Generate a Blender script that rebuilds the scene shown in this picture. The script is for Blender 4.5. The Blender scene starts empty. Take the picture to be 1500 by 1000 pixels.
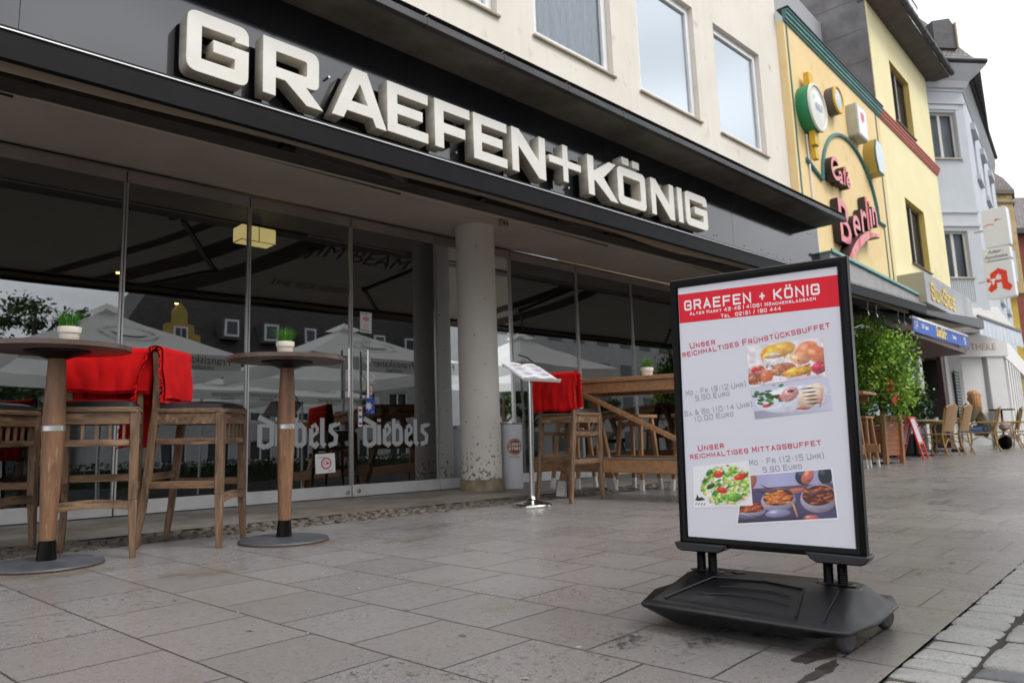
import bpy, bmesh, math, random
import numpy as np
from mathutils import Vector, Matrix, Euler
random.seed(7)
R = math.radians
sc = bpy.context.scene
COL = bpy.data.collections.new("street_scene"); sc.collection.children.link(COL)
SY, SX = 0.038, 0.009                      # the ground climbs gently towards the shops and along them
def GZ(x, y): return SY * y + SX * x
GN = Vector((-SX, -SY, 1)).normalized()
TILT = Vector((0, 0, 1)).rotation_difference(GN)

# ---------------------------------------------------------------- camera
def cam():
    f, yaw, pitch, roll = 1112.6, R(45.256), R(8.72), R(-2.069)
    F = Vector((math.cos(yaw)*math.cos(pitch), math.sin(yaw)*math.cos(pitch), math.sin(pitch)))
    R0 = Vector((math.sin(yaw), -math.cos(yaw), 0)); U0 = R0.cross(F)
    Rr = R0*math.cos(roll) + U0*math.sin(roll); U = -R0*math.sin(roll) + U0*math.cos(roll)
    c = bpy.data.cameras.new("camera"); c.sensor_width = 36; c.lens = 36*f/1500
    c.clip_end = 1000; c.clip_start = 0.02
    c.dof.use_dof = True; c.dof.focus_distance = 3.1; c.dof.aperture_fstop = 5.0
    o = bpy.data.objects.new("camera", c); COL.objects.link(o)
    m = Matrix((Rr, U, -F)).transposed().to_4x4(); m.translation = Vector((0, 0, 0.625)); o.matrix_world = m
    sc.camera = o
cam()

# ---------------------------------------------------------------- materials
MATS = {}
def lin(c):
    return tuple(((v/255)/12.92 if v/255 <= .04045 else ((v/255+.055)/1.055)**2.4) for v in c)
def mat(name, c1, c2=None, scale=6, detail=5, rough=.6, rough2=None, metal=0, bump=0, bscale=None, stretch=(1,1,1), thr=(.35,.65), coat=0, emit=None, estr=0, spec=.5, sheen=0, c3=None, s3=40, thr3=(.6,.7), streak=None):
    if name in MATS: return MATS[name]
    m = bpy.data.materials.new(name); m.use_nodes = True; MATS[name] = m
    nt = m.node_tree; b = nt.nodes['Principled BSDF']; N = nt.nodes.new; L = nt.links.new
    b.inputs['Base Color'].default_value = (*c1, 1); b.inputs['Roughness'].default_value = rough
    b.inputs['Metallic'].default_value = metal; b.inputs['Coat Weight'].default_value = coat
    b.inputs['Specular IOR Level'].default_value = spec; b.inputs['Sheen Weight'].default_value = sheen
    if emit: b.inputs['Emission Color'].default_value = (*emit, 1); b.inputs['Emission Strength'].default_value = estr
    tc = N('ShaderNodeTexCoord'); mp = N('ShaderNodeMapping'); mp.inputs['Scale'].default_value = stretch
    L(tc.outputs['Object'], mp.inputs['Vector'])
    def noise(s, d=detail, r=.6):
        n = N('ShaderNodeTexNoise'); n.inputs['Scale'].default_value = s; n.inputs['Detail'].default_value = d
        n.inputs['Roughness'].default_value = r; L(mp.outputs['Vector'], n.inputs['Vector']); return n
    if c2 is not None:
        n = noise(scale); rp = N('ShaderNodeMapRange'); rp.inputs['From Min'].default_value = thr[0]; rp.inputs['From Max'].default_value = thr[1]
        L(n.outputs['Fac'], rp.inputs['Value'])
        mx = N('ShaderNodeMix'); mx.data_type = 'RGBA'; mx.inputs['A'].default_value = (*c1, 1); mx.inputs['B'].default_value = (*c2, 1)
        L(rp.outputs['Result'], mx.inputs['Factor']); out = mx.outputs['Result']
        if c3 is not None:
            n3 = noise(s3, 3); r3 = N('ShaderNodeMapRange'); r3.inputs['From Min'].default_value = thr3[0]; r3.inputs['From Max'].default_value = thr3[1]
            L(n3.outputs['Fac'], r3.inputs['Value']); m3 = N('ShaderNodeMix'); m3.data_type = 'RGBA'; m3.inputs['B'].default_value = (*c3, 1)
            L(out, m3.inputs['A']); L(r3.outputs['Result'], m3.inputs['Factor']); out = m3.outputs['Result']
        if streak is not None:      # rain streaks: noise drawn out along the vertical
            ms = N('ShaderNodeMapping'); ms.inputs['Scale'].default_value = (5,5,.22); L(tc.outputs['Object'], ms.inputs['Vector'])
            ns = N('ShaderNodeTexNoise'); ns.inputs['Scale'].default_value = 2.2; ns.inputs['Detail'].default_value = 7; L(ms.outputs['Vector'], ns.inputs['Vector'])
            rs = N('ShaderNodeMapRange'); rs.inputs['From Min'].default_value = .50; rs.inputs['From Max'].default_value = .78; rs.inputs['To Max'].default_value = .15; L(ns.outputs['Fac'], rs.inputs['Value'])
            xs_ = N('ShaderNodeMix'); xs_.data_type = 'RGBA'; xs_.inputs['B'].default_value = (*streak, 1); L(out, xs_.inputs['A']); L(rs.outputs['Result'], xs_.inputs['Factor']); out = xs_.outputs['Result']
        L(out, b.inputs['Base Color'])
        if rough2 is not None:
            rr = N('ShaderNodeMapRange'); rr.inputs['From Min'].default_value = thr[0]; rr.inputs['From Max'].default_value = thr[1]
            rr.inputs['To Min'].default_value = rough; rr.inputs['To Max'].default_value = rough2
            L(n.outputs['Fac'], rr.inputs['Value']); L(rr.outputs['Result'], b.inputs['Roughness'])
    if bump:
        n2 = noise(bscale or scale*4, 6); bp = N('ShaderNodeBump'); bp.inputs['Strength'].default_value = bump; bp.inputs['Distance'].default_value = .01
        L(n2.outputs['Fac'], bp.inputs['Height']); L(bp.outputs['Normal'], b.inputs['Normal'])
    return m
def paintmat():
    if 'printed' in MATS: return MATS['printed']
    m = bpy.data.materials.new('printed'); m.use_nodes = True; MATS['printed'] = m
    nt = m.node_tree; b = nt.nodes['Principled BSDF']; a = nt.nodes.new('ShaderNodeVertexColor'); a.layer_name = 'Col'
    nt.links.new(a.outputs['Color'], b.inputs['Base Color']); b.inputs['Roughness'].default_value = .35; b.inputs['Coat Weight'].default_value = .3
    return m
def glassmat(name, tint=(.6,.63,.62), ior=1.9, rough=0.0, gcol=(.95,.98,1)):
    if name in MATS: return MATS[name]
    m = bpy.data.materials.new(name); m.use_nodes = True; MATS[name] = m
    nt = m.node_tree; N = nt.nodes.new; L = nt.links.new
    nt.nodes.remove(nt.nodes['Principled BSDF']); o = nt.nodes['Material Output']
    t = N('ShaderNodeBsdfTransparent'); t.inputs['Color'].default_value = (*tint, 1)
    g = N('ShaderNodeBsdfGlossy'); g.inputs['Roughness'].default_value = rough
    g.inputs['Color'].default_value = (*gcol,1)
    fr = N('ShaderNodeFresnel'); fr.inputs['IOR'].default_value = ior
    tc = N('ShaderNodeTexCoord'); nz = N('ShaderNodeTexNoise'); nz.inputs['Scale'].default_value = 1.1; nz.inputs['Detail'].default_value = 1; L(tc.outputs['Object'], nz.inputs['Vector'])
    bp = N('ShaderNodeBump'); bp.inputs['Strength'].default_value = .4; bp.inputs['Distance'].default_value = .004; L(nz.outputs['Fac'], bp.inputs['Height']); L(bp.outputs[0], g.inputs['Normal'])
    mx = N('ShaderNodeMixShader'); L(fr.outputs[0], mx.inputs[0]); L(t.outputs[0], mx.inputs[1]); L(g.outputs[0], mx.inputs[2]); L(mx.outputs[0], o.inputs['Surface'])
    return m

def clothmat(name, c, tr=.45):
    m = bpy.data.materials.new(name); m.use_nodes = True; MATS[name] = m; nt = m.node_tree; N = nt.nodes.new; L = nt.links.new; nt.nodes.remove(nt.nodes['Principled BSDF'])
    d = N('ShaderNodeBsdfDiffuse'); t = N('ShaderNodeBsdfTranslucent'); x = N('ShaderNodeMixShader'); x.inputs[0].default_value = tr
    tc = N('ShaderNodeTexCoord'); n = N('ShaderNodeTexNoise'); n.inputs['Scale'].default_value = 1.5; n.inputs['Detail'].default_value = 5; L(tc.outputs['Object'], n.inputs['Vector'])
    mx = N('ShaderNodeMix'); mx.data_type = 'RGBA'; mx.inputs['A'].default_value = (*c,1); mx.inputs['B'].default_value = (*[v*.8 for v in c],1); L(n.outputs['Fac'], mx.inputs['Factor'])
    for s in (d, t): L(mx.outputs['Result'], s.inputs['Color'])
    L(d.outputs[0], x.inputs[1]); L(t.outputs[0], x.inputs[2]); L(x.outputs[0], nt.nodes['Material Output'].inputs['Surface']); return m
# ---------------------------------------------------------------- mesh builder
class MB:
    def __init__(s): s.v = []; s.f = []; s.mi = []; s.m = 0
    def add(s, vs, fs):
        k = len(s.v); s.v += [tuple(v) for v in vs]; s.f += [tuple(i+k for i in f) for f in fs]; s.mi += [s.m]*len(fs); return s
    def box(s, x0, x1, y0, y1, z0, z1):
        return s.add([(x0,y0,z0),(x1,y0,z0),(x1,y1,z0),(x0,y1,z0),(x0,y0,z1),(x1,y0,z1),(x1,y1,z1),(x0,y1,z1)],
                     [(0,3,2,1),(4,5,6,7),(0,1,5,4),(1,2,6,5),(2,3,7,6),(3,0,4,7)])
    def bar(s, a, b, w, h, up=(0,0,1), w2=None, h2=None):      # rectangular bar between two points, may taper
        a = Vector(a); b = Vector(b); d = (b-a).normalized(); u = Vector(up); r = d.cross(u)
        if r.length < 1e-4: r = d.cross(Vector((0,1,0)))
        r.normalize(); u = r.cross(d); w2 = w2 or w; h2 = h2 or h; vs = []
        for p, ww, hh in ((a, w, h), (b, w2, h2)):
            for i, j in ((-1,-1),(1,-1),(1,1),(-1,1)): vs.append(p + r*ww*.5*i + u*hh*.5*j)
        return s.add(vs, [(3,2,1,0),(4,5,6,7),(0,1,5,4),(1,2,6,5),(2,3,7,6),(3,0,4,7)])
    def tube(s, pts, r, seg=10, cap=True, rs=None):
        pts = [Vector(p) for p in pts]; n = len(pts); vs = []; fs = []
        up = Vector((0,0,1)); prev = None
        for i, p in enumerate(pts):
            d = (pts[min(i+1,n-1)] - pts[max(i-1,0)]).normalized()
            if prev is None:
                a = d.cross(up) if abs(d.dot(up)) < .95 else d.cross(Vector((1,0,0)))
            else: a = prev - d*prev.dot(d)
            a.normalize(); prev = a; b = d.cross(a); rr = rs[i] if rs else r
            for k in range(seg):
                t = 2*math.pi*k/seg; vs.append(p + a*rr*math.cos(t) + b*rr*math.sin(t))
        for i in range(n-1):
            for k in range(seg):
                k2 = (k+1) % seg; fs.append((i*seg+k, i*seg+k2, (i+1)*seg+k2, (i+1)*seg+k))
        if cap: fs.append(tuple(range(seg))[::-1]); fs.append(tuple((n-1)*seg+k for k in range(seg)))
        return s.add(vs, fs)
    def lathe(s, prof, seg=32, c=(0,0,0)):                     # (radius, z) profile
        vs = []; fs = []; n = len(prof)
        for r, z in prof:
            for k in range(seg):
                t = 2*math.pi*k/seg; vs.append((c[0]+r*math.cos(t), c[1]+r*math.sin(t), c[2]+z))
        for i in range(n-1):
            for k in range(seg):
                k2 = (k+1) % seg; fs.append((i*seg+k, i*seg+k2, (i+1)*seg+k2, (i+1)*seg+k))
        if prof[0][0] > 1e-6: fs.append(tuple(range(seg))[::-1])
        if prof[-1][0] > 1e-6: fs.append(tuple((n-1)*seg+k for k in range(seg)))
        return s.add(vs, fs)
    def prism(s, poly, d0, d1, ax='y'):                        # polygon (a, b) extruded along an axis
        def P(a, b, d): return (a, d, b) if ax == 'y' else ((d, a, b) if ax == 'x' else (a, b, d))
        n = len(poly); vs = [P(a, b, d0) for a, b in poly] + [P(a, b, d1) for a, b in poly]
        return s.add(vs, [tuple(range(n)), tuple(range(n, 2*n))[::-1]] + [(i, i+n, (i+1) % n+n, (i+1) % n) for i in range(n)])
    def quad(s, a, b, c, d): return s.add([a, b, c, d], [(0,1,2,3)])
    def grid(s, fn, nu, nv):
        vs = [fn(i/nu, j/nv) for j in range(nv+1) for i in range(nu+1)]
        return s.add(vs, [(j*(nu+1)+i, j*(nu+1)+i+1, (j+1)*(nu+1)+i+1, (j+1)*(nu+1)+i) for j in range(nv) for i in range(nu)])
    def wall(s, x0, x1, z0, z1, ops, y=0, d=.15, thick=None):  # face in the XZ plane with reveals round its openings
        xs = sorted({x0, x1, *[o[0] for o in ops], *[o[1] for o in ops]}); zs = sorted({z0, z1, *[o[2] for o in ops], *[o[3] for o in ops]})
        xs = [x for x in xs if x0 <= x <= x1]; zs = [z for z in zs if z0 <= z <= z1]
        for i in range(len(xs)-1):
            for j in range(len(zs)-1):
                cx = (xs[i]+xs[i+1])/2; cz = (zs[j]+zs[j+1])/2
                if any(o[0] < cx < o[1] and o[2] < cz < o[3] for o in ops): continue
                s.quad((xs[i],y,zs[j]),(xs[i+1],y,zs[j]),(xs[i+1],y,zs[j+1]),(xs[i],y,zs[j+1]))
        for a, b, c, e in ops:
            a = max(a,x0); b = min(b,x1); c = max(c,z0); e = min(e,z1)
            s.quad((a,y,c),(a,y,e),(a,y+d,e),(a,y+d,c)); s.quad((b,y,c),(b,y+d,c),(b,y+d,e),(b,y,e))
            s.quad((a,y,e),(b,y,e),(b,y+d,e),(a,y+d,e)); s.quad((a,y,c),(a,y+d,c),(b,y+d,c),(b,y,c))
        t = thick or .4
        s.quad((x0,y,z0),(x0,y,z1),(x0,y+t,z1),(x0,y+t,z0)); s.quad((x1,y,z0),(x1,y+t,z0),(x1,y+t,z1),(x1,y,z1)); s.quad((x0,y,z1),(x1,y,z1),(x1,y+t,z1),(x0,y+t,z1))
        return s
    def build(s, name, m, parent=None, smooth=False, bevel=0, seg=2, ang=35):
        me = bpy.data.meshes.new(name); me.from_pydata(s.v, [], s.f); me.validate()
        for x in (m if isinstance(m, (list, tuple)) else [m]): me.materials.append(x)
        if isinstance(m, (list, tuple)) and len(me.polygons) == len(s.mi):
            for p, i in zip(me.polygons, s.mi): p.material_index = i
        o = bpy.data.objects.new(name, me); COL.objects.link(o)
        if parent: o.parent = parent
        bm = bmesh.new(); bm.from_mesh(me); bmesh.ops.recalc_face_normals(bm, faces=bm.faces); bm.to_mesh(me); bm.free()
        if smooth or bevel:
            for p in me.polygons: p.use_smooth = True
            md = None
            if bevel:
                md = o.modifiers.new('bevel', 'BEVEL'); md.width = bevel; md.segments = seg; md.limit_method = 'ANGLE'; md.angle_limit = R(30); md.harden_normals = False
            me.set_sharp_from_angle(angle=R(ang))
        return o
def empty(name, loc=(0,0,0), yaw=0, tilt=False):
    o = bpy.data.objects.new(name, None); COL.objects.link(o); o.empty_display_size = .1; o.location = loc
    o.rotation_mode = 'QUATERNION'
    q = Euler((0,0,yaw)).to_quaternion(); o.rotation_quaternion = (TILT @ q) if tilt else q
    return o
def tag(o, label=None, cat=None, group=None, kind=None):
    if label: o['label'] = label
    if cat: o['category'] = cat
    if group: o['group'] = group
    if kind: o['kind'] = kind
    return o
def standing(name, x, y, yaw, label, cat, group=None, dz=0):
    e = empty(name, (x, y, GZ(x, y)+dz), yaw, True); return tag(e, label, cat, group)
def copy_tree(o, parent=None):
    c = o.copy(); COL.objects.link(c); c.parent = parent
    for ch in [k for k in bpy.data.objects if k.parent == o]: copy_tree(ch, c)
    return c
def again(src, x, y, yaw, label, dz=0):
    c = copy_tree(src); c.location = (x, y, GZ(x, y)+dz); c.rotation_quaternion = TILT @ Euler((0,0,yaw)).to_quaternion(); c['label'] = label; return c
def struct(o): o['kind'] = 'structure'; return o

# ---------------------------------------------------------------- lettering
GL = {  # wide squared capitals drawn as strokes on a unit box
'A':[[(0,0),(.5,1),(1,0)],[(.2,.3),(.8,.3)]], 'B':[[(0,0),(0,1),(.85,1),(1,.87),(1,.65),(.87,.53),(0,.53)],[(.87,.53),(1,.4),(1,.13),(.85,0),(0,0)]],
'C':[[(1,.75),(1,.87),(.87,1),(.13,1),(0,.87),(0,.13),(.13,0),(.87,0),(1,.13),(1,.25)]], 'D':[[(0,0),(0,1),(.85,1),(1,.85),(1,.15),(.85,0),(0,0)]],
'E':[[(1,1),(0,1),(0,0),(1,0)],[(0,.52),(.85,.52)]], 'F':[[(1,1),(0,1),(0,0)],[(0,.5),(.85,.5)]],
'G':[[(1,.75),(1,.87),(.87,1),(.13,1),(0,.87),(0,.13),(.13,0),(.87,0),(1,.13),(1,.48),(.5,.48)]], 'H':[[(0,0),(0,1)],[(1,0),(1,1)],[(0,.52),(1,.52)]],
'I':[[(.5,0),(.5,1)]], 'K':[[(0,0),(0,1)],[(1,1),(.25,.52),(1,0)],[(0,.52),(.3,.52)]], 'L':[[(0,1),(0,0),(1,0)]], 'M':[[(0,0),(0,1),(.5,.3),(1,1),(1,0)]],
'N':[[(0,0),(0,1),(1,0),(1,1)]], 'O':[[(.13,1),(.87,1),(1,.87),(1,.13),(.87,0),(.13,0),(0,.13),(0,.87),(.13,1)]], 'P':[[(0,0),(0,1),(.87,1),(1,.87),(1,.55),(.87,.42),(0,.42)]],
'R':[[(0,0),(0,1),(.87,1),(1,.87),(1,.6),(.87,.47),(0,.47)],[(.55,.47),(1,0)]], 'S':[[(1,.78),(1,.87),(.87,1),(.13,1),(0,.87),(0,.65),(.13,.54),(.87,.5),(1,.38),(1,.13),(.87,0),(.13,0),(0,.13),(0,.24)]],
'T':[[(.5,0),(.5,1)],[(0,1),(1,1)]], 'U':[[(0,1),(0,.13),(.13,0),(.87,0),(1,.13),(1,1)]], 'V':[[(0,1),(.5,0),(1,1)]], 'W':[[(0,1),(.25,0),(.5,.8),(.75,0),(1,1)]], 'X':[[(0,0),(1,1)],[(0,1),(1,0)]],
'Z':[[(0,1),(1,1),(0,0),(1,0)]], 'J':[[(1,1),(1,.13),(.87,0),(.1,0)]], 'Y':[[(0,1),(.5,.5),(1,1)],[(.5,.5),(.5,0)]],
'0':[[(.13,1),(.87,1),(1,.87),(1,.13),(.87,0),(.13,0),(0,.13),(0,.87),(.13,1)]], '1':[[(.2,.8),(.55,1),(.55,0)]], '2':[[(0,.8),(0,1),(.87,1),(1,.87),(1,.6),(0,.15),(0,0),(1,0)]],
'3':[[(0,1),(1,1),(1,0),(0,0)],[(.2,.52),(1,.52)]], '4':[[(.8,0),(.8,1),(0,.3),(1,.3)]], '5':[[(1,1),(0,1),(0,.58),(.87,.58),(1,.45),(1,.13),(.87,0),(0,0)]],
'6':[[(1,1),(.13,1),(0,.87),(0,.13),(.13,0),(.87,0),(1,.13),(1,.45),(.87,.55),(0,.55)]], '7':[[(0,1),(1,1),(.35,0)]], '8':[[(0,0),(0,1),(1,1),(1,0),(0,0)],[(0,.52),(1,.52)]],
'9':[[(0,0),(.87,0),(1,.13),(1,.87),(.87,1),(.13,1),(0,.87),(0,.55),(.13,.45),(1,.45)]], '+':[[(.5,.1),(.5,.9)],[(.1,.5),(.9,.5)]], '-':[[(.2,.48),(.8,.48)]], '.':[[(.4,0),(.6,0)]], ',':[[(.5,.05),(.35,-.18)]],
'/':[[(.1,-.05),(.9,1.05)]], '|':[[(.5,-.1),(.5,1.1)]], '(':[[(.8,1.1),(.45,.85),(.45,.15),(.8,-.1)]], ')':[[(.2,1.1),(.55,.85),(.55,.15),(.2,-.1)]], ':':[[(.4,.15),(.6,.15)],[(.4,.75),(.6,.75)]], '&':[[(1,0),(.15,.75),(.3,1),(.6,1),(.65,.75),(.05,.3),(.1,0),(.6,0),(1,.4)]], ' ':[]}
def ribbon(mb, pts, t, P, k, ext=0):
    pts = [Vector(p) for p in pts]; n = len(pts); closed = (pts[0]-pts[-1]).length < 1e-6
    if closed: pts = pts[:-1]; n -= 1
    elif ext: pts[0] = pts[0]-(pts[1]-pts[0]).normalized()*ext; pts[-1] = pts[-1]+(pts[-1]-pts[-2]).normalized()*ext
    Lf = []; Rt = []
    for i in range(n):
        a = pts[i-1] if (i or closed) else None; b = pts[(i+1) % n] if (i < n-1 or closed) else None; p = pts[i]
        d1 = (p-a).normalized() if a is not None else None; d2 = (b-p).normalized() if b is not None else None
        if d1 is None: d1 = d2
        if d2 is None: d2 = d1
        n1 = Vector((-d1.y, d1.x)); n2 = Vector((-d2.y, d2.x)); m = (n1+n2); m = m.normalized() if m.length > .1 else n1
        c = max(.45, m.dot(n1)); Lf.append(p+m*t*.5/c); Rt.append(p-m*t*.5/c)
    m = n if closed else n-1
    for i in range(m):
        j = (i+1) % n; mb.quad(P(*Rt[i], k), P(*Rt[j], k), P(*Lf[j], k), P(*Lf[i], k))
CNT = [0]
def strokes(mb, text, x, y, h, P, t=.15, w=.95, gap=.28, small=None, cap=None, shear=0):
    """capitals of height h from (x, y); lower case letters become small capitals; returns the end x"""
    for ch in text:
        hh = h; up = ch.upper()
        uml = {'Ö':'O','Ü':'U','Ä':'A'}.get(up); g = uml or up
        if ch.isalpha() and ch.islower(): hh = h*(small or .78)
        ww = hh*w*(.42 if g == ' ' else (.17 if g in 'I.,:|' else (.55 if g in '-()/1' else 1)))
        th = h*t*(1 if hh == h else .9)
        for st in GL.get(g, []):
            CNT[0] += 1; k = (CNT[0] % 5)
            sx = 1.0 if g not in 'I.,:' else .35
            ribbon(mb, [(x+th/2+(p[0] if sx == 1 else (p[0]-.5)*.3+.5)*max(ww-th, 1e-4)+shear*p[1]*hh, y+th/2+p[1]*(hh-th)) for p in st], th, P, k, 0 if g in '.,:-+(' else th*.45)
        if uml:
            for q in (.3, .7): ribbon(mb, [(x+ww*q-th*.5, y+hh*1.17), (x+ww*q+th*.5, y+hh*1.17)], th, P, 0)
        x += ww + h*gap*(.5 if g == ' ' else 1)
    return x
def swidth(text, h, w=.95, gap=.28, small=None):
    m = MB(); return strokes(m, text, 0, 0, h, lambda a, b, k: (a, 0, b), w=w, gap=gap, small=small) - h*gap
def text_obj(name, s, size, m, parent, loc, rot=(math.pi/2,0,0), extrude=.002, align='CENTER', shear=0, bevel=0, xs=1, off=0, spacing=1):
    c = bpy.data.curves.new(name, 'FONT'); c.body = s; c.size = size; c.extrude = extrude; c.align_x = align; c.shear = shear; c.bevel_depth = bevel; c.offset = off; c.space_character = spacing
    t = bpy.data.objects.new(name, c); COL.objects.link(t); bpy.context.view_layer.update()
    me = bpy.data.meshes.new_from_object(t.evaluated_get(bpy.context.evaluated_depsgraph_get())); bpy.data.objects.remove(t)
    me.transform(Matrix.LocRotScale(Vector(loc), Euler(rot), Vector((xs,1,1)))); me.materials.clear(); me.materials.append(m)
    o = bpy.data.objects.new(name, me); COL.objects.link(o); o.parent = parent; return o
def outline_obj(name, loops, depth, mats, parent, bevel=.003, loc=(0,0,0)):
    """closed outlines in the XZ plane (holes allowed) filled and extruded towards -Y"""
    c = bpy.data.curves.new(name, 'CURVE'); c.dimensions = '2D'; c.fill_mode = 'BOTH'; c.extrude = depth/2-bevel; c.bevel_depth = bevel; c.bevel_resolution = 1
    for lp in loops:
        sp = c.splines.new('POLY'); sp.points.add(len(lp)-1); sp.use_cyclic_u = True
        for p, q in zip(sp.points, lp): p.co = (q[0], q[1], 0, 1)
    t = bpy.data.objects.new(name, c); COL.objects.link(t); bpy.context.view_layer.update()
    me = bpy.data.meshes.new_from_object(t.evaluated_get(bpy.context.evaluated_depsgraph_get())); bpy.data.objects.remove(t)
    me.transform(Matrix.Translation(Vector(loc)) @ Matrix.Translation((0,-depth/2,0)) @ Euler((math.pi/2,0,0)).to_matrix().to_4x4())
    me.materials.clear()
    for m in mats: me.materials.append(m)
    if len(mats) > 1:
        for p in me.polygons: p.material_index = 0 if p.normal.y < -.7 else 1
    o = bpy.data.objects.new(name, me); COL.objects.link(o); o.parent = parent; return o
def rc(pts, rads, n=5):
    """polygon with its corners rounded by the radii given (0 keeps a corner)"""
    out = []; N = len(pts)
    for i in range(N):
        p = Vector(pts[i]); r = rads[i] if isinstance(rads, (list, tuple)) else rads
        if r <= 0: out.append(tuple(p)); continue
        a = (Vector(pts[i-1])-p).normalized(); b = (Vector(pts[(i+1) % N])-p).normalized()
        A = p+a*r; B = p+b*r
        for k in range(n+1):
            t = k/n; out.append(tuple(A*(1-t)**2 + p*2*t*(1-t) + B*t*t))
    return out
def leaves(mb, c, rad, n, size, rng, shell=.55, flat=1, lumps=0):
    """leaf sized faces through an ellipsoid volume, clumped"""
    cs = [Vector((rng.gauss(0,.55), rng.gauss(0,.55), rng.gauss(0,.55))) for _ in range(lumps)] if lumps else None
    for _ in range(n):
        if cs:
            q = rng.choice(cs); d = q.normalized()*min(q.length,.85) if q.length > 0 else q
            d = d + Vector((rng.gauss(0,.17), rng.gauss(0,.17), rng.gauss(0,.17)))
        else:
            d = Vector((rng.gauss(0,1), rng.gauss(0,1), rng.gauss(0,1))).normalized()*(shell+(1-shell)*rng.random())
        p = Vector((c[0]+d.x*rad[0], c[1]+d.y*rad[1], c[2]+d.z*rad[2]))
        s = size*(.6+.8*rng.random()); q = Euler((rng.uniform(-1,1), rng.uniform(-1,1), rng.uniform(0,6.3))).to_matrix()
        v = [q @ Vector(w) for w in ((-s,0,0),(0,-s*.45*flat,.15*s),(s,0,0),(0,s*.45*flat,.15*s))]
        mb.add([p+w for w in v], [(0,1,2),(0,2,3)])
# ---------------------------------------------------------------- sky and light
def world():
    w = bpy.data.worlds.new("World"); sc.world = w; w.use_nodes = True
    nt = w.node_tree; N = nt.nodes.new; L = nt.links.new; bg = nt.nodes['Background']; bg.inputs['Strength'].default_value = .12
    sk = N('ShaderNodeTexSky'); sk.sky_type = 'NISHITA'; sk.sun_disc = False; sk.sun_elevation = R(52); sk.sun_rotation = R(200); sk.air_density = 1; sk.dust_density = 2
    hs = N('ShaderNodeHueSaturation'); hs.inputs['Saturation'].default_value = .12; L(sk.outputs[0], hs.inputs['Color'])
    tc = N('ShaderNodeTexCoord'); mp = N('ShaderNodeMapping'); mp.inputs['Scale'].default_value = (1,1,2.5); L(tc.outputs['Generated'], mp.inputs[0])
    n = N('ShaderNodeTexNoise'); n.inputs['Scale'].default_value = 3.2; n.inputs['Detail'].default_value = 6; L(mp.outputs[0], n.inputs['Vector'])
    rp = N('ShaderNodeMapRange'); rp.inputs['From Min'].default_value = .3; rp.inputs['From Max'].default_value = .7; rp.inputs['To Min'].default_value = 5.2; rp.inputs['To Max'].default_value = 13.5
    L(n.outputs['Fac'], rp.inputs['Value'])
    cl = N('ShaderNodeVectorMath'); cl.operation = 'SCALE'; cl.inputs[0].default_value = (.96,.985,1.03); L(rp.outputs[0], cl.inputs['Scale'])
    mx = N('ShaderNodeMix'); mx.data_type = 'RGBA'; mx.inputs['Factor'].default_value = .86
    L(hs.outputs[0], mx.inputs['A']); L(cl.outputs[0], mx.inputs['B']); L(mx.outputs['Result'], bg.inputs['Color'])
    s = bpy.data.lights.new("sun", 'SUN'); s.energy = 1.35; s.angle = R(22); s.color = (1, .97, .93)
    o = bpy.data.objects.new("sun", s); COL.objects.link(o); o.rotation_euler = (R(38), 0, R(20-0)); o.location = (0,-5,12)
world()
sc.view_settings.view_transform = 'Standard'; sc.view_settings.look = 'None'; sc.view_settings.exposure = 0.52; sc.view_settings.gamma = 1
sc.cycles.use_denoising = True
sc.cycles.max_bounces = 8; sc.cycles.transparent_max_bounces = 12

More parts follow.
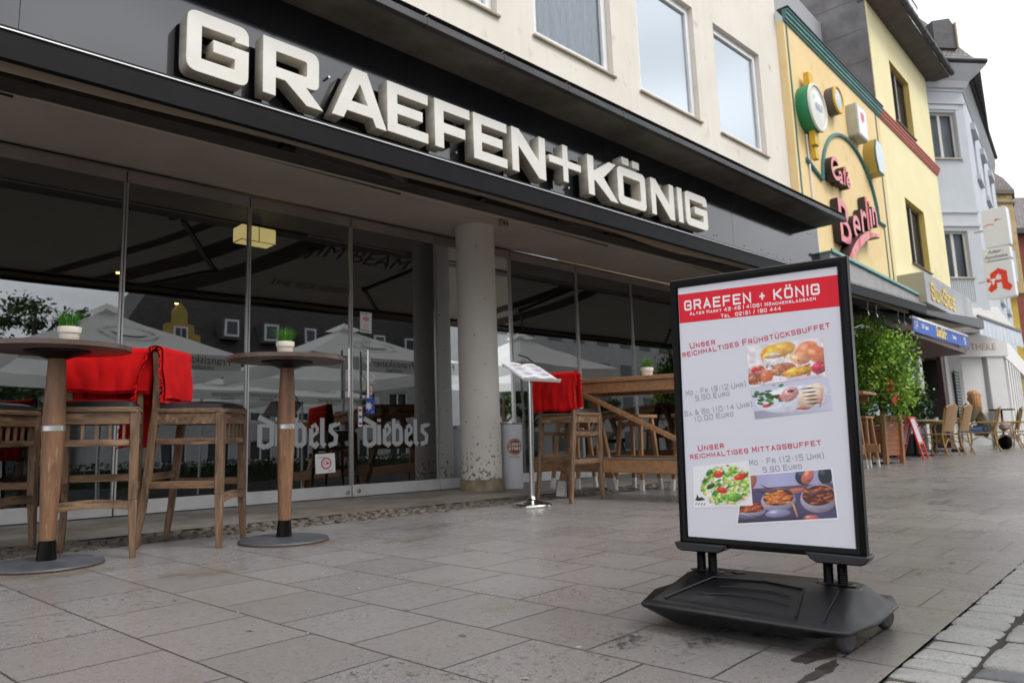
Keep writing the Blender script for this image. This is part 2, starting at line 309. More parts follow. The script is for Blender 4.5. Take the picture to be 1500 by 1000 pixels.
# ---------------------------------------------------------------- ground
def paving_mat():
    m = bpy.data.materials.new('slab_paving'); m.use_nodes = True; nt = m.node_tree; N = nt.nodes.new; L = nt.links.new; b = nt.nodes['Principled BSDF']
    th = R(3.885); tc = N('ShaderNodeTexCoord')
    def dot(v):
        d = N('ShaderNodeVectorMath'); d.operation = 'DOT_PRODUCT'; d.inputs[1].default_value = v; L(tc.outputs['Object'], d.inputs[0]); return d.outputs['Value']
    def mth(op, a, b_):
        q = N('ShaderNodeMath'); q.operation = op
        for i, k in enumerate((a, b_)):
            if isinstance(k, (int, float)): q.inputs[i].default_value = k
            else: L(k, q.inputs[i])
        return q.outputs[0]
    u = mth('ADD', dot((math.cos(th), math.sin(th), 0)), -.69+.383*60); v = mth('ADD', dot((-math.sin(th), math.cos(th), 0)), -2.17+.393*100)
    cb = N('ShaderNodeCombineXYZ'); L(v, cb.inputs[0]); L(u, cb.inputs[1])
    br = N('ShaderNodeTexBrick'); br.offset = .5; br.inputs['Scale'].default_value = 1; br.inputs['Brick Width'].default_value = .393; br.inputs['Row Height'].default_value = .383
    br.inputs['Mortar Size'].default_value = .0045; br.inputs['Mortar Smooth'].default_value = .3; br.inputs['Bias'].default_value = -.05
    br.inputs['Color1'].default_value = (.208,.190,.182,1); br.inputs['Color2'].default_value = (.262,.244,.236,1); br.inputs['Mortar'].default_value = (.04,.033,.028,1)
    wb = N('ShaderNodeTexNoise'); wb.inputs['Scale'].default_value = 9; wv = N('ShaderNodeVectorMath'); wv.operation = 'SCALE'; wv.inputs['Scale'].default_value = .006
    L(tc.outputs['Object'], wb.inputs['Vector']); L(wb.outputs['Color'], wv.inputs[0]); av = N('ShaderNodeVectorMath'); L(cb.outputs[0], av.inputs[0]); L(wv.outputs[0], av.inputs[1]); L(av.outputs[0], br.inputs['Vector'])
    def noise(s, d, lo, hi, out0, out1):
        n = N('ShaderNodeTexNoise'); n.inputs['Scale'].default_value = s; n.inputs['Detail'].default_value = d; n.inputs['Roughness'].default_value = .65; L(tc.outputs['Object'], n.inputs['Vector'])
        r = N('ShaderNodeMapRange'); r.inputs['From Min'].default_value = lo; r.inputs['From Max'].default_value = hi; r.inputs['To Min'].default_value = out0; r.inputs['To Max'].default_value = out1; L(n.outputs['Fac'], r.inputs['Value']); return r.outputs[0]
    def mix(f, a, c, mode='MIX'):
        x = N('ShaderNodeMix'); x.data_type = 'RGBA'; x.blend_type = mode
        (L(f, x.inputs['Factor']) if not isinstance(f, float) else setattr(x.inputs['Factor'], 'default_value', f)); L(a, x.inputs['A'])
        if isinstance(c, tuple): x.inputs['B'].default_value = (*c, 1)
        else: L(c, x.inputs['B'])
        return x.outputs['Result']
    c = br.outputs['Color']
    c = mix(noise(1.1, 5, .48, .75, 0, .35), c, (.12,.098,.085))          # damp grime
    c = mix(noise(55, 3, .60, .66, 0, .55), c, (.07,.062,.058))          # coarse specks
    c = mix(noise(160, 2, .5, .62, 0, .5), c, (.09,.083,.08))
    c = mix(noise(240, 2, .62, .68, 0, .6), c, (.36,.35,.34))
    c = mix(noise(2.6, 4, .60, .74, 0, .32), c, (.15,.105,.055))           # ochre stains
    vo = N('ShaderNodeTexVoronoi'); vo.inputs['Scale'].default_value = 3.3; vo.inputs['Randomness'].default_value = 1; L(tc.outputs['Object'], vo.inputs['Vector'])
    gr = N('ShaderNodeMapRange'); gr.inputs['From Min'].default_value = .026; gr.inputs['From Max'].default_value = .036; gr.inputs['To Min'].default_value = .75; gr.inputs['To Max'].default_value = 0; L(vo.outputs['Distance'], gr.inputs['Value'])
    c = mix(gr.outputs[0], c, (.42,.41,.39))                             # chewing gum spots
    # extra dark fleck scatter on some slabs
    vo2 = N('ShaderNodeTexVoronoi'); vo2.inputs['Scale'].default_value = 38; L(tc.outputs['Object'], vo2.inputs['Vector'])
    g2 = N('ShaderNodeMapRange'); g2.inputs['From Min'].default_value = .16; g2.inputs['From Max'].default_value = .22; g2.inputs['To Min'].default_value = 1; g2.inputs['To Max'].default_value = 0; L(vo2.outputs['Distance'], g2.inputs['Value'])
    b2 = N('ShaderNodeTexBrick'); b2.offset = .5; b2.inputs['Scale'].default_value = 1; b2.inputs['Brick Width'].default_value = .393; b2.inputs['Row Height'].default_value = .383; b2.inputs['Mortar Size'].default_value = 0; b2.inputs['Bias'].default_value = -.62
    b2.inputs['Color1'].default_value = (0,0,0,1); b2.inputs['Color2'].default_value = (1,1,1,1); b2.inputs['Mortar'].default_value = (0,0,0,1); L(av.outputs[0], b2.inputs['Vector'])
    pb = N('ShaderNodeMapRange'); pb.inputs['From Min'].default_value = .12; pb.inputs['From Max'].default_value = .40; L(b2.outputs['Color'], pb.inputs['Value'])
    sp2 = mth('MULTIPLY', noise(34, 5, .58, .63, 0, .85), pb.outputs[0]); c = mix(sp2, c, (.035,.03,.028))
    f3 = mth('MULTIPLY', noise(150, 3, .50, .56, 0, .5), pb.outputs[0]); c = mix(f3, c, (.08,.07,.065))
    # wet patches under the advertising stand (they have shapes of their own)
    L(c, b.inputs['Base Color']); L(noise(2.2, 5, .35, .7, .22, .42), b.inputs['Roughness'])
    b.inputs['Specular IOR Level'].default_value = .75
    hn = noise(70, 6, .2, .8, 0, .35); hb = mth('MULTIPLY', br.outputs['Fac'], -1.0); hh = mth('ADD', hn, hb)
    h3 = mth('ADD', hh, noise(6, 2, .2, .8, 0, .5))
    bp = N('ShaderNodeBump'); bp.inputs['Strength'].default_value = .25; bp.inputs['Distance'].default_value = .006; L(h3, bp.inputs['Height']); L(bp.outputs[0], b.inputs['Normal'])
    return m
def sheet(name, pts, m, dz=0):
    mb = MB(); mb.add([(x, y, GZ(x, y)+dz) for x, y in pts], [tuple(range(len(pts)))])
    return struct(mb.build(name, m))
M_soil = mat('joint_soil', (.055,.047,.038), (.03,.026,.021), 30, bump=.6, rough=.9, c3=(.08,.10,.03), s3=9, thr3=(.6,.68))
sheet('ground', [(-60,-60),(140,-60),(140,60),(-60,60)], M_soil, -.03)
ct, st_ = math.cos(R(3.885)), math.sin(R(3.885))
def UV(u, v): return (u*ct - v*st_, u*st_ + v*ct)
VB = .655                                       # edge between slabs and the stone setts
sheet('pavement', [UV(-40,VB), UV(130,VB), UV(130,20), UV(60,12), (14.2,7.2), (14.2,4.84), (-40,4.84)], paving_mat(), 0)
M_conc = mat('apron_concrete', (.23,.205,.175), (.15,.125,.10), 2.2, rough=.38, rough2=.6, bump=.25, bscale=60, c3=(.10,.08,.06), s3=14, thr3=(.58,.72))
mb = MB(); XS = [-40, 14.2]
mb.add([(x, y, GZ(x, y)+.002) for x, y in ((-40,5.36),(14.2,5.36),(14.2,12),(-40,12))], [(0,1,2,3)]); struct(mb.build('door_apron', M_conc))
sheet('dark_plaza', [UV(-40,-1.35), UV(130,-1.35), (130,-55), (-50,-55)], mat('dark_plaza_surface', (.045,.045,.047), (.06,.06,.06), 3, rough=.8, bump=.5, bscale=140), 0)  # plaza surface coloured dark so the door glass mirrors dark low down

def sett(mb, cx, cy, lx, ly, h, rng, frame, dome=.012):
    """one worn stone: rounded outline, chamfered shoulder and slightly domed top"""
    pts = []
    for i, (sx, sy) in enumerate(((-1,-1),(1,-1),(1,1),(-1,1))):
        for q in range(3):
            a = math.pi*(1.0+.5*i) + q*math.pi/4; r = min(lx, ly)*.13
            pts.append((sx*(lx/2-r)+r*math.cos(a)+rng.uniform(-.03,.03)*lx, sy*(ly/2-r)+r*math.sin(a)+rng.uniform(-.03,.03)*lx))
    rot = rng.uniform(-.04,.04); tx = rng.uniform(-.035,.035); ty = rng.uniform(-.035,.035); n = len(pts); base = len(mb.v); vs = []
    for k, (s, z) in enumerate(((1,-.03),(1,-.006),(.93,.001),(.80,.006))):
        for x, y in pts:
            X = (x*math.cos(rot)-y*math.sin(rot))*s; Y = (x*math.sin(rot)+y*math.cos(rot))*s
            w = frame(cx+X, cy+Y); zz = z*(dome/.012)+h+X*tx+Y*ty+(rng.uniform(-.0015,.0015) if k > 1 else 0) if z > -.02 else z
            vs.append((w[0], w[1], GZ(*w)+zz))
    w = frame(cx, cy); vs.append((w[0], w[1], GZ(*w)+h+dome*.7)); fs = []
    for r in range(3):
        for i in range(n): j = (i+1) % n; fs.append((r*n+i, r*n+j, (r+1)*n+j, (r+1)*n+i))
    for i in range(n): fs.append((3*n+i, 3*n+(i+1) % n, 4*n))
    mb.add(vs, fs)
sheet('sett_bed', [UV(-40,VB-.001), UV(130,VB-.001), UV(130,-1.34), UV(-40,-1.34)], M_soil, -.007)
rng = random.Random(3)
mb = MB(); v = VB+.005
M_sett = mat('granite_sett', (.31,.30,.28), (.42,.41,.385), 5, bump=.6, bscale=90, rough=.6, c3=(.27,.27,.27), s3=120, thr3=(.5,.62))
M_sett2 = mat('dark_granite_sett', (.10,.105,.11), (.16,.165,.17), 9, bump=.7, bscale=60, rough=.6)
row = 0
while v > -1.3:
    w = .165+rng.uniform(-.012,.012); u = .2+rng.uniform(0,.1)
    while u < 11:
        l = rng.uniform(.10,.135)
        mb.m = 1 if rng.random() < .07 else 0
        ww = w*rng.uniform(.97,1.0)
        sett(mb, u+l/2, v-w/2, l-.014, ww-.004, rng.uniform(-.007,.001), rng, UV, .008); u += l
    v -= w+.002+rng.uniform(0,.008); row += 1
struct(mb.build('sett_paving', [M_sett, M_sett2], smooth=True, ang=50))
mb = MB(); rng = random.Random(5); y = 4.86
M_mos = mat('small_dark_sett', (.085,.07,.058), (.17,.145,.12), 14, bump=.8, bscale=70, rough=.6, c3=(.03,.027,.022), s3=60, thr3=(.55,.65))
while y < 5.33:
    x = -1.5+rng.uniform(0,.05)
    while x < 13:
        l = rng.uniform(.075,.11); sett(mb, x+l/2, y+.045, l-.018, .072, rng.uniform(-.012,.0), rng, lambda a, b: (a, b), .009); x += l
    y += .09
struct(mb.build('drain_setts', M_mos, smooth=True, ang=50))
# weeds and dead leaves caught in the joints of the setts
mb = MB(); rng = random.Random(9)
for _ in range(70):
    u = rng.uniform(1.8,4.8); vv = VB-.01-rng.choice([.0,.205,.215,.43,.64])+rng.uniform(-.012,.012); x, y = UV(u, vv); z = GZ(x, y)-.004
    for k in range(6):
        a = rng.uniform(0,6.3); l = rng.uniform(.004,.012); p = Vector((x+rng.uniform(-.01,.01), y+rng.uniform(-.01,.01), z)); q = p+Vector((math.cos(a)*l, math.sin(a)*l, l*.8)); r = Vector((-math.sin(a), math.cos(a), 0))*l*.35
        mb.add([p-r, p+r, q], [(0,1,2)])
tag(mb.build('joint_weeds', mat('weed_green', (.10,.17,.03), (.35,.27,.06), 12, thr=(.45,.55), rough=.7)), 'tiny weeds and yellow litter in the sett joints', 'weeds', kind='stuff')
# small fallen scraps on the slabs
mb = MB(); rng = random.Random(12)
for _ in range(90):
    x = rng.uniform(.6,6.5); y = rng.uniform(1.1,4.9); a = rng.uniform(0,6.3); l = rng.uniform(.004,.022); w = l*rng.uniform(.15,.4); z = GZ(x, y)+.003; c = math.cos(a); s = math.sin(a)
    mb.add([(x-c*l,y-s*l,z),(x+s*w,y-c*w,z+.003),(x+c*l,y+s*l,z+.001),(x-s*w,y+c*w,z+.003)], [(0,1,2,3)])
tag(mb.build('litter', mat('dry_scrap', (.45,.38,.27), (.12,.09,.06), 3, thr=(.4,.6), rough=.8)), 'dry leaf scraps and seeds strewn on the slabs', 'litter', kind='stuff')
# damp patches soaked into the slabs below the stand
M_wet = mat('damp_slab', (.035,.028,.024), (.06,.048,.04), 20, rough=.22, rough2=.45, bump=.2)
def puddle(name, cx, cy, rx, ry, seed, label):
    rg = random.Random(seed); n = 40; ph = [rg.uniform(0,6.3) for _ in range(6)]
    pts = []
    for i in range(n):
        a = 2*math.pi*i/n; r = 1+.22*math.sin(2*a+ph[0])+.15*math.sin(3*a+ph[1])+.10*math.sin(7*a+ph[2])+.06*math.sin(13*a+ph[3])
        pts.append((cx+rx*r*math.cos(a), cy+ry*r*math.sin(a)))
    mb = MB(); mb.add([(x, y, GZ(x, y)+.002) for x, y in pts], [tuple(range(n))]); struct(mb.build(name, M_wet))
puddle('damp_patch', 2.0, .93, .10, .022, 1, ''); puddle('damp_patch', 2.2, 1.0, .15, .04, 4, '')

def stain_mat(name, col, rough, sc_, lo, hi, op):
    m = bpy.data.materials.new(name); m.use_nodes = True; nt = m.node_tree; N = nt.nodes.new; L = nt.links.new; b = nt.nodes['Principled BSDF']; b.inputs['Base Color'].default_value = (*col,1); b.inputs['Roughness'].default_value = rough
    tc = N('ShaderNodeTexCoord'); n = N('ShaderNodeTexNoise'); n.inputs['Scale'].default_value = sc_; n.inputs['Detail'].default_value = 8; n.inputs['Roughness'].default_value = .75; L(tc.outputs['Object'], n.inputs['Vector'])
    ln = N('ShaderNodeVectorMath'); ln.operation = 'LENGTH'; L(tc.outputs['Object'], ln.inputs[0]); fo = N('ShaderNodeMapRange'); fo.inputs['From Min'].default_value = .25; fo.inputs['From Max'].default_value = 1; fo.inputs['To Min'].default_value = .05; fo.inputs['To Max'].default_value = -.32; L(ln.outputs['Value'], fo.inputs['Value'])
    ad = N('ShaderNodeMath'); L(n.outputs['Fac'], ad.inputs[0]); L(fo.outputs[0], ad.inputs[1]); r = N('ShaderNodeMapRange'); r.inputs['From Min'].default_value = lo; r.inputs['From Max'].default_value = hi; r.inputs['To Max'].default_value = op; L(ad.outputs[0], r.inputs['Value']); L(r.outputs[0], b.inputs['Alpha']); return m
ST_DS = stain_mat('soaked_dirt_and_shade', (.018,.015,.013), .55, 7, .50, .66, .75); ST_O = stain_mat('ochre_spill', (.17,.11,.035), .5, 3.2, .48, .68, .45); ST_W = stain_mat('damp_film', (.04,.034,.03), .2, 3, .50, .66, .30); ST_S = stain_mat('black_specks', (.012,.011,.010), .8, 22, .56, .61, .75)
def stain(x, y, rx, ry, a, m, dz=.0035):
    o = MB(); n = 48; c, s = math.cos(a), math.sin(a); o.add([(math.cos(2*math.pi*k/n), math.sin(2*math.pi*k/n), 0) for k in range(n)], [tuple(range(n))]); o = struct(o.build('ground_stain_and_shade', m))
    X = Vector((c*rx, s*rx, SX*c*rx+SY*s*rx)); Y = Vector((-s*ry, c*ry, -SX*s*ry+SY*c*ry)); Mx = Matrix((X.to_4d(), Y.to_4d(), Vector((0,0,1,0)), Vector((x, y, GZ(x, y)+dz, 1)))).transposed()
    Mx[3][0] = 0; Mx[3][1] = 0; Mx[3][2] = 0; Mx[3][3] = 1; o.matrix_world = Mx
for i, q in enumerate(((1.90,1.47,.26,.17,.5,ST_DS),(2.03,1.30,.20,.22,.2,ST_DS),(2.35,1.20,.45,.40,0,ST_DS),(1.02,4.12,.55,.42,.1,ST_O),(1.5,3.62,.45,.40,0,ST_O),(2.35,4.1,.55,.45,.3,ST_O),(2.8,3.75,.5,.3,.2,ST_O),(7.0,2.1,.9,.25,.1,ST_W),(6.6,1.65,.7,.12,.06,ST_W),(3.2,4.2,.9,.5,0,ST_W),(9.5,3.2,1.4,.5,.1,ST_W))):
    stain(*q, dz=.0025+.0006*i)  # stains; the patch centred under the stand also paints the shade below its base

# ---------------------------------------------------------------- cream building with the restaurant
def SO(x): return 3.205 + .012*(x-1.1)          # soffit height: the storey climbs a little with the street
M_cream = mat('cream_render', (.73,.68,.605), (.67,.615,.54), 1.1, bump=.15, bscale=180, rough=.85, thr=(.4,.75), c3=(.52,.46,.38), s3=3.5, thr3=(.62,.78), streak=(.46,.40,.31))
M_white = mat('white_frame', (.78,.78,.77), (.70,.70,.69), 8, rough=.4)
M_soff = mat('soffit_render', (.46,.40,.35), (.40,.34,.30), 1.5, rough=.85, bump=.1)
M_zinc = mat('zinc_gutter', (.06,.06,.063), (.03,.03,.032), 3, rough=.5, metal=.2, stretch=(.6,1,4))
M_conS = mat('stained_concrete', (.16,.145,.125), (.07,.06,.052), 1.6, rough=.9, bump=.3, bscale=50, thr=(.35,.7))
M_panel = mat('black_gloss_panel', (.004,.005,.008), rough=.3, spec=.0, coat=1.0, metal=.0)
M_panel.node_tree.nodes['Principled BSDF'].inputs['Coat Roughness'].default_value = .09; M_panel.node_tree.nodes['Principled BSDF'].inputs['Coat IOR'].default_value = 1.95
M_black = mat('black_metal', (.0015,.0015,.0018), (.003,.003,.0035), 12, rough=.35, spec=.15)
M_alu = mat('brushed_aluminium', (.62,.61,.60), (.52,.51,.50), 30, rough=.35, metal=.85, stretch=(1,1,8))
M_alup = mat('pale_anodised_rail', (.66,.66,.66), (.56,.56,.56), 6, rough=.4, metal=.35)
M_steel = mat('polished_steel', (.60,.59,.56), rough=.18, metal=1)
M_dframe = mat('brown_grey_frame', (.27,.23,.205), (.22,.185,.165), 3, rough=.5)
M_glass = glassmat('door_glass', (.30,.33,.32), 2.8)
M_wglass = glassmat('window_glass', (.95,.96,.97), 1.5, rough=.16, gcol=(.52,.56,.59))
M_curt = mat('net_curtain', (.93,.95,.97), (.74,.79,.84), 14, rough=.9, stretch=(6,1,.4))
M_sill = mat('sill_ochre', (.42,.36,.26), (.30,.26,.19), 4, rough=.6)

B = tag(empty('restaurant_building'), 'cream rendered building over a glazed restaurant front', 'building')
XE = 14.03; YC = 6.22
ops = [(4.43+2.34*i-7.02, 6.11+2.34*i-7.02, 6.03, 8.13) for i in range(7)]
mb = MB(); mb.wall(-8, XE, 4.72, 12, ops, y=YC, d=.16, thick=6); mb.build('upper_wall', M_cream, B)
for i, (a, b, z0, z1) in enumerate(ops):
    if a < 1.5: continue
    w = MB(); f = .065
    def fr(x0, x1, zz0, zz1, y0, y1, t, w=w): w.box(x0,x0+t,y0,y1,zz0,zz1); w.box(x1-t,x1,y0,y1,zz0,zz1); w.box(x0+t,x1-t,y0,y1,zz0,zz0+t); w.box(x0+t,x1-t,y0,y1,zz1-t,zz1)
    fr(a+.002, b-.002, z0+.03, z1-.002, YC+.09, YC+.15, .07); fr(a+.075, b-.075, z0+.103, z1-.075, YC+.07, YC+.13, .055)
    win = w.build('window', M_white, B, bevel=.004)
    g = MB(); g.quad((a+.13,YC+.11,z0+.15),(b-.13,YC+.11,z0+.15),(b-.13,YC+.11,z1-.13),(a+.13,YC+.11,z1-.13)); g.build('pane', M_wglass, win)
    c = MB(); n = 60
    c.grid(lambda s, t, a=a, b=b, z0=z0, z1=z1: (a+.1+s*(b-a-.2), YC+.165+.022*math.sin(s*55)+.012*math.sin(s*31+1), z0+.08+t*(z1-z0-.1)), n*2, 2); c.build('curtain', M_curt, win, smooth=True)
    s = MB(); s.box(a-.03, b+.03, YC-.045, YC+.09, z0-.002, z0+.028); s.build('sill', M_sill, win, bevel=.003)
mb = MB(); mb.box(-8, XE, YC+.6, YC+.62, 4.8, 9); mb.build('room_backing', mat('pale_room', (.35,.36,.37), rough=.9), B)
# projecting concrete canopy with zinc edge
mb = MB(); mb.box(-8, XE, 5.31, YC-.002, 4.735, 4.85); mb.build('canopy_slab', M_conS, B)
mb = MB(); x = -8
while x < XE:
    x2 = min(x+1.02, XE); mb.box(x, x2-.006, 5.24, 5.308, 4.725, 4.80+.002*random.random()); mb.box(x, x2-.006, 5.245, 5.60, 4.852, 4.858)
    mb.box(x2-.03, x2+.005, 5.236, 5.31, 4.72, 4.805); x = x2
mb.build('gutter_edge', M_zinc, B, bevel=.003)
mb = MB()
for k in range(5):
    x0 = -2.2+k*3.246; mb.box(x0+.003, x0+3.243, 5.80, 5.812, SO(x0)+.01, 4.733)
mb.build('fascia_panel', M_panel, B)
mb = MB()
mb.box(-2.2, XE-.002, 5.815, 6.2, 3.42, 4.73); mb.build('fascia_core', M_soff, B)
mb = MB(); rg = random.Random(2)
for k in range(40):
    x = rg.uniform(9.6,13.9); z = rg.choice([3.35,3.9,4.55])+rg.uniform(-.02,.02); mb.box(x-.008,x+.008,5.795,5.80,z-.008,z+.008)
mb.build('rivets', M_black, B)
mb = MB()
for x0, x1 in ((-3, XE),):
    mb.add([(x0,5.81,SO(x0)),(x1,5.81,SO(x1)),(x1,6.72,SO(x1)),(x0,6.72,SO(x0)),(x0,5.81,SO(x0)+.1),(x1,5.81,SO(x1)+.1),(x1,6.72,SO(x1)+.1),(x0,6.72,SO(x0)+.1)], [(0,3,2,1),(4,5,6,7),(0,1,5,4),(1,2,6,5),(2,3,7,6),(3,0,4,7)])
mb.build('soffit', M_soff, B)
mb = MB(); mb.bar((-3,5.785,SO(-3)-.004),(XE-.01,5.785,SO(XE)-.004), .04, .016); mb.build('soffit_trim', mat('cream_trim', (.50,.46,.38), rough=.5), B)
# end pier to the neighbour and hidden back of the ground floor
mb = MB(); mb.box(XE-.5, XE, 6.60, 6.9, GZ(XE,6.7)-.1, 3.36); mb.build('end_pier', M_cream, B)
# interior: floor, ceiling, back wall
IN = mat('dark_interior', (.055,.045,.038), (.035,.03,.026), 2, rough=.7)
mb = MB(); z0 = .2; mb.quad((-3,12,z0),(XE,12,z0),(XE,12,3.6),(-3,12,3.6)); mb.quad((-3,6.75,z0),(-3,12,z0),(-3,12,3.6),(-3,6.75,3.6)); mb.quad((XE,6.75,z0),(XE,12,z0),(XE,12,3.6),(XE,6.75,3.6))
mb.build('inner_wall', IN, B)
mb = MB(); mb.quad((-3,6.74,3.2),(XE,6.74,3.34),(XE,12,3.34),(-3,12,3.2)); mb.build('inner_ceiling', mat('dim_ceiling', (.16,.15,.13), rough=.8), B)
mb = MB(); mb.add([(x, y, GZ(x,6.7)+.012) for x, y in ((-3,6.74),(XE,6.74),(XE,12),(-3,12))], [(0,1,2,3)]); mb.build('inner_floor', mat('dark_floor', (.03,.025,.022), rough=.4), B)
# column
cx, cy = 5.69, 6.29
def col_prof(): return [(.236,0),(.236,.09),(.226,.11),(.224,.5),(.223,1.2),(.222,2.2),(.222,SO(cx)-GZ(cx,cy)+.02)]
mb = MB(); mb.lathe([(.235,0),(.235,.115),(.228,.125)], 48); 
col = empty('column', (cx, cy, GZ(cx,cy)-.005)); tag(col, 'round painted concrete column with flaking base in front of the glass doors', 'column')
M_col = bpy.data.materials.new('column_paint'); M_col.use_nodes = True
def colmat(m):
    nt = m.node_tree; N = nt.nodes.new; L = nt.links.new; b = nt.nodes['Principled BSDF']; tc = N('ShaderNodeTexCoord')
    sp = N('ShaderNodeSeparateXYZ'); L(tc.outputs['Object'], sp.inputs[0])
    n = N('ShaderNodeTexNoise'); n.inputs['Scale'].default_value = 26; n.inputs['Detail'].default_value = 4; L(tc.outputs['Object'], n.inputs['Vector'])
    mr = N('ShaderNodeMapRange'); mr.inputs['From Min'].default_value = .12; mr.inputs['From Max'].default_value = .62; mr.inputs['To Min'].default_value = .13; mr.inputs['To Max'].default_value = -.03; L(sp.outputs['Z'], mr.inputs['Value'])
    ad = N('ShaderNodeMath'); L(n.outputs['Fac'], ad.inputs[0]); L(mr.outputs[0], ad.inputs[1])
    th = N('ShaderNodeMapRange'); th.inputs['From Min'].default_value = .66; th.inputs['From Max'].default_value = .68; L(ad.outputs[0], th.inputs['Value'])
    n2 = N('ShaderNodeTexNoise'); n2.inputs['Scale'].default_value = 2.5; n2.inputs['Detail'].default_value = 6; L(tc.outputs['Object'], n2.inputs['Vector'])
    c0 = N('ShaderNodeMix'); c0.data_type = 'RGBA'; c0.inputs['A'].default_value = (.68,.65,.60,1); c0.inputs['B'].default_value = (.58,.545,.49,1); L(n2.outputs['Fac'], c0.inputs['Factor'])
    c1 = N('ShaderNodeMix'); c1.data_type = 'RGBA'; c1.inputs['B'].default_value = (.24,.19,.13,1); L(c0.outputs['Result'], c1.inputs['A']); L(th.outputs[0], c1.inputs['Factor']); L(c1.outputs['Result'], b.inputs['Base Color'])
    b.inputs['Roughness'].default_value = .7
    bp = N('ShaderNodeBump'); bp.invert = True; bp.inputs['Strength'].default_value = .8; bp.inputs['Distance'].default_value = .004; L(th.outputs[0], bp.inputs['Height']); L(bp.outputs[0], b.inputs['Normal'])
colmat(M_col)
sh = MB(); sh.lathe([(.227,.12),(.226,.5),(.224,1.2),(.222,2.2),(.222,SO(cx)-GZ(cx,cy)+.01)], 64); sh.build('shaft', M_col, col, smooth=True)
mb = MB(); rg = random.Random(4); N_ = 64
mb.grid(lambda s, t: ((.236+.004*math.sin(s*40*math.pi)*t)*math.cos(2*math.pi*s), (.236+.004*math.sin(s*26*math.pi))*math.sin(2*math.pi*s), t*(.125+.012*math.sin(s*14*math.pi)+.01*math.sin(s*34*math.pi))), 64, 4)
mb.lathe([(.236,.115),(.222,.128)], 64)
mb.build('footing', mat('bare_footing', (.36,.31,.22), (.22,.18,.11), 9, rough=.9, bump=.6, bscale=60), col, smooth=True)

# ---------------------------------------------------------------- glass doors
YD = 6.70
EX = [-1.2, .0, 1.0, 2.06, 3.165, 4.285, 5.42, 6.63, 7.92, 9.18, 10.4, 11.6, 12.75, 13.53]
doors = []
dl = ['glass door panel at the left edge of the photo behind the first bar table', 'glass panel behind the red blanket and the wooden bar stools', 'glass panel between the first and the second bar table', 
      'left glass door leaf with long handle, brand lettering and small ban notice', 'right glass door leaf with long handle and several stickers', 'glass panel half hidden behind the round column', 'glass panel just right of the round column behind the menu stand',
      'glass panel behind the stool with the folded red blanket', 'glass panel behind the high wooden trestle table', 'glass panel hidden behind the advertising stand', 'far glass panel hidden by the advertising stand', 'farthest glass panel before the end pier']
for i in range(1, len(EX)-1):
    a, b = EX[i], EX[i+1]; g0 = GZ(a, YD)+.008; g1 = GZ(b, YD)+.008; t0 = SO(a)-.14; t1 = SO(b)-.14
    D = tag(empty('glass_door', ((a+b)/2, YD, GZ((a+b)/2, YD))), dl[i-1] if i-1 < len(dl) else 'glass panel', 'glass door', 'frameless glass panels along the restaurant front'); doors.append(D)
    ox, oy, oz = D.location
    def P(x, y, z): return (x-ox, y-oy, z-oz)
    def slab(mb, x0, x1, y0, y1, za0, za1, zb0, zb1):
        mb.add([P(x0,y0,za0),P(x1,y0,zb0),P(x1,y1,zb0),P(x0,y1,za0),P(x0,y0,za1),P(x1,y0,zb1),P(x1,y1,zb1),P(x0,y1,za1)], [(0,3,2,1),(4,5,6,7),(0,1,5,4),(1,2,6,5),(2,3,7,6),(3,0,4,7)])
    mb = MB(); e = .006; mb.quad(P(a+e,YD,g0+.12), P(b-e,YD,g1+.12), P(b-e,YD,t1+.001), P(a+e,YD,t0+.001)); mb.build('pane', M_glass, D)
    mb = MB(); slab(mb, a+e, b-e, YD-.022, YD+.022, g0, g0+.115, g1, g1+.115); mb.build('bottom_rail', M_alup, D, bevel=.003)
    mb = MB(); slab(mb, a+e, b-e, YD-.02, YD+.02, t0, t0+.095, t1, t1+.095); slab(mb, a+.002, b-.002, YD-.012, YD+.03, t0+.10, SO(a)-.028, t1+.10, SO(b)-.028); mb.build('top_rail', M_dframe, D, bevel=.002)
    mb = MB(); slab(mb, a+.004, a+.018, YD-.017, YD+.012, g0+.117, t0-.002, g0+.117, t0-.002); slab(mb, b-.018, b-.004, YD-.017, YD+.012, g1+.117, t1-.002, g1+.117, t1-.002); mb.build('edge_profile', M_alu, D)
    if i in (4, 5):
        hx = b-.063 if i == 4 else a+.165
        mb = MB(); 
        for yy in (YD-.07, YD+.07): mb.tube([P(hx, yy, 1.29), P(hx, yy, 1.79)], .0125, 12)
        for zz in (1.37, 1.71): mb.tube([P(hx, YD-.07, zz), P(hx, YD+.07, zz)], .008, 8)
        mb.build('handle', M_steel, D, smooth=True)
        lx = b-.055 if i == 4 else a+.075
        mb = MB(); mb.tube([P(lx, YD-.022, g0+.055), P(lx, YD-.032, g0+.055)], .022, 20); mb.tube([P(lx, YD-.032, g0+.055), P(lx, YD-.036, g0+.055)], .011, 14)
        mb.build('lock', M_steel, D, smooth=True, ang=30)
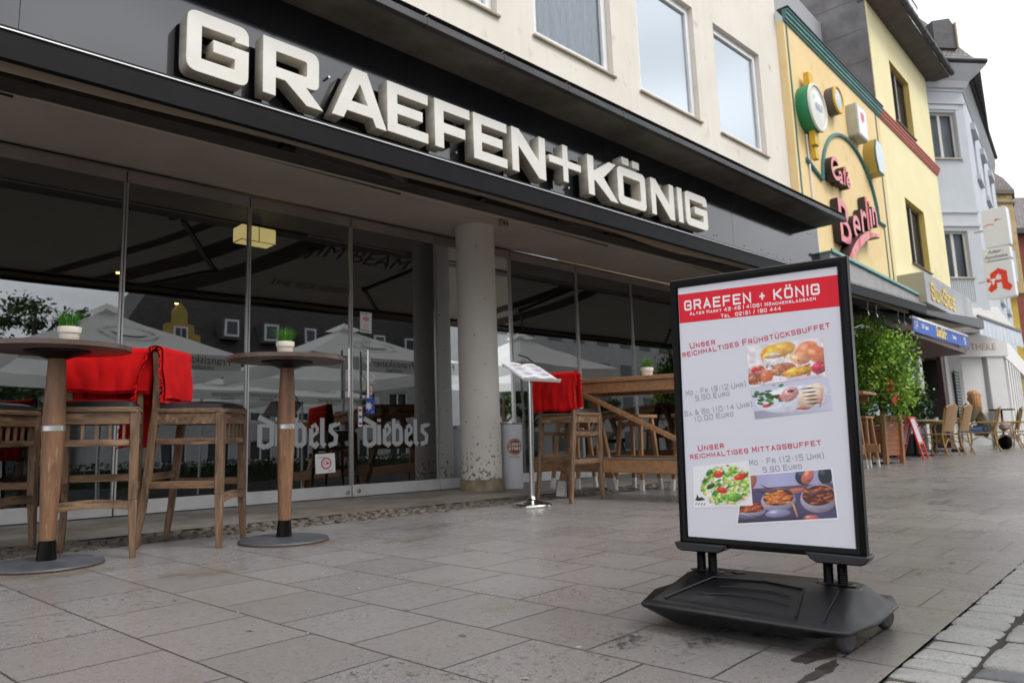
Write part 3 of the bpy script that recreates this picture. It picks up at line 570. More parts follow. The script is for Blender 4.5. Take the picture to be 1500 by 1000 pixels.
# brand lettering in blackletter on the two door leaves
M_letter = mat('frosted_letter', (.40,.41,.42), rough=.5); 
def bl(mb, x0, z0, H, W, P):
    T = .125
    def S(pts, t=T, k=0):
        ribbon(mb, [(x0+p[0]*W, z0+p[1]*H) for p in pts], t*H, P, k)
    x = 0
    # D
    S([(.02,.97),(.17,.76),(.17,.15),(.10,.04)], .16, 0); S([(.035,.74),(.035,.12),(.10,.03)], .16, 1); S([(.03,.72),(.15,.68)], .09, 2)
    # i
    S([(.232,.96),(.232,.86)], .15, 0); S([(.232,.75),(.232,.06)], .16, 1)
    # e
    def e(q): S([(q,.62),(q,.14),(q+.05,.05),(q+.085,.16)], .15, 0); S([(q,.66),(q+.045,.74),(q+.075,.62),(q+.07,.5),(q+.005,.34)], .11, 2)
    e(.31)
    S([(.445,.97),(.445,.14),(.49,.05)], .16, 0); S([(.455,.66),(.50,.74),(.545,.62),(.545,.16),(.49,.05)], .15, 1)
    e(.63)
    S([(.765,.97),(.765,.14),(.80,.05)], .16, 0)
    S([(.945,.76),(.875,.70),(.87,.54),(.94,.38),(.93,.14),(.845,.06)], .15, 1)
    S([(.99,.80),(.93,.72)], .10, 3)
for k, (a, b) in ((4, (3.27,4.165)), (5, (4.42,5.31))):
    D = doors[k-1]; ox, oy, oz = D.location; mb = MB()
    bl(mb, a-ox, .795-oz, .30, (b-a), lambda x, z, kk, oy=oy: (x, YD-.0035-.00015*kk-oy, z)); mb.build('lettering', M_letter, D)
def sticker(D, x0, x1, z0, z1, draw, name='sticker', tilt=0, label=None):
    ox, oy, oz = D.location; cx, cz = (x0+x1)/2, (z0+z1)/2; objs = []
    cols = {}
    def P(x, z, k):
        dx, dz = x-cx, z-cz; return (cx-ox+dx*math.cos(tilt)-dz*math.sin(tilt), YD-.003-.0004*k-oy, cz-oz+dx*math.sin(tilt)+dz*math.cos(tilt))
    mb = MB(); mats = []
    def use(m):
        if m not in mats: mats.append(m)
        mb.m = mats.index(m)
    def rect(a, b, c, d, m, k=1): use(m); mb.quad(P(a,c,k),P(b,c,k),P(b,d,k),P(a,d,k))
    def disc(x, z, r, m, k=1, r0=0, a0=0, a1=2*math.pi, n=28):
        use(m)
        for i in range(n):
            t0 = a0+(a1-a0)*i/n; t1 = a0+(a1-a0)*(i+1)/n
            mb.quad(P(x+r0*math.cos(t0),z+r0*math.sin(t0),k),P(x+r*math.cos(t0),z+r*math.sin(t0),k),P(x+r*math.cos(t1),z+r*math.sin(t1),k),P(x+r0*math.cos(t1),z+r0*math.sin(t1),k))
    def txt(s, x, z, h, m, k=2, w=.8): use(m); strokes(mb, s, x, z, h, lambda a, b, q: P(a, b, k+q*.1), t=.2, w=w, gap=.2)
    draw(rect, disc, txt); o = mb.build(name, mats, D)
    if label: o['label'] = label
    return o
W_ = mat('sticker_white', (.75,.75,.75), rough=.4); RD = mat('sticker_red', (.62,.02,.02), rough=.4); BL = mat('sticker_blue', (.02,.07,.38), rough=.4); BK = mat('sticker_black', (.02,.02,.02), rough=.4); ORG = mat('sticker_orange', (.75,.16,.05), rough=.4); PALE = mat('sticker_pale', (.50,.58,.56), rough=.5)
def wifi(rect, disc, txt):
    rect(4.40,4.545,1.985,2.205,W_,0); txt('WIR LEBEN', 4.41, 2.18, .012, BK)
    for r in (.058,.042,.026): disc(4.472, 2.10, r, RD, 1, r-.009, R(35), R(145), 12)
    disc(4.472, 2.055, .022, RD, 1, .017); txt('Freifunk', 4.408, 1.998, .021, BK, w=.72)
sticker(doors[4], 4.40, 4.545, 1.985, 2.205, wifi, tilt=R(-1), label='white poster with red wireless arcs')
sticker(doors[4], 4.42,4.52,1.83,1.93, lambda r, d, t: (d(4.475,1.885,.052,PALE,0), r(4.45,4.50,1.88,1.885,ORG,1), d(4.475,1.885,.02,ORG,1,.016,R(20),R(160))), label='pale round sticker with orange squiggle')
sticker(doors[4], 4.42,4.52,1.65,1.75, lambda r, d, t: (d(4.48,1.71,.055,PALE,0),), label='plain pale round sticker')
def crest(r, d, t):
    d(4.53,1.515,.045,W_,0,.036); d(4.53,1.515,.03,W_,0,.02); d(4.53,1.515,.01,W_,0)
    for k in range(10): a = k*.628; d(4.53+.026*math.cos(a),1.515+.026*math.sin(a),.006,W_,1)
    r(4.49,4.585,1.452,1.458,W_,0)
sticker(doors[4], 4.49,4.58,1.45,1.56, crest, label='white line crest sticker')
sticker(doors[4], 4.47,4.55,1.32,1.43, lambda r, d, t: (r(4.475,4.548,1.325,1.43,ORG,0), r(4.482,4.541,1.338,1.423,W_,1), d(4.512,1.40,.014,ORG,2), r(4.492,4.53,1.355,1.372,BL,2)), label='orange and white sticker')
def star(r, d, t):
    r(4.465,4.575,1.135,1.31,BL,0)
    for k in range(7):
        a = k*2*math.pi/7+.3; d(4.50+.022*math.cos(a),1.215+.022*math.sin(a),.022,W_,1,0,a-.4,a+.4,3)
    d(4.50,1.215,.03,W_,1); t('RESTAURANT',4.47,1.295,.007,W_); t('DEAL',4.535,1.15,.009,W_)
sticker(doors[4], 4.465,4.575,1.135,1.31, star, label='blue sticker with a big white star')
sticker(doors[4], 4.37,4.42,1.0,1.21, lambda r, d, t: (r(4.372,4.42,1.0,1.205,W_,0), r(4.377,4.415,1.155,1.185,ORG,1), r(4.385,4.407,1.16,1.18,RD,2), r(4.377,4.415,1.09,1.115,BL,1), r(4.377,4.415,1.02,1.045,RD,1), r(4.396,4.415,1.02,1.045,BL,2)), label='narrow strip of bank card signs')
sticker(doors[3], 3.88,4.10,.545,.735, lambda r, d, t: (r(3.88,4.10,.545,.735,W_,0), d(4.0,.64,.058,RD,1,.044), t('Hinweis',3.92,.695,.012,BK), d(3.99,.645,.02,BL,1,.014), r(4.0,4.03,.63,.65,RD,2), t('Danke',4.02,.56,.012,BK)), tilt=R(2.5), label='white notice with a red ring')

# small grey sensor box under the soffit
S = tag(empty('sensor_box', (5.72, 5.84, SO(5.7)-.07)), 'small grey sensor box under the soffit by the column top', 'sensor'); mb = MB(); mb.box(-.05,.05,-.035,.035,-.02,.055); mb.box(-.012,.012,-.012,.012,.055,.07); mb.build('housing', mat('grey_plastic', (.30,.28,.25), rough=.5), S, bevel=.006)
mb = MB(); mb.box(-.035,-.012,-.037,-.035,.0,.03); mb.box(.012,.035,-.037,-.035,.0,.03); mb.build('lens', M_black, S)

# ---------------------------------------------------------------- sign letters GRAEFEN+KOENIG
SG = tag(empty('sign_lettering', (0, 5.75, 0)), 'large raised cream metal letters spelling the restaurant name on the black fascia', 'sign')
M_lf = mat('letter_face', (.76,.74,.68), (.69,.665,.60), 3, rough=.45, c3=(.55,.50,.42), s3=9, thr3=(.68,.8)); M_ls = mat('letter_side', (.68,.63,.54), (.52,.47,.39), 4, rough=.42, metal=.1, bump=.1, bscale=40, stretch=(1,1,3))
H = .505; T = .112
def letter(ch, W, T=T, H=H):
    r = .085
    if ch == 'G':
        return [rc([(0,0),(W,0),(W,.305),(W*.42,.305),(W*.42,.305-T*.88),(W-T,.305-T*.88),(W-T,T),(T,T),(T,H-T),(W-T,H-T),(W-T,H-T-.035),(W,H-T-.035),(W,H),(0,H)], [r,r,0,0,0,0,0,0,0,0,0,0,r,r])]
    if ch == 'O': return [rc([(0,0),(W,0),(W,H),(0,H)], r), rc([(T,T),(T,H-T),(W-T,H-T),(W-T,T)], .02, 3)]
    if ch == 'E': return [[(0,0),(W,0),(W,T*.9),(T,T*.9),(T,.205),(W*.86,.205),(W*.86,.205+T*.88),(T,.205+T*.88),(T,H-T*.9),(W,H-T*.9),(W,H),(0,H)]]
    if ch == 'F': return [[(0,0),(T,0),(T,.17),(W*.86,.17),(W*.86,.17+T*.9),(T,.17+T*.9),(T,H-T*.9),(W,H-T*.9),(W,H),(0,H)]]
    if ch == 'N': return [[(0,0),(T*.9,0),(T*.9,H-.19),(W-T,0),(W,0),(W,H),(W-T*.9,H),(W-T*.9,.19),(T,H),(0,H)]]
    if ch == 'I': return [[(0,0),(T,0),(T,H),(0,H)]]
    if ch == 'K': return [[(0,0),(T,0),(T,.20),(T*1.25,.20),(W-T*1.35,0),(W,0),(W*.52,.275),(W*.98,H),(W-T*1.4,H),(T*1.25,.33),(T,.33),(T,H),(0,H)]]
    if ch == 'A': return [[(0,0),(T*1.05,0),(T*1.05+.035,.08),(W-T*1.05-.035,.08),(W-T*1.05,0),(W,0),(W/2+.075,H),(W/2-.075,H)], [(T*1.05+.08,.18),(W/2,H-.13),(W-T*1.05-.08,.18)]]
    if ch == 'R': return [rc([(0,0),(T,0),(T,.165),(W*.36,.165),(W*.72,0),(W*1.0,0),(W*.70,.165),(W*.93,.165),(W*.93,H),(0,H)], [0,0,0,0,0,0,0,.07,r,0]), rc([(T,.165+T*.85),(T,H-T*.9),(W*.93-T,H-T*.9),(W*.93-T,.165+T*.85)], [0,0,.025,.025], 3)]
    if ch == '+': return [[(W/2-T*.38,.06),(W/2+T*.38,.06),(W/2+T*.38,.285-T*.37),(W,.285-T*.37),(W,.285+T*.37),(W/2+T*.38,.285+T*.37),(W/2+T*.38,.51),(W/2-T*.38,.51),(W/2-T*.38,.285+T*.37),(0,.285+T*.37),(0,.285-T*.37),(W/2-T*.38,.285-T*.37)]]
LT = [('G',2.115,.50),('R',2.745,.56),('A',3.40,.585),('E',4.0,.485),('F',4.575,.465),('E',5.095,.485),('N',5.66,.54),('+',6.27,.56),('K',6.965,.58),('O',7.56,.60),('N',8.29,.54),('I',8.93,.105),('G',9.125,.575)]
for i, (ch, x, W) in enumerate(LT):
    z = 3.695+.0165*(x-2.1)
    loops = letter(ch, W)
    if i == 9: loops += [[(W*.18,H+.05),(W*.42,H+.05),(W*.42,H+.14),(W*.18,H+.14)], [(W*.56,H+.05),(W*.8,H+.05),(W*.8,H+.14),(W*.56,H+.14)]]
    o = outline_obj('letter', loops, .15, [M_lf, M_ls], SG, bevel=.003); o.location = (x, 0, z)
    for px in ((.06, W-.06) if W > .2 else (.06,)):
        for pz in (.08, H-.08): mb = MB(); mb.tube([(px,0,pz),(px,.05,pz)], .012, 8); mb.build('spacer', M_steel, o, smooth=True)

# ---------------------------------------------------------------- extended awning in front of the sign
A1 = tag(empty('awning', (0,0,0)), 'long black front bar of the extended awning below the letter sign', 'awning')
AX0, AX1, AY = -2.6, 14.28, 4.2
def az(x): return .0145*(x-.9)
M_fab = clothmat('awning_cloth', (.15,.135,.11), .25)
def cloth(s, t):
    x = AX0+.05+s*(AX1-AX0-.1); y = AY+.03+t*1.42; sag = -.05*math.sin(math.pi*t)-.018*math.sin(math.pi*t)*math.sin(x*2.1)
    return (x, y, 2.745+az(x)+t*.66+sag)
mb = MB(); mb.grid(cloth, 80, 14); mb.build('cloth', M_fab, A1, smooth=True)
mb = MB()
def beam(mb, x0, x1, prof):
    n = len(prof); vs = [(x0, y, z+az(x0)) for y, z in prof]+[(x1, y, z+az(x1)) for y, z in prof]
    mb.add(vs, [tuple(range(n)), tuple(range(n,2*n))[::-1]]+[(i,(i+1)%n,(i+1)%n+n,i+n) for i in range(n)])
beam(mb, AX0, AX1, [(4.155,2.648),(4.215,2.655),(4.24,2.70),(4.24,2.80),(4.20,2.836),(4.18,2.83),(4.16,2.795)]); mb.build('front_bar', mat('bar_charcoal', (.002,.002,.003), (.004,.004,.005), 5, rough=.5, spec=.12), A1)
mb = MB(); beam(mb, AX0, AX1, [(4.150,2.796),(4.158,2.796),(4.158,2.803),(4.150,2.803)]); mb.build('bar_trim', M_alu, A1)
mb = MB(); beam(mb, AX0, AX1+.02, [(5.55,3.19),(5.78,3.19),(5.78,3.44),(5.62,3.44)]); mb.build('cassette', mat('cassette_brown', (.06,.045,.038), (.035,.027,.023), 3, rough=.5), A1)
mb = MB(); mb.tube([(AX0+.1,5.52,3.275+az(AX0)),(AX1-.1,5.52,3.275+az(AX1))], .042, 12); mb.build('roller_tube', mat('roller', (.11,.085,.07), (.06,.045,.04), 4, rough=.5), A1, smooth=True)
mb = MB(); mb.grid(lambda s, t: (AX0+.2+s*16.2, 4.30+.015*math.sin(s*60), 2.66+az(AX0+.2+s*16.2)+t*.05-(.035*max(0,math.sin((s-.05)*15))**2)*(1-t)), 120, 2); mb.build('hem', mat('hem_beige', (.42,.34,.25), rough=.8), A1, smooth=True)
for x0, dr in ((-1.5,1),(3.0,1),(6.3,-1),(9.3,-1),(13.6,-1)):
    mb = MB(); e = (x0+dr*.62, 4.86, 2.88+az(x0)); mb.bar((x0,5.5,3.2+az(x0)), e, .05, .04); mb.bar(e, (x0-dr*.05, 4.25, 2.70+az(x0)), .04, .035); mb.tube([(e[0],e[1],e[2]-.03),(e[0],e[1],e[2]+.03)], .035, 12); mb.build('folding_arm', mat('arm_dark', (.05,.045,.04), rough=.5), A1)
for x in (.25, 1.15, 2.9, 5.1, 7.2, 9.0):
    mb = MB(); mb.box(x-.035,x+.035,5.46,5.56,3.19+az(x),3.33+az(x)); mb.build('bracket', M_black, A1, bevel=.004)
M_print = mat('cloth_print', (.075,.065,.055), rough=.9)
for xa, w_ in ((2.75,.16),(3.25,.34),(3.95,.42),(8.6,.3),(9.2,.4)):
    mb = MB(); mb.grid(lambda s, t: (lambda q: (q[0], q[1], q[2]-.004))(cloth((xa+w_*s+1.5*(t-.5)-AX0-.05)/(AX1-AX0-.1), .03+.94*t)), 6, 14); mb.build('printed_band', mat('band_print', (.09,.08,.066), rough=.9), A1, smooth=True)
for s, size, xx, yy in (('JIM BEAM', .36, 5.35, 5.22), ('THE BOURBON', .17, 5.0, 4.62)):
    sl = math.atan2(.66, 1.42)
    t = (yy-AY-.03)/1.42; text_obj('print', s, size, M_print, A1, (xx, yy, 2.745+az(xx)+t*.66-.075), (sl, 0, 0), .0005)
# ---------------------------------------------------------------- woods and cloths
M_wold = mat('weathered_wood', (.20,.115,.062), (.085,.048,.028), 7, rough=.65, bump=.35, bscale=30, stretch=(5,5,.9), thr=(.38,.66), c3=(.32,.22,.13), s3=5, thr3=(.58,.75))
M_woldh = mat('weathered_wood_rail', (.22,.125,.066), (.085,.048,.028), 7, rough=.65, bump=.35, bscale=30, stretch=(.9,5,5), thr=(.38,.66), c3=(.34,.23,.135), s3=5, thr3=(.58,.75))
M_woldv = mat('weathered_wood_side_rail', (.22,.125,.066), (.085,.048,.028), 7, rough=.65, bump=.35, bscale=30, stretch=(5,.9,5), thr=(.38,.66), c3=(.34,.23,.135), s3=5, thr3=(.58,.75))
M_wcol = mat('column_wood', (.25,.125,.06), (.12,.058,.032), 5, rough=.48, bump=.4, bscale=24, stretch=(6,6,.8), thr=(.35,.7), c3=(.33,.20,.11), s3=9, thr3=(.60,.72))
M_wtop = mat('table_edge_wood', (.115,.075,.06), (.075,.05,.042), 4, rough=.35, stretch=(1,6,6))
M_wund = mat('table_underside', (.22,.115,.05), (.17,.085,.035), 3, rough=.7)
M_wteak = mat('oiled_pine', (.34,.175,.075), (.22,.105,.045), 4, rough=.55, bump=.2, bscale=26, stretch=(1,8,8), thr=(.35,.65))
M_wteak2 = mat('oiled_pine_upright', (.36,.19,.085), (.24,.12,.055), 4, rough=.55, bump=.2, bscale=26, stretch=(8,8,1), thr=(.35,.65))
M_sock = mat('white_dipped_paint', (.62,.62,.60), (.50,.50,.48), 9, rough=.6)
M_leath = mat('black_vinyl', (.012,.012,.013), (.02,.02,.022), 6, rough=.28, bump=.12, bscale=30)
M_iron = mat('cast_iron', (.045,.048,.055), (.075,.08,.09), 9, rough=.4, rough2=.55, bump=.15, c3=(.16,.17,.18), s3=6, thr3=(.66,.72))
M_rust = mat('rusty_edge', (.16,.07,.035), (.09,.05,.035), 18, rough=.8)
M_blk = mat('black_plastic', (.0025,.0027,.0035), (.005,.0055,.007), 4, rough=.28, rough2=.42, bump=.12, bscale=300, spec=.5, c3=(.03,.03,.032), s3=9, thr3=(.62,.8))
M_red = mat('red_fleece', (.62,.010,.010), (.50,.006,.008), 9, rough=.95, sheen=.02, spec=.1, bump=.6, bscale=220)
M_pot = mat('cream_ceramic', (.62,.58,.49), (.55,.50,.42), 5, rough=.5)
M_grass = mat('pot_grass', (.05,.22,.015), (.12,.34,.03), 6, rough=.5, thr=(.4,.6))
M_grass2 = mat('pot_grass_dark', (.02,.10,.01), (.04,.15,.02), 6, rough=.5)

def bar_table(x, y, yaw, label):
    e = standing('bar_table', x, y, yaw, label, 'bar table', 'round bar tables by the glass front')
    b = MB(); b.lathe([(.262,0),(.262,.004)], 64); rim = b.build('base_rim', M_rust, e)
    b = MB(); b.lathe([(.258,.004),(.262,.010),(.258,.018),(.20,.024),(.07,.030),(0,.030)], 64); b.build('base_plate', M_iron, e, smooth=True)
    b = MB(); b.lathe([(.046,.028),(.043,.06),(.037,.125),(0,.125)], 32); b.build('collar', M_black, e, smooth=True)
    b = MB(); b.lathe([(.031,.122),(.035,.126),(.040,.25),(.046,.42),(.0505,.56),(.052,.665)], 28); b.lathe([(.052,.695),(.051,.76),(.047,.88),(.042,1.0),(.040,1.045)], 28); b.build('column', M_wcol, e, smooth=True)
    b = MB(); b.lathe([(.052,.665),(.0545,.668),(.0545,.692),(.052,.695)], 40); b.build('metal_ring', M_alu, e, smooth=True)
    b = MB(); b.lathe([(.05,1.035),(.085,1.048),(.15,1.066),(.155,1.074),(0,1.076)], 40); b.build('mounting_plate', M_black, e, smooth=True)
    b = MB(); b.lathe([(.0,1.077),(.338,1.077)], 72); b.build('underside', M_wund, e)
    b = MB(); b.lathe([(.339,1.076),(.343,1.078),(.343,1.099),(.339,1.102),(0,1.102)], 72); b.build('tabletop', M_wtop, e, smooth=True, ang=40)
    return e
bar_table(1.065, 4.426, .3, 'round wooden bar table on an iron disc at the left edge of the photo')
bar_table(2.28, 4.295, 1.1, 'round wooden bar table standing before the left glass door leaf')
def grass_pot(x, y, z, seed, label, sc_=1):
    e = empty('potted_grass', (x, y, z), seed, True); tag(e, label, 'potted plant', 'small grass pots on the tables'); e.scale = (sc_,)*3
    b = MB(); b.lathe([(.041,0),(.044,.004),(.0475,.052),(.0525,.054),(.0545,.082),(.0525,.085),(.048,.084),(.046,.07),(0,.07)], 36); b.build('pot', M_pot, e, smooth=True, ang=50)
    rg = random.Random(seed)
    for nm, m, n in (('grass', M_grass, 260), ('dark_grass', M_grass2, 120)):
        b = MB()
        for _ in range(n):
            a = rg.uniform(0,6.28); r0 = rg.uniform(0,.036); l = rg.uniform(.06,.125); out = rg.uniform(.01,.10)*(1 if nm == 'grass' else .9); w = rg.uniform(.0013,.0024); da = rg.uniform(-.5,.5)
            p0 = Vector((r0*math.cos(a), r0*math.sin(a), .068)); d = Vector((math.cos(a+da), math.sin(a+da), 0)); pts = []
            for k in range(4):
                t = k/3; pts.append(p0+d*out*t*t*1.05+Vector((0,0,1))*l*(t-.18*t*t*out/.1))
            sd = Vector((-d.y, d.x, 0)); vs = []
            for k, p in enumerate(pts): ww = w*(1-k/3.05); vs += [p-sd*ww, p+sd*ww]
            b.add(vs, [(0,1,3,2),(2,3,5,4),(4,5,7,6)])
        b.build(nm, m, e)
    return e
grass_pot(1.075, 4.27, GZ(1.07,4.27)+1.104, 1, 'small green grass pot on the leftmost bar table')
grass_pot(2.22, 4.19, GZ(2.22,4.19)+1.104, 2, 'small green grass pot on the bar table before the glass doors')

def bar_stool(x, y, yaw, label, spindles=True):
    e = standing('bar_stool', x, y, yaw, label, 'bar stool', 'weathered wooden bar stools'); W = .185; D = .20
    for sx in (-1, 1):      # front legs (towards -y)
        b = MB(); b.bar((sx*(W+.012), -D-.012, 0), (sx*W, -D, .30), .030, .030, up=(0,1,0), w2=.043, h2=.043); b.bar((sx*W,-D,.30),(sx*(W-.004),-D+.004,.765), .043,.043, up=(0,1,0), w2=.046,h2=.046); b.build('leg', M_wold, e, bevel=.004)
    for sx in (-1, 1):      # rear posts bend back towards the floor and lean back above the seat
        b = MB(); prof = [(.265,0,.030),(.235,.2,.036),(.212,.42,.044),(.192,.66,.046),(.178,.80,.044),(.176,.95,.040),(.188,1.08,.036),(.194,1.125,.030)]
        vs = []; n = len(prof)
        for yy, zz, t in prof:
            wx = .034 if zz < .9 else .032; cx = sx*(W-.004*(zz > .7)+.012*max(0,.3-zz)/.3)
            vs += [(cx-wx/2, yy-t/2, zz),(cx+wx/2, yy-t/2, zz),(cx+wx/2, yy+t/2, zz),(cx-wx/2, yy+t/2, zz)]
        fs = [(3,2,1,0), tuple(4*(n-1)+k for k in range(4))]
        for i in range(n-1):
            for k in range(4): k2 = (k+1) % 4; fs.append((4*i+k, 4*i+k2, 4*i+4+k2, 4*i+4+k))
        b.add(vs, fs); b.build('rear_post', M_wold, e, smooth=True, bevel=.005, ang=60)
    b = MB(); b.box(-W+.02,W-.02,-D-.012,-D+.012,.700,.762); b.box(-W+.02,W-.02,D-.012,D+.010,.700,.762)
    for sx in (-1,1): b.box(sx*W-.011,sx*W+.011,-D+.02,D-.02,.700,.762)
    b.build('seat_apron', M_woldh, e, bevel=.003)
    b = MB(); b.prism(rc([(-W-.018,-D-.026),(W+.018,-D-.026),(W+.014,D+.0),(-W-.014,D+.0)], .03, 4), .764, .792, 'z'); b.build('seat', M_woldh, e, bevel=.006)
    b = MB(); 
    def cush(s, t):
        u = (s-.5)*2; v = (t-.5)*2; k = (1-abs(u)**5)*(1-abs(v)**5); return (u*(W+.014), -.014+v*(D+.010), .786+.046*max(k,0)**.40+.004*k)
    b.grid(cush, 20, 20); b.build('cushion', M_leath, e, smooth=True)
    for nm, a, bb, ww, hh in (('footrest',(-W-.004,-D-.006,.27),(W+.004,-D-.006,.27),.024,.045),):
        b = MB(); n = 8; pts = [(-W-.004+(2*W+.008)*k/n, -D-.006-.028*math.sin(math.pi*k/n)*0, .27+.016*math.sin(math.pi*k/n)) for k in range(n+1)]
        for k in range(n): b.bar(pts[k], pts[k+1], ww, hh)
        b.build(nm, M_woldh, e, bevel=.002)
    for sx in (-1,1):
        b = MB(); b.bar((sx*(W+.002),-D,.355),(sx*(W+.002),D+.005,.355), .022,.042); b.build('side_rail', M_woldv, e, bevel=.003)
    b = MB(); b.bar((-W,D+.018,.40),(W,D+.018,.40), .022,.042); b.build('rear_rail', M_woldh, e, bevel=.003)
    b = MB(); b.box(-W+.02,W-.02,-D-.008,-D+.012,.585,.620); b.build('lower_rail', M_woldh, e, bevel=.002)
    for sx in (-1,1):
        b = MB(); b.box(sx*W-.010,sx*W+.010,-D+.02,D-.03,.585,.620); b.build('lower_rail', M_woldv, e, bevel=.002)
    if spindles:
        for k in range(5):
            b = MB() if k == 0 else b; xx = -W+.055+k*(2*W-.11)/4; b.box(xx-.007,xx+.007,-D-.004,-D+.010,.619,.702)
        b.build('spindles', M_wold, e)
    b = MB(); n = 10
    for z0, z1, yy in ((1.04,1.115,.184),(.90,.935,.172)):
        for k in range(n):
            t0 = k/n; t1 = (k+1)/n; f = lambda t: .018*math.sin(math.pi*t)
            b.add([(-W+2*W*t0,yy-.010+f(t0),z0),(-W+2*W*t1,yy-.010+f(t1),z0),(-W+2*W*t1,yy+.010+f(t1),z0),(-W+2*W*t0,yy+.010+f(t0),z0),(-W+2*W*t0,yy-.010+f(t0),z1),(-W+2*W*t1,yy-.010+f(t1),z1),(-W+2*W*t1,yy+.010+f(t1),z1),(-W+2*W*t0,yy+.010+f(t0),z1)],
                  [(0,3,2,1),(4,5,6,7),(0,1,5,4),(2,3,7,6)])
    b.build('backrest', M_woldh, e)
    return e
def blanket(src, w0, w1, lf, lb, seed, label, top=1.128, tassel='r', skew=0, yb=.190, flare=.03):
    """folded blanket hung over the stool's top rail; lf hangs on the seat side, lb behind"""
    e = empty('blanket', src.location); e.rotation_quaternion = src.rotation_quaternion; tag(e, label, 'blanket', 'red fleece blankets hung over stools')
    rg = random.Random(seed); ph = [rg.uniform(0,6) for _ in range(8)]; b = MB()
    def fn(s, t, off=0, grow=0):
        x = w0-grow+(w1-w0+2*grow)*s; L = lf+lb+.07; d = t*L; sk = skew*(s-.5)
        if d < lf: y = -.035-off; z = top-(lf-d)+.0
        elif d < lf+.07: a = (d-lf)/.07*math.pi; y = -.035*math.cos(a)*(1+off/.035); z = top+.022*math.sin(a)*(1+off/.03)
        else: y = .035+off; z = top-(d-lf-.07)
        hang = max(0, top-z); wv = (.010*math.sin(x*34+ph[0]+z*4)+.003*math.sin(x*71+ph[1]-z*11)+.004*math.sin(z*23+ph[2]+x*9))*min(1,hang*6)
        sgn = -1 if y < 0 else 1
        zz = z+sk*(1 if d > lf else .4)-.006*math.sin(x*21+ph[3])*min(1,hang*3)
        return (x+.010*math.sin(z*17+ph[4])*min(1,hang*4), yb+y+sgn*abs(wv)*1.1+(hang*flare if sgn > 0 else -hang*.03), zz)
    b.grid(lambda s, t: fn(s, t), 40, 70); b.grid(lambda s, t: fn(.02+.96*s, .025+.95*t, .014), 40, 70)
    b.build('fleece', M_red, e, smooth=True)
    b = MB()
    for side in ([1] if tassel == 'r' else [0]):
        for k in range(64):
            t = .02+.96*k/63; p = Vector(fn(side, t)); q = p+Vector(((1 if side else -1)*rg.uniform(.012,.026), rg.uniform(-.012,.012), rg.uniform(-.028,-.006)))
            b.tube([p, (p+q)/2+Vector((0,rg.uniform(-.006,.006),.004)), q], .0035, 5, rs=[.0028,.0045,.0026])
    b.build('fringe', M_red, e, smooth=True)
    return e
s2 = bar_stool(1.345, 4.63, math.atan2(-.45,-.18)+math.pi/2, 'bar stool with red blanket between the two bar tables, seat towards the camera')
s1 = bar_stool(1.89, 4.63, math.atan2(-.33,.34)+math.pi/2, 'bar stool seen from its side just left of the second bar table')
s3 = bar_stool(.90, 5.26, math.atan2(-.33,.34)+math.pi/2, 'bar stool mostly hidden behind the leftmost bar table')
s4 = bar_stool(5.345, 4.69, math.pi/2+.06, 'bar stool with a red blanket beside the menu stand', False)
blanket(s2, -.23, .235, .245, .30, 1, 'red blanket folded over the stool back right of the leftmost table', tassel='l', skew=-.02)
blanket(s1, -.215, .20, .30, .56, 2, 'red blanket draped over the stool left of the second bar table', tassel='l', flare=.26)
blanket(s4, -.24, .245, .30, .32, 3, 'red blanket over the stool beside the menu stand', tassel='l')
t = tag(empty('paper_slip', (5.30,4.60,GZ(5.3,4.6)+.835)), 'white paper slip sticking out below the red blanket at the menu stand', 'paper'); t.rotation_quaternion = TILT @ Euler((0,0,.3)).to_quaternion()
b = MB(); b.box(-.06,.05,-.09,.03,-.0,.004); b.build('sheet', mat('paper_white', (.72,.72,.70), rough=.8), t)

# ---------------------------------------------------------------- menu stand, ashtray
M_book = mat('menu_page', (.70,.69,.72), (.60,.59,.63), 20, rough=.6)
e = standing('menu_stand', 4.68, 4.55, 0, 'chrome post with an open white menu on a slanted shelf', 'menu stand')
b = MB(); b.lathe([(.165,0),(.167,.006),(.165,.022),(.150,.032),(.10,.040),(.045,.058),(.026,.085),(.024,.095),(0,.095)], 56); b.build('base', M_steel, e, smooth=True, ang=50)
b = MB(); b.tube([(0,0,.09),(0,0,1.10)], .022, 28); b.build('post', M_steel, e, smooth=True)
sh = empty('shelf', (0,0,0)); sh.parent = e
tl = R(30)
b = MB(); 
def sp(x, y, o=0): return (x, y*math.cos(tl)-o*math.sin(tl), 1.135+y*math.sin(tl)+o*math.cos(tl))
def slab_(b, x0, x1, y0, y1, o0, o1):
    b.add([sp(x0,y0,o0),sp(x1,y0,o0),sp(x1,y1,o0),sp(x0,y1,o0),sp(x0,y0,o1),sp(x1,y0,o1),sp(x1,y1,o1),sp(x0,y1,o1)], [(0,3,2,1),(4,5,6,7),(0,1,5,4),(1,2,6,5),(2,3,7,6),(3,0,4,7)])
bpy.data.objects.remove(sh)
slab_(b, -.21,.24,-.15,.15,-.012,0); slab_(b, -.21,.24,-.158,-.15,-.012,.018); sh = b.build('shelf', mat('pale_shelf', (.55,.55,.52), rough=.4), e, bevel=.002)
b = MB(); b.tube([sp(-.19,.14,-.02), sp(.2,.14,-.02)], .009, 8); b.tube([(0,0,1.08), sp(0,.0,-.012)], .03, 14); b.build('bracket', M_steel, e, smooth=True)
mn = empty('menu_book', e.location); mn.rotation_quaternion = e.rotation_quaternion; tag(mn, 'open white menu book lying on the slanted chrome stand', 'menu')
b = MB(); b.grid(lambda s, t: sp(-.195+.42*s, -.145+.28*t, .004+.018*abs(math.sin(math.pi*(s*2)))**.7*(1 if abs(s-.5) > .01 else 0)), 40, 6); b.build('pages', M_book, mn, smooth=True)
b = MB()
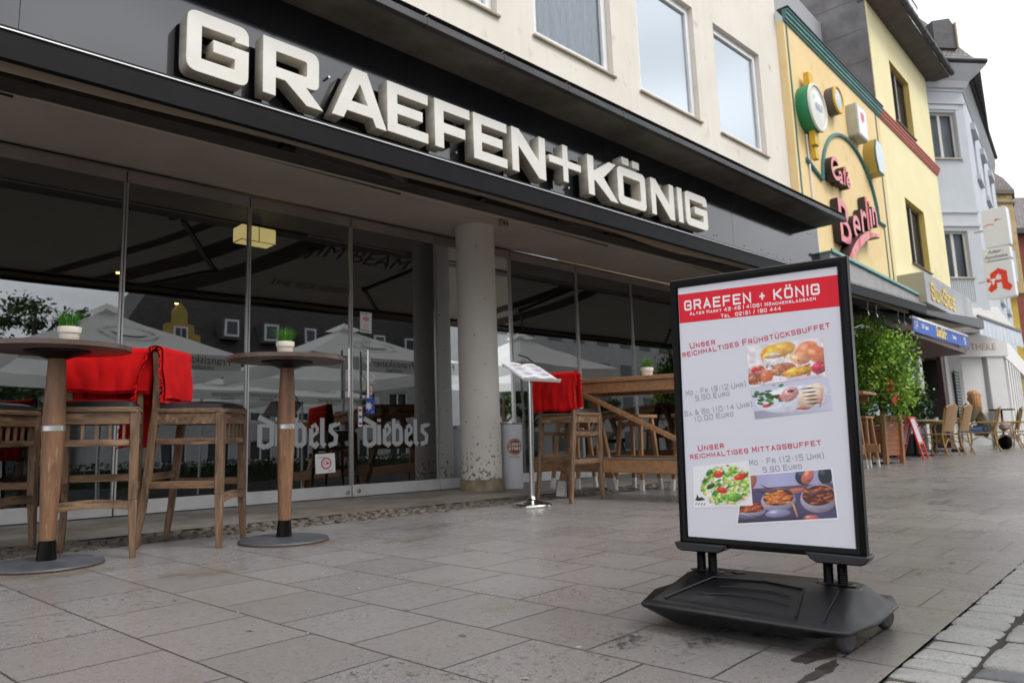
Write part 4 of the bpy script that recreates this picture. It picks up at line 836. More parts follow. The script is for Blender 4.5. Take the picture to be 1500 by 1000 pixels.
for k in range(13):
    for c0 in (-.175,.04):
        zz = -.11+k*.017
        if k % 5 == 4: continue
        w = .09+.05*((k*7) % 3)/2; sx = (c0+w/2+.195)/.42; hgt = .0065+.018*abs(math.sin(math.pi*sx*2))**.7
        b.add([sp(c0,zz,hgt+.001),sp(c0+w,zz,hgt+.001),sp(c0+w,zz+.006,hgt+.001),sp(c0,zz+.006,hgt+.001)], [(0,1,2,3)])
b.build('print', mat('grey_print', (.35,.34,.38), rough=.7), mn)
b = MB(); b.quad(sp(-.11,.06,.0255),sp(-.075,.06,.0255),sp(-.075,.075,.0255),sp(-.11,.075,.0255)); b.build('stain', mat('orange_logo', (.65,.25,.04), rough=.6), mn)
b = MB(); b.tube([sp(.20,.10,.01), sp(.12,.20,.05), sp(.04,.235,.055)], .006, 8); b.build('clip_arm', M_black, e, smooth=True)

e = standing('ashtray_bin', 6.07, 6.20, 0, 'white cylindrical ashtray bin with a round brown emblem right of the column', 'ashtray')
b = MB(); b.lathe([(.118,0),(.122,.004),(.122,.715),(.118,.718)], 48); b.build('body', mat('bin_white', (.60,.61,.65), (.55,.56,.60), 5, rough=.35), e, smooth=True)
b = MB(); b.lathe([(.124,.712),(.126,.716),(.126,.735),(.10,.738),(.095,.725),(0,.722)], 48); b.build('rim', M_steel, e, smooth=True, ang=50)
yaw = math.atan2(-6.2,-6.07)+.30
def cyl(a, z, r=.1226): return (r*math.cos(yaw+a), r*math.sin(yaw+a), z)
def cdisc(b, r0, r1, r, n=36, zc=.465):
    for i in range(n):
        t0 = 2*math.pi*i/n; t1 = 2*math.pi*(i+1)/n
        b.quad(cyl(r0*math.cos(t0)/.122, zc+r0*math.sin(t0), r), cyl(r1*math.cos(t0)/.122, zc+r1*math.sin(t0), r), cyl(r1*math.cos(t1)/.122, zc+r1*math.sin(t1), r), cyl(r0*math.cos(t1)/.122, zc+r0*math.sin(t1), r))
b = MB(); [cdisc(b, .0001+.0115*k, .0115*(k+1), .1229) for k in range(8)]; b.build('emblem', mat('emblem_brown', (.24,.05,.03), rough=.5), e)
b = MB(); cdisc(b, .078, .083, .1234)
for s_, zz, h in (('LUCKY',.475,.034),('STRIKE',.428,.034)):
    w = swidth(s_, h, .62, .16); strokes(b, s_, -w/2, zz, h, lambda x, z, k: cyl(x/.122, z, .1236), t=.24, w=.62, gap=.16)
b.build('lettering', mat('emblem_white', (.7,.68,.65), rough=.5), e)
b = MB(); w = swidth('BITTE NICHT', .014, .8, .2); strokes(b, 'BITTE NICHT', -w/2, .345, .014, lambda x, z, k: cyl(x/.122, z, .1230), t=.22, w=.8, gap=.2); b.build('small_print', BK, e)

# ---------------------------------------------------------------- high trestle table, plain stools
def trestle(x, y, yaw, L, label):
    """long side faces -x of its frame; runs along -y from the origin"""
    e = standing('trestle_table', x, y, yaw, label, 'trestle table', 'high wooden trestle tables'); W = .78
    for k in range(4):
        b = MB(); b.box(k*W/4+.004, (k+1)*W/4-.004, -L, .12, 1.085, 1.125); b.build('top_plank', M_wteak, e, bevel=.004)
    b = MB(); b.box(.03,.065,-L+.1,.05,.985,1.083); b.box(W-.065,W-.03,-L+.1,.05,.985,1.083); b.build('apron', M_wteak, e, bevel=.003)
    for yy in (-.12, -L+.25):
        for sx in (0, 1):
            x0 = -.10 if sx == 0 else W+.10; x1 = .30 if sx == 0 else W-.30; zt = 1.08; k = .16/zt
            b = MB(); p = Vector((x0,yy,0)); q = Vector((x1,yy,zt)); m = p+(q-p)*.13; b.bar(m, q, .05, .095, up=(0,1,0)); lg = b.build('leg', M_wteak2, e, bevel=.003)
            b = MB(); b.bar(p, m, .052, .097, up=(0,1,0)); b.build('painted_foot', M_sock, lg)
        b = MB(); b.box(.02,W-.02,yy+.026,yy+.06,.56,.64); b.build('cross_bar', M_wteak, e, bevel=.003)
    b = MB(); b.box(-.13,-.075,-L+.02,.17,.245,.365); b.build('foot_beam', M_wteak, e, bevel=.004)
    b = MB(); b.box(-.135,-.06,-L+.02,.17,.367,.378); b.build('worn_beam_cap', mat('worn_grey_wood', (.20,.19,.18), (.12,.11,.10), 8, rough=.7, stretch=(1,.3,1)), e)
    b = MB(); b.box(W+.06,W+.11,-L+.02,.17,.245,.365); b.build('foot_beam', M_wteak, e, bevel=.004)
    b = MB(); b.bar((.02,-.32,.98),(-.03,-1.62,.40), .04, .062, up=(1,0,0)); b.build('brace', M_wteak, e, bevel=.003)
    return e
T1 = trestle(5.62, 5.12, R(7.87), 2.45, 'high wooden trestle table with a grass pot, left of the advertising stand')
T2 = trestle(10.75, 5.9, R(7.87), 1.75, 'farther high wooden trestle table beyond the advertising stand')
grass_pot(6.06, 4.28, GZ(6.06,4.28)+1.127, 3, 'small green grass pot on the high trestle table', 1.15)
def stool(x, y, yaw, label, src=None):
    e = standing('wooden_stool', x, y, yaw, label, 'stool', 'plain pine stools with white dipped feet'); W = .15
    b = MB(); b.box(-.20,.20,-.15,.15,.755,.79); b.build('seat', M_wteak, e, bevel=.004)
    for sx in (-1,1):
        for sy in (-1,1):
            p = Vector((sx*.20, sy*.165, 0)); q = Vector((sx*.115, sy*.12, .755)); m = p+(q-p)*.15
            b = MB(); b.bar(m, q, .038, .038, up=(0,1,0)); lg = b.build('leg', M_wteak2, e, bevel=.003); b = MB(); b.bar(p, m, .040, .040, up=(0,1,0)); b.build('painted_foot', M_sock, lg)
    for sy in (-1,1):
        b = MB(); b.bar((-.168,sy*.148,.29),(.168,sy*.148,.29), .024,.05); b.build('rung', M_wteak, e)
    for sx in (-1,1):
        b = MB(); b.bar((sx*.125,-.12,.69),(sx*.125,.12,.69), .022,.05); b.build('rung', M_wteak, e)
        b = MB(); b.bar((sx*.172,-.14,.25),(sx*.172,.14,.25), .024,.05); b.build('rung', M_wteak, e)
    return e
s0 = stool(6.72, 4.95, .1, 'pine stool farthest left behind the high trestle table')
for x, y, w, l in ((7.02,4.42,.0,'pine stool behind the trestle table, closest to the advertising stand'), (6.55,5.7,.2,'pine stool behind the trestle table next to the glass front'), (12.42,4.78,.05,'pine stool beside the wooden planter box'), (12.0,5.6,.3,'pine stool behind the planter side trestle table')):
    again(s0, x, y, w, l)

# ---------------------------------------------------------------- advertising stand in the foreground
cxs, cys = 2.342, 1.232
u = -Vector((math.cos(R(97.87)), math.sin(R(97.87)), 0)); u = (u-GN*u.dot(GN)).normalized(); w_ = GN.cross(u)
ST = empty('advertising_stand', (cxs, cys, GZ(cxs, cys))); ST.rotation_quaternion = Matrix((u, w_, GN)).transposed().to_quaternion()
tag(ST, 'black framed advertising stand with a breakfast and lunch buffet poster on a wheeled base', 'advertising stand')
b = MB()   # four mitred profiles
X0, X1, Z0, Z1 = -.308, .293, .231, 1.155; fw = .030
prof = [(0,0.0),(.004,-.008),(.016,-.011),(.026,-.008),(fw,-.001),(fw,.004),(fw,.026),(.012,.036),(0,.030)]
def ring(b, x0, x1, z0, z1, prof):
    n = len(prof); vs = []
    for cx_, cz_, sx, sz in ((x0,z0,1,1),(x1,z0,-1,1),(x1,z1,-1,-1),(x0,z1,1,-1)):
        for o, y in prof: vs.append((cx_+sx*o, y, cz_+sz*o))
    fs = []
    for i in range(4):
        j = (i+1) % 4
        for k in range(n): k2 = (k+1) % n; fs.append((i*n+k, j*n+k, j*n+k2, i*n+k2))
    b.add(vs, fs)
ring(b, X0, X1, Z0, Z1, prof); b.build('frame', M_black, ST, smooth=True, ang=25)
b = MB(); b.box(X0+fw-.004, X1-fw+.004, .006, .024, Z0+fw-.004, Z1-fw+.004); b.build('back_panel', M_blk, ST)
M_paper = mat('poster_paper', (.72,.71,.775), (.69,.68,.745), 3, rough=.4, coat=.12, spec=.3)
b = MB(); b.box(X0+fw, X1-fw, .001, .004, Z0+fw, Z1-fw); PO = b.build('poster', M_paper, ST)
def YP(k): return .0006-.00022*k
M_pred = mat('poster_red', (.74,.004,.022), rough=.4, coat=.08, spec=.25); M_pw = mat('poster_white', (.85,.82,.84), rough=.3, coat=.3); M_pt = mat('poster_text_red', (.60,.01,.06), rough=.4, coat=.05, spec=.25); M_pg = mat('poster_text_grey', (.30,.29,.36), rough=.3, coat=.3)
b = MB(); b.add([(-.277,YP(0),.9985),(.2625,YP(0),.9985),(.2625,YP(0),1.0985),(-.277,YP(0),1.1015)], [(0,1,2,3)]); b.build('red_band', M_pred, PO)
def line(s_, x0, x1, z0, z1, h, m, nm='lettering', t=.158, small=.78):
    """text starting at (x0, z0) whose far end is at (x1, z1): width follows, baseline slants"""
    L = math.hypot(x1-x0, z1-z0); w0 = swidth(s_, h, small=small); fx = L/w0; a = math.atan2(z1-z0, x1-x0); b = MB()
    def P(x, z, k): x *= fx; return (x0+x*math.cos(a)-z*math.sin(a), YP(2+k*.25), z0+x*math.sin(a)+z*math.cos(a))
    strokes(b, s_, 0, 0, h, P, t=t, small=small); b.build(nm, m, PO)
line('GRAEFEN + KÖNIG', -.256, .2065, 1.041, 1.043, .036, M_pw, t=.19)
line('Alter Markt 43-46 | 41061 Mönchengladbach', -.237, .193, 1.0225, 1.0265, .0125, M_pw, t=.2)
line('Tel.: 02161 / 180 444', -.123, .081, 1.0025, 1.0065, .0125, M_pw, t=.2)
line('Unser', -.241, -.148, .905, .913, .021, M_pt)
line('reichhaltiges Frühstücksbuffet', -.270, .231, .876, .934, .020, M_pt, small=.84)
line('Mo - Fr (9-12 Uhr)', -.264, -.046, .741, .764, .019, M_pg, t=.14)
line('5,90 Euro', -.229, -.106, .722, .736, .018, M_pg, t=.14)
line('Sa & So (10-14 Uhr)', -.272, -.028, .670, .697, .018, M_pg, t=.14)
line('10,00 Euro', -.236, -.096, .650, .667, .018, M_pg, t=.14)
line('Unser', -.227, -.134, .550, .561, .021, M_pt)
line('reichhaltiges Mittagsbuffet', -.258, .182, .522, .570, .019, M_pt, small=.84)
line('Mo - Fr (12-15 Uhr)', -.050, .190, .504, .530, .019, M_pg, t=.14)
line('5,90 Euro', -.006, .118, .481, .497, .018, M_pg, t=.14)

def photo(name, quad, nx, ny, paint, k=3):
    """a printed picture: a fine grid whose points carry the painted colours"""
    S, T_ = np.meshgrid(np.linspace(0,1,nx), np.linspace(0,1,ny)); img = paint(S, T_)
    tl, tr, br_, bl_ = [np.array(q) for q in quad]
    top = tl[None,None]*(1-S[...,None])+tr[None,None]*S[...,None]; bot = bl_[None,None]*(1-S[...,None])+br_[None,None]*S[...,None]
    xz = top*(1-T_[...,None])+bot*T_[...,None]
    b = MB(); b.v = [(float(x), YP(k), float(z)) for x, z in xz.reshape(-1,2)]
    b.f = [(j*nx+i, (j+1)*nx+i, (j+1)*nx+i+1, j*nx+i+1) for j in range(ny-1) for i in range(nx-1)]; b.mi = [0]*len(b.f)
    o = b.build(name, paintmat(), PO); at = o.data.color_attributes.new('Col', 'FLOAT_COLOR', 'POINT')
    c = np.clip(img.reshape(-1,3), 0, 1); lc = np.where(c <= .04045, c/12.92, ((c+.055)/1.055)**2.4)*.92
    at.data.foreach_set('color', np.concatenate([lc, np.ones((len(lc),1))], 1).astype(np.float32).ravel()); return o
def fbm(S, T_, sx, sy, seed):
    rg = np.random.RandomState(seed); out = np.zeros_like(S); amp = 1
    for o in range(4):
        n = 2+int(max(sx, sy)*2**o); g = rg.rand(n+2, n+2); x = S*sx*2**o % n; y = T_*sy*2**o % n; i = np.minimum(x.astype(int), n); j = np.minimum(y.astype(int), n); fx = x-i; fy = y-j; fx = fx*fx*(3-2*fx); fy = fy*fy*(3-2*fy)
        out += amp*((g[j,i]*(1-fx)+g[j,i+1]*fx)*(1-fy)+(g[j+1,i]*(1-fx)+g[j+1,i+1]*fx)*fy); amp *= .5
    return out/1.875
def ell(img, S, T_, cx, cy, rx, ry, rot, col, seed=0, tex=.25, shade=.35, soft=.12, fs=20):
    c, s_ = math.cos(rot), math.sin(rot); X = ((S-cx)*c+(T_-cy)*s_)/rx; Y = (-(S-cx)*s_+(T_-cy)*c)/ry; d = np.sqrt(X*X+Y*Y)
    a = np.clip((1-d)/soft, 0, 1)[...,None]; n = fbm(S, T_, fs, fs, seed+1)
    sh = 1-shade*np.clip(.55*Y+.35*X+.35*d*d, -1, 1)+tex*(n-.5)
    hl = np.clip(1-((X+.35)**2+(Y+.4)**2)*7, 0, 1)[...,None]*.22
    return img*(1-a)+(np.array(col)*sh[...,None]+hl)*a
def p_break(S, T_):
    im = np.ones(S.shape+(3,))*np.array([.95,.92,.93]); im = im*(1-.0*S[...,None])
    E_ = lambda *a, **k: ell(im, S, T_, *a, **k)
    im = E_(.38,.25,.20,.24,.2,(1.0,.66,.12), seed=1); im = E_(.30,.36,.11,.16,0,(1.0,.78,.3), seed=2); im = E_(.50,.16,.16,.18,0,(.98,.72,.3), seed=3)
    im = E_(.36,.43,.15,.20,0,(.96,.93,.94), shade=.18); im = E_(.36,.33,.13,.05,0,(.80,.62,.52)); im = E_(.56,.38,.05,.09,.3,(.95,.86,.80), shade=.1)
    im = E_(.78,.30,.15,.28,.25,(.93,.55,.38), seed=5, fs=9); im = E_(.93,.42,.14,.26,-.3,(.90,.50,.34), seed=6); im = E_(.70,.45,.13,.18,-.4,(.95,.66,.48), seed=7)
    im = E_(.12,.62,.13,.14,0,(.85,.72,.68), seed=8, tex=.8, fs=30); im = E_(.09,.60,.05,.07,0,(.82,.12,.16)); im = E_(.17,.58,.05,.06,0,(.80,.15,.2))
    im = E_(.08,.82,.12,.15,0,(.66,.36,.22), seed=9, tex=.9, fs=40); im = E_(.48,.66,.17,.15,-.1,(.72,.42,.30), seed=10, tex=.8, fs=36); im = E_(.40,.72,.12,.10,0,(.80,.50,.36), seed=11, tex=.6, fs=30)
    im = E_(.25,.80,.09,.17,0,(.88,.45,.28), seed=12, tex=.1); im = E_(.66,.78,.22,.13,-.15,(.95,.70,.20), seed=13, tex=.4); im = E_(.93,.76,.10,.16,0,(.78,.14,.30), seed=14, tex=.8, fs=30)
    rg = random.Random(2)
    for k in range(70): im = E_(rg.uniform(.02,.98), rg.uniform(.50,.95), rg.uniform(.01,.035), rg.uniform(.01,.03), rg.uniform(0,3), rg.choice([(.75,.45,.30),(.55,.28,.18),(.92,.62,.35),(.85,.25,.25),(.95,.80,.45)]), seed=k+80, tex=.4, soft=.4)
    im = im*(.82+.36*fbm(S,T_,14,10,77))[...,None]
    im = E_(.55,.97,.45,.07,0,(.86,.80,.88), shade=.1); return im
def p_plate(S, T_):
    im = np.ones(S.shape+(3,))*np.array([.82,.82,.91]); im = im*(1-.25*(T_[...,None] > .75)*(1-S[...,None])); E_ = lambda *a, **k: ell(im, S, T_, *a, **k)
    im = E_(.55,.52,.52,.42,.0,(.90,.90,.96), shade=.15, soft=.05); rg = random.Random(3)
    for k in range(34): im = E_(.24+rg.gauss(0,.09), .38+rg.gauss(0,.14), .05, .035, rg.uniform(0,3), rg.choice([(.10,.30,.10),(.16,.45,.14),(.05,.20,.08),(.30,.55,.2)]), seed=k)
    im = E_(.18,.62,.06,.06,0,(.85,.12,.10)); im = E_(.40,.42,.05,.07,0,(.80,.15,.12))
    im = E_(.50,.36,.12,.24,.2,(.88,.62,.60), seed=41, tex=.5); im = E_(.52,.26,.05,.05,0,(.45,.15,.12)); im = E_(.76,.50,.16,.42,.25,(.94,.84,.74), seed=42, tex=.3)
    for k in range(5): im = E_(.74+.012*k, .25+.12*k, .10, .028, .1, (.35,.17,.12), seed=50+k, soft=.4)
    im = E_(.64,.85,.10,.035,.3,(.80,.20,.18)); im = E_(.88,.62,.025,.3,.1,(.85,.55,.5), soft=.5); return im
def p_salad(S, T_):
    im = np.ones(S.shape+(3,))*np.array([.95,.95,.96]); E_ = lambda *a, **k: ell(im, S, T_, *a, **k); rg = random.Random(8)
    im = E_(.60,.55,.48,.52,0,(.93,.95,.90), shade=.1)
    for k in range(170):
        r = rg.random()**.5*.46; a = rg.uniform(0,6.3); im = E_(.60+r*math.cos(a), .50+r*1.05*math.sin(a), rg.uniform(.03,.09), rg.uniform(.02,.06), rg.uniform(0,3), rg.choice([(.45,.72,.15),(.72,.85,.45),(.9,.88,.5),(.25,.55,.15),(.85,.9,.65),(.6,.8,.25),(.95,.80,.60)]), seed=k, tex=.5)
    for x, y, rx, ry, a in ((.45,.22,.10,.09,.6),(.85,.33,.13,.08,-.3),(.50,.62,.11,.08,.6),(.30,.12,.05,.04,.4)): im = E_(x,y,rx,ry,a,(.90,.20,.12), seed=int(x*90), tex=.2)
    im = E_(.30,.50,.06,.10,.8,(.12,.30,.14)); im = E_(.28,.15,.05,.09,.5,(.22,.48,.14)); im = E_(.72,.82,.14,.11,0,(.42,.68,.2), seed=70, tex=.7, fs=30)
    im = E_(.12,.25,.16,.35,0,(.96,.96,.97), shade=0, tex=0, soft=.6) if False else im
    return im
def p_buffet(S, T_):
    im = np.ones(S.shape+(3,))*np.array([.30,.27,.42]); im += (.10*(fbm(S,T_,6,10,3)-.5))[...,None]; E_ = lambda *a, **k: ell(im, S, T_, *a, **k); rg = random.Random(5)
    im = np.where((T_ < .28)[...,None], np.array([.72,.72,.88])*(1-.2*np.abs(S-.4))[...,None], im); im = E_(.05,.12,.12,.22,0,(.78,.45,.36), seed=1); im = E_(.70,.10,.10,.2,0,(.16,.18,.32), seed=2); im = E_(.74,.12,.07,.16,.2,(.84,.45,.36), seed=3); im = E_(.93,.12,.08,.2,0,(.10,.16,.22)); im = E_(.62,.36,.08,.10,.5,(.82,.50,.42))
    im = np.where(((T_ > .28)&(T_ < .34))[...,None], np.array([.42,.30,.36]), im)
    def tray(cx, cy, rx, ry, cols, n, sd):
        nonlocal im
        im = ell(im, S, T_, cx, cy+.06, rx*1.12, ry*1.25, 0, (.74,.70,.80), seed=sd, tex=.1, soft=.05); im = ell(im, S, T_, cx, cy, rx, ry*.9, 0, (.35,.16,.12), soft=.06)
        for k in range(n): im = ell(im, S, T_, cx+rg.uniform(-.75,.75)*rx, cy+rg.uniform(-.65,.65)*ry, .05, .022, rg.uniform(-.6,.6), rg.choice(cols), seed=sd+k, tex=.3, soft=.3)
    tray(.13,.68,.15,.13,[(.75,.32,.16),(.62,.24,.12),(.85,.45,.22)],26,20); tray(.42,.50,.17,.20,[(.90,.50,.20),(.95,.60,.28),(.80,.38,.14)],44,60); tray(.84,.52,.17,.24,[(.62,.24,.12),(.40,.14,.10),(.80,.42,.20),(.25,.10,.12)],40,120)
    im = ell(im, S, T_, .42,.84,.14,.09,0,(.62,.60,.76), tex=.1); im = ell(im, S, T_, .60,.80,.014,.22,-.15,(.92,.60,.42), soft=.5)
    for x, y, a in ((.28,.28,.8),(.22,.36,.9),(.80,.5,1.0),(.92,.5,2.1),(.06,.85,.5),(.20,.88,.6)): im = ell(im, S, T_, x, y, .12, .012, a, (.14,.12,.22), soft=.6)
    im = ell(im, S, T_, .75,.97,.08,.06,0,(.85,.45,.40)); im[(T_ > .93)&(S < .7)] *= .75; return im
photo('food_photo', [(-.040,.898),(.206,.905),(.207,.783),(-.038,.760)], 110, 70, p_break)['label'] = 'breakfast picture with cup, egg, bread and cheese'
photo('food_photo', [(-.034,.757),(.214,.779),(.221,.678),(-.023,.655)], 110, 60, p_plate, 4)['label'] = 'picture of a plate with salad and toasted bread'
b = MB(); b.add([(-.104,YP(2),.309),(.220,YP(2),.345),(.2105,YP(2),.500),(-.076,YP(2),.472)], [(0,1,2,3)]); b.add([(-.252,YP(3.4),.356),(-.046,YP(3.4),.376),(-.051,YP(3.4),.519),(-.249,YP(3.4),.497)], [(0,1,2,3)]); b.build('photo_border', M_pw, PO)
photo('food_photo', [(-.072,.469),(.206,.497),(.215,.350),(-.100,.315)], 130, 70, p_buffet, 3)['label'] = 'picture of steel trays on a hot buffet'
photo('food_photo', [(-.244,.492),(-.056,.514),(-.051,.381),(-.247,.361)], 90, 70, p_salad, 5)['label'] = 'picture of a mixed salad with tomato'
b = MB(); Y6 = YP(7)
b.add([(-.250,Y6,.386),(-.243,Y6,.388),(-.238,Y6,.405),(-.231,Y6,.392),(-.222,Y6,.396),(-.209,Y6,.387),(-.222,Y6,.384),(-.238,Y6,.382)], [tuple(range(8))])
for k in range(4): x = -.247+k*.010; b.add([(x,Y6,.368),(x+.004,Y6,.369),(x+.008,Y6,.377),(x+.004,Y6,.375)], [(0,1,2,3)])
b.build('emblem', BK, PO)
# rubbery clamps, springs, base
for x0, x1 in ((-.318,-.135),(.118,.300)):
    b = MB(); pr = [(x0,.243),(x0+.010,.222),(x0+.025,.216),(x1-.030,.216),(x1-.008,.226),(x1,.243)] if x0 < 0 else [(x0,.245),(x0+.016,.226),(x0+.035,.215),(x1-.022,.215),(x1-.006,.221),(x1+.004,.236),(x1,.243)]
    b.prism(pr, -.030, .052, 'y'); b.build('clamp', M_blk, ST, bevel=.004)
for cx_ in (-.2385, -.1985, .1755, .2165):
    b = MB(); n = 17*14; pts = [(cx_+.0125*math.cos(2*math.pi*k/14), .012+.0125*math.sin(2*math.pi*k/14), .118+.102*k/n) for k in range(n+1)]
    b.tube(pts, .0034, 6); b.tube([(cx_,.012,.11),(cx_,.012,.222)], .0105, 10); b.build('spring', M_black, ST, smooth=True)
# base: hollow moulded body, narrow deck along the middle, faces falling to a low rim
BS = MB()
TOP = [(-.275,.075),(.262,.075),(.262,-.055),(-.275,-.055)]
def bsurf():
    # rings of (x, y, z): under edge, rim, slope top, deck; outline runs clockwise from the near left tip
    low = [(-.22,-.225),(.20,-.225),(.235,-.19),(.24,-.10),(.25,.13),(.23,.205),(-.22,.225),(-.27,.05),(-.27,-.06)]
    rim = [(-.325,-.268),(.245,-.278),(.300,-.262),(.332,-.10),(.338,.15),(.300,.262),(-.290,.262),(-.345,.10),(-.362,-.10)]
    mid = [(-.300,-.240),(.235,-.255),(.275,-.235),(.305,-.09),(.310,.14),(.272,.235),(-.270,.235),(-.315,.09),(-.320,-.09)]
    dk = [(-.255,-.035),(.205,-.045),(.245,-.035),(.270,-.02),(.270,.07),(.235,.085),(-.235,.085),(-.265,.07),(-.272,-.02)]
    zl = [.022,.040,.052,.054,.054,.052,.03,.022,.022]; zr = [.074,.070,.068,.066,.070,.074,.078,.086,.084]; zm = [.092,.086,.082,.092,.092,.088,.094,.100,.100]; zd = [.150,.150,.149,.146,.146,.149,.150,.148,.148]
    rings = [(low, zl), (rim, zr), ([(x*1.002, y*1.002) for x, y in rim], [z+.010 for z in zr]), (mid, zm), (dk, zd)]
    n = 9; vs = []
    for P_, Z_ in rings: vs += [(x, y, z) for (x, y), z in zip(P_, Z_)]
    vs.append((0,.02,.152)); fs = [tuple(range(n))]
    for r in range(4):
        for i in range(n): j = (i+1) % n; fs.append((r*n+i, r*n+j, (r+1)*n+j, (r+1)*n+i))
    for i in range(n): fs.append((4*n+i, 4*n+(i+1) % n, 5*n))
    BS.add(vs, fs)
bsurf(); base = BS.build('base', M_blk, ST, smooth=True, bevel=.012, seg=4, ang=50)
def fz(x, y):      # height of the front slope
    t = min(1, max(0, (y+.245)/.205)); return .094+(.152-.094)*t
b = MB()           # raised panel edges and ribs moulded into the front slope
def ridge(pts, r=.0030):
    b.tube([(x, y, fz(x, y)+.0012) for x, y in pts], r, 6)
ridge([(-.262,-.225),(-.165,-.062),(.0,-.052),(.125,-.075),(.150,-.24)]); ridge([(-.262,-.225),(-.05,-.228),(.150,-.24)], .0016); ridge([(.225,-.245),(.222,-.06)], .0018)
ridge([(-.12,-.12),(-.05,-.108),(.04,-.110),(.10,-.125)], .0016); ridge([(-.17,-.175),(-.06,-.158),(.04,-.162),(.115,-.182)], .0016)
b.build('moulded_ribs', M_blk, base, smooth=True)
for cx_, cy_ in ((-.219,.012),(.196,.012)):
    b = MB(); n = 30
    for i in range(n):
        t0 = 2*math.pi*i/n; t1 = 2*math.pi*(i+1)/n; q = lambda t, rx, ry, z: (cx_+rx*math.cos(t), cy_+ry*math.sin(t), z)
        b.quad(q(t0,.060,.034,.1515), q(t1,.060,.034,.1515), q(t1,.052,.027,.1545), q(t0,.052,.027,.1545)); b.quad(q(t0,.052,.027,.1545), q(t1,.052,.027,.1545), q(t1,.046,.022,.1525), q(t0,.046,.022,.1525))
    b.build('socket_rim', M_blk, base, smooth=True)
    b = MB(); b.add([(cx_+.046*math.cos(2*math.pi*i/n), cy_+.022*math.sin(2*math.pi*i/n), .1527) for i in range(n)], [tuple(range(n))]); b.build('socket_hole', mat('hole_black', (.004,.004,.004), rough=.9), base)
b = MB(); b.lathe([(.022,.1505),(.024,.154),(.016,.156),(0,.156)], 24, (-.115,.03,0)); b.build('filler_cap', M_blk, base, smooth=True)
M_tyre = mat('grey_rubber', (.022,.022,.024), (.035,.035,.038), 8, rough=.6)
for cy_, cx_ in ((-.172,.262),(.170,.290)):
    b = MB(); b.lathe([(.020,-.0135),(.031,-.0135),(.036,-.009),(.037,0),(.036,.009),(.031,.0135),(.020,.0135)], 36); wh = b.build('wheel', M_tyre, ST, smooth=True, ang=50); wh.rotation_euler = (0, R(90), R(-22)); wh.location = (cx_, cy_, .037)
    b = MB(); [b.lathe([(0,q*.0142),(.006,q*.0152),(.009,q*.0142),(.022,q*.0140),(.025,q*.0150),(.028,q*.0138)], 28) for q in (-1,1)]; b.build('hub', mat('hub_grey', (.07,.072,.078), (.045,.045,.05), 9, rough=.5), wh, smooth=True)
b = MB(); b.box(-.20,-.12,-.10,.16,.002,.03); b.box(.06,.12,-.10,.16,.002,.03); b.build('foot', M_blk, ST)
# ---------------------------------------------------------------- yellow neighbour
YA = R(3.885); YO = Vector((14.03, 6.07, 0))
def YW(l, o, z): return (YO.x+l*math.cos(YA)+o*math.sin(YA), YO.y+l*math.sin(YA)-o*math.cos(YA), z)   # o = distance in front of the wall
def yel(name, l, o, z, label, cat, group=None):
    e = empty(name, YW(l, o, z), YA); return tag(e, label, cat, group)
M_yel = mat('yellow_render', (.80,.62,.33), (.76,.55,.26), 1.3, rough=.85, bump=.15, bscale=120, thr=(.35,.75), c3=(.62,.42,.18), s3=2.6, thr3=(.60,.80), streak=(.60,.40,.15))
M_yel2 = mat('pale_yellow_render', (.84,.76,.46), (.80,.70,.40), 1.0, rough=.85, bump=.12, bscale=150, streak=(.68,.56,.28))
M_reveal = mat('ochre_reveal', (.62,.45,.12), (.56,.40,.10), 2, rough=.85)
M_teal = mat('teal_paint', (.055,.19,.18), (.035,.13,.125), 5, rough=.5)
M_tealL = mat('pale_teal_paint', (.20,.42,.38), (.14,.33,.30), 5, rough=.5)
M_redp = mat('red_cornice_paint', (.50,.10,.06), (.40,.07,.045), 4, rough=.5)
M_slate = mat('grey_sheet_cladding', (.15,.145,.15), (.105,.10,.105), 1.8, rough=.6, rough2=.8, bump=.3, bscale=9)
M_brf = mat('brown_window_frame', (.10,.075,.065), (.07,.05,.045), 5, rough=.45)
Yb = empty('cafe_building', tuple(YO), YA); tag(Yb, 'yellow house with teal and red cornice beside the cream restaurant building', 'building')
mb = MB(); mb.wall(0, 6.3, 3.75, 9.15, [], y=0, d=.1, thick=6); mb.build('cafe_wall', M_yel, Yb)
wo = [(8.05,10.05,9.62,11.45),(8.0,10.0,5.50,7.36)]
mb = MB(); mb.wall(6.3, 12.45, 3.75, 12.5, [(a,b,c,d) for a,b,c,d in wo], y=0, d=.22, thick=7); mb.build('main_wall', M_yel2, Yb)
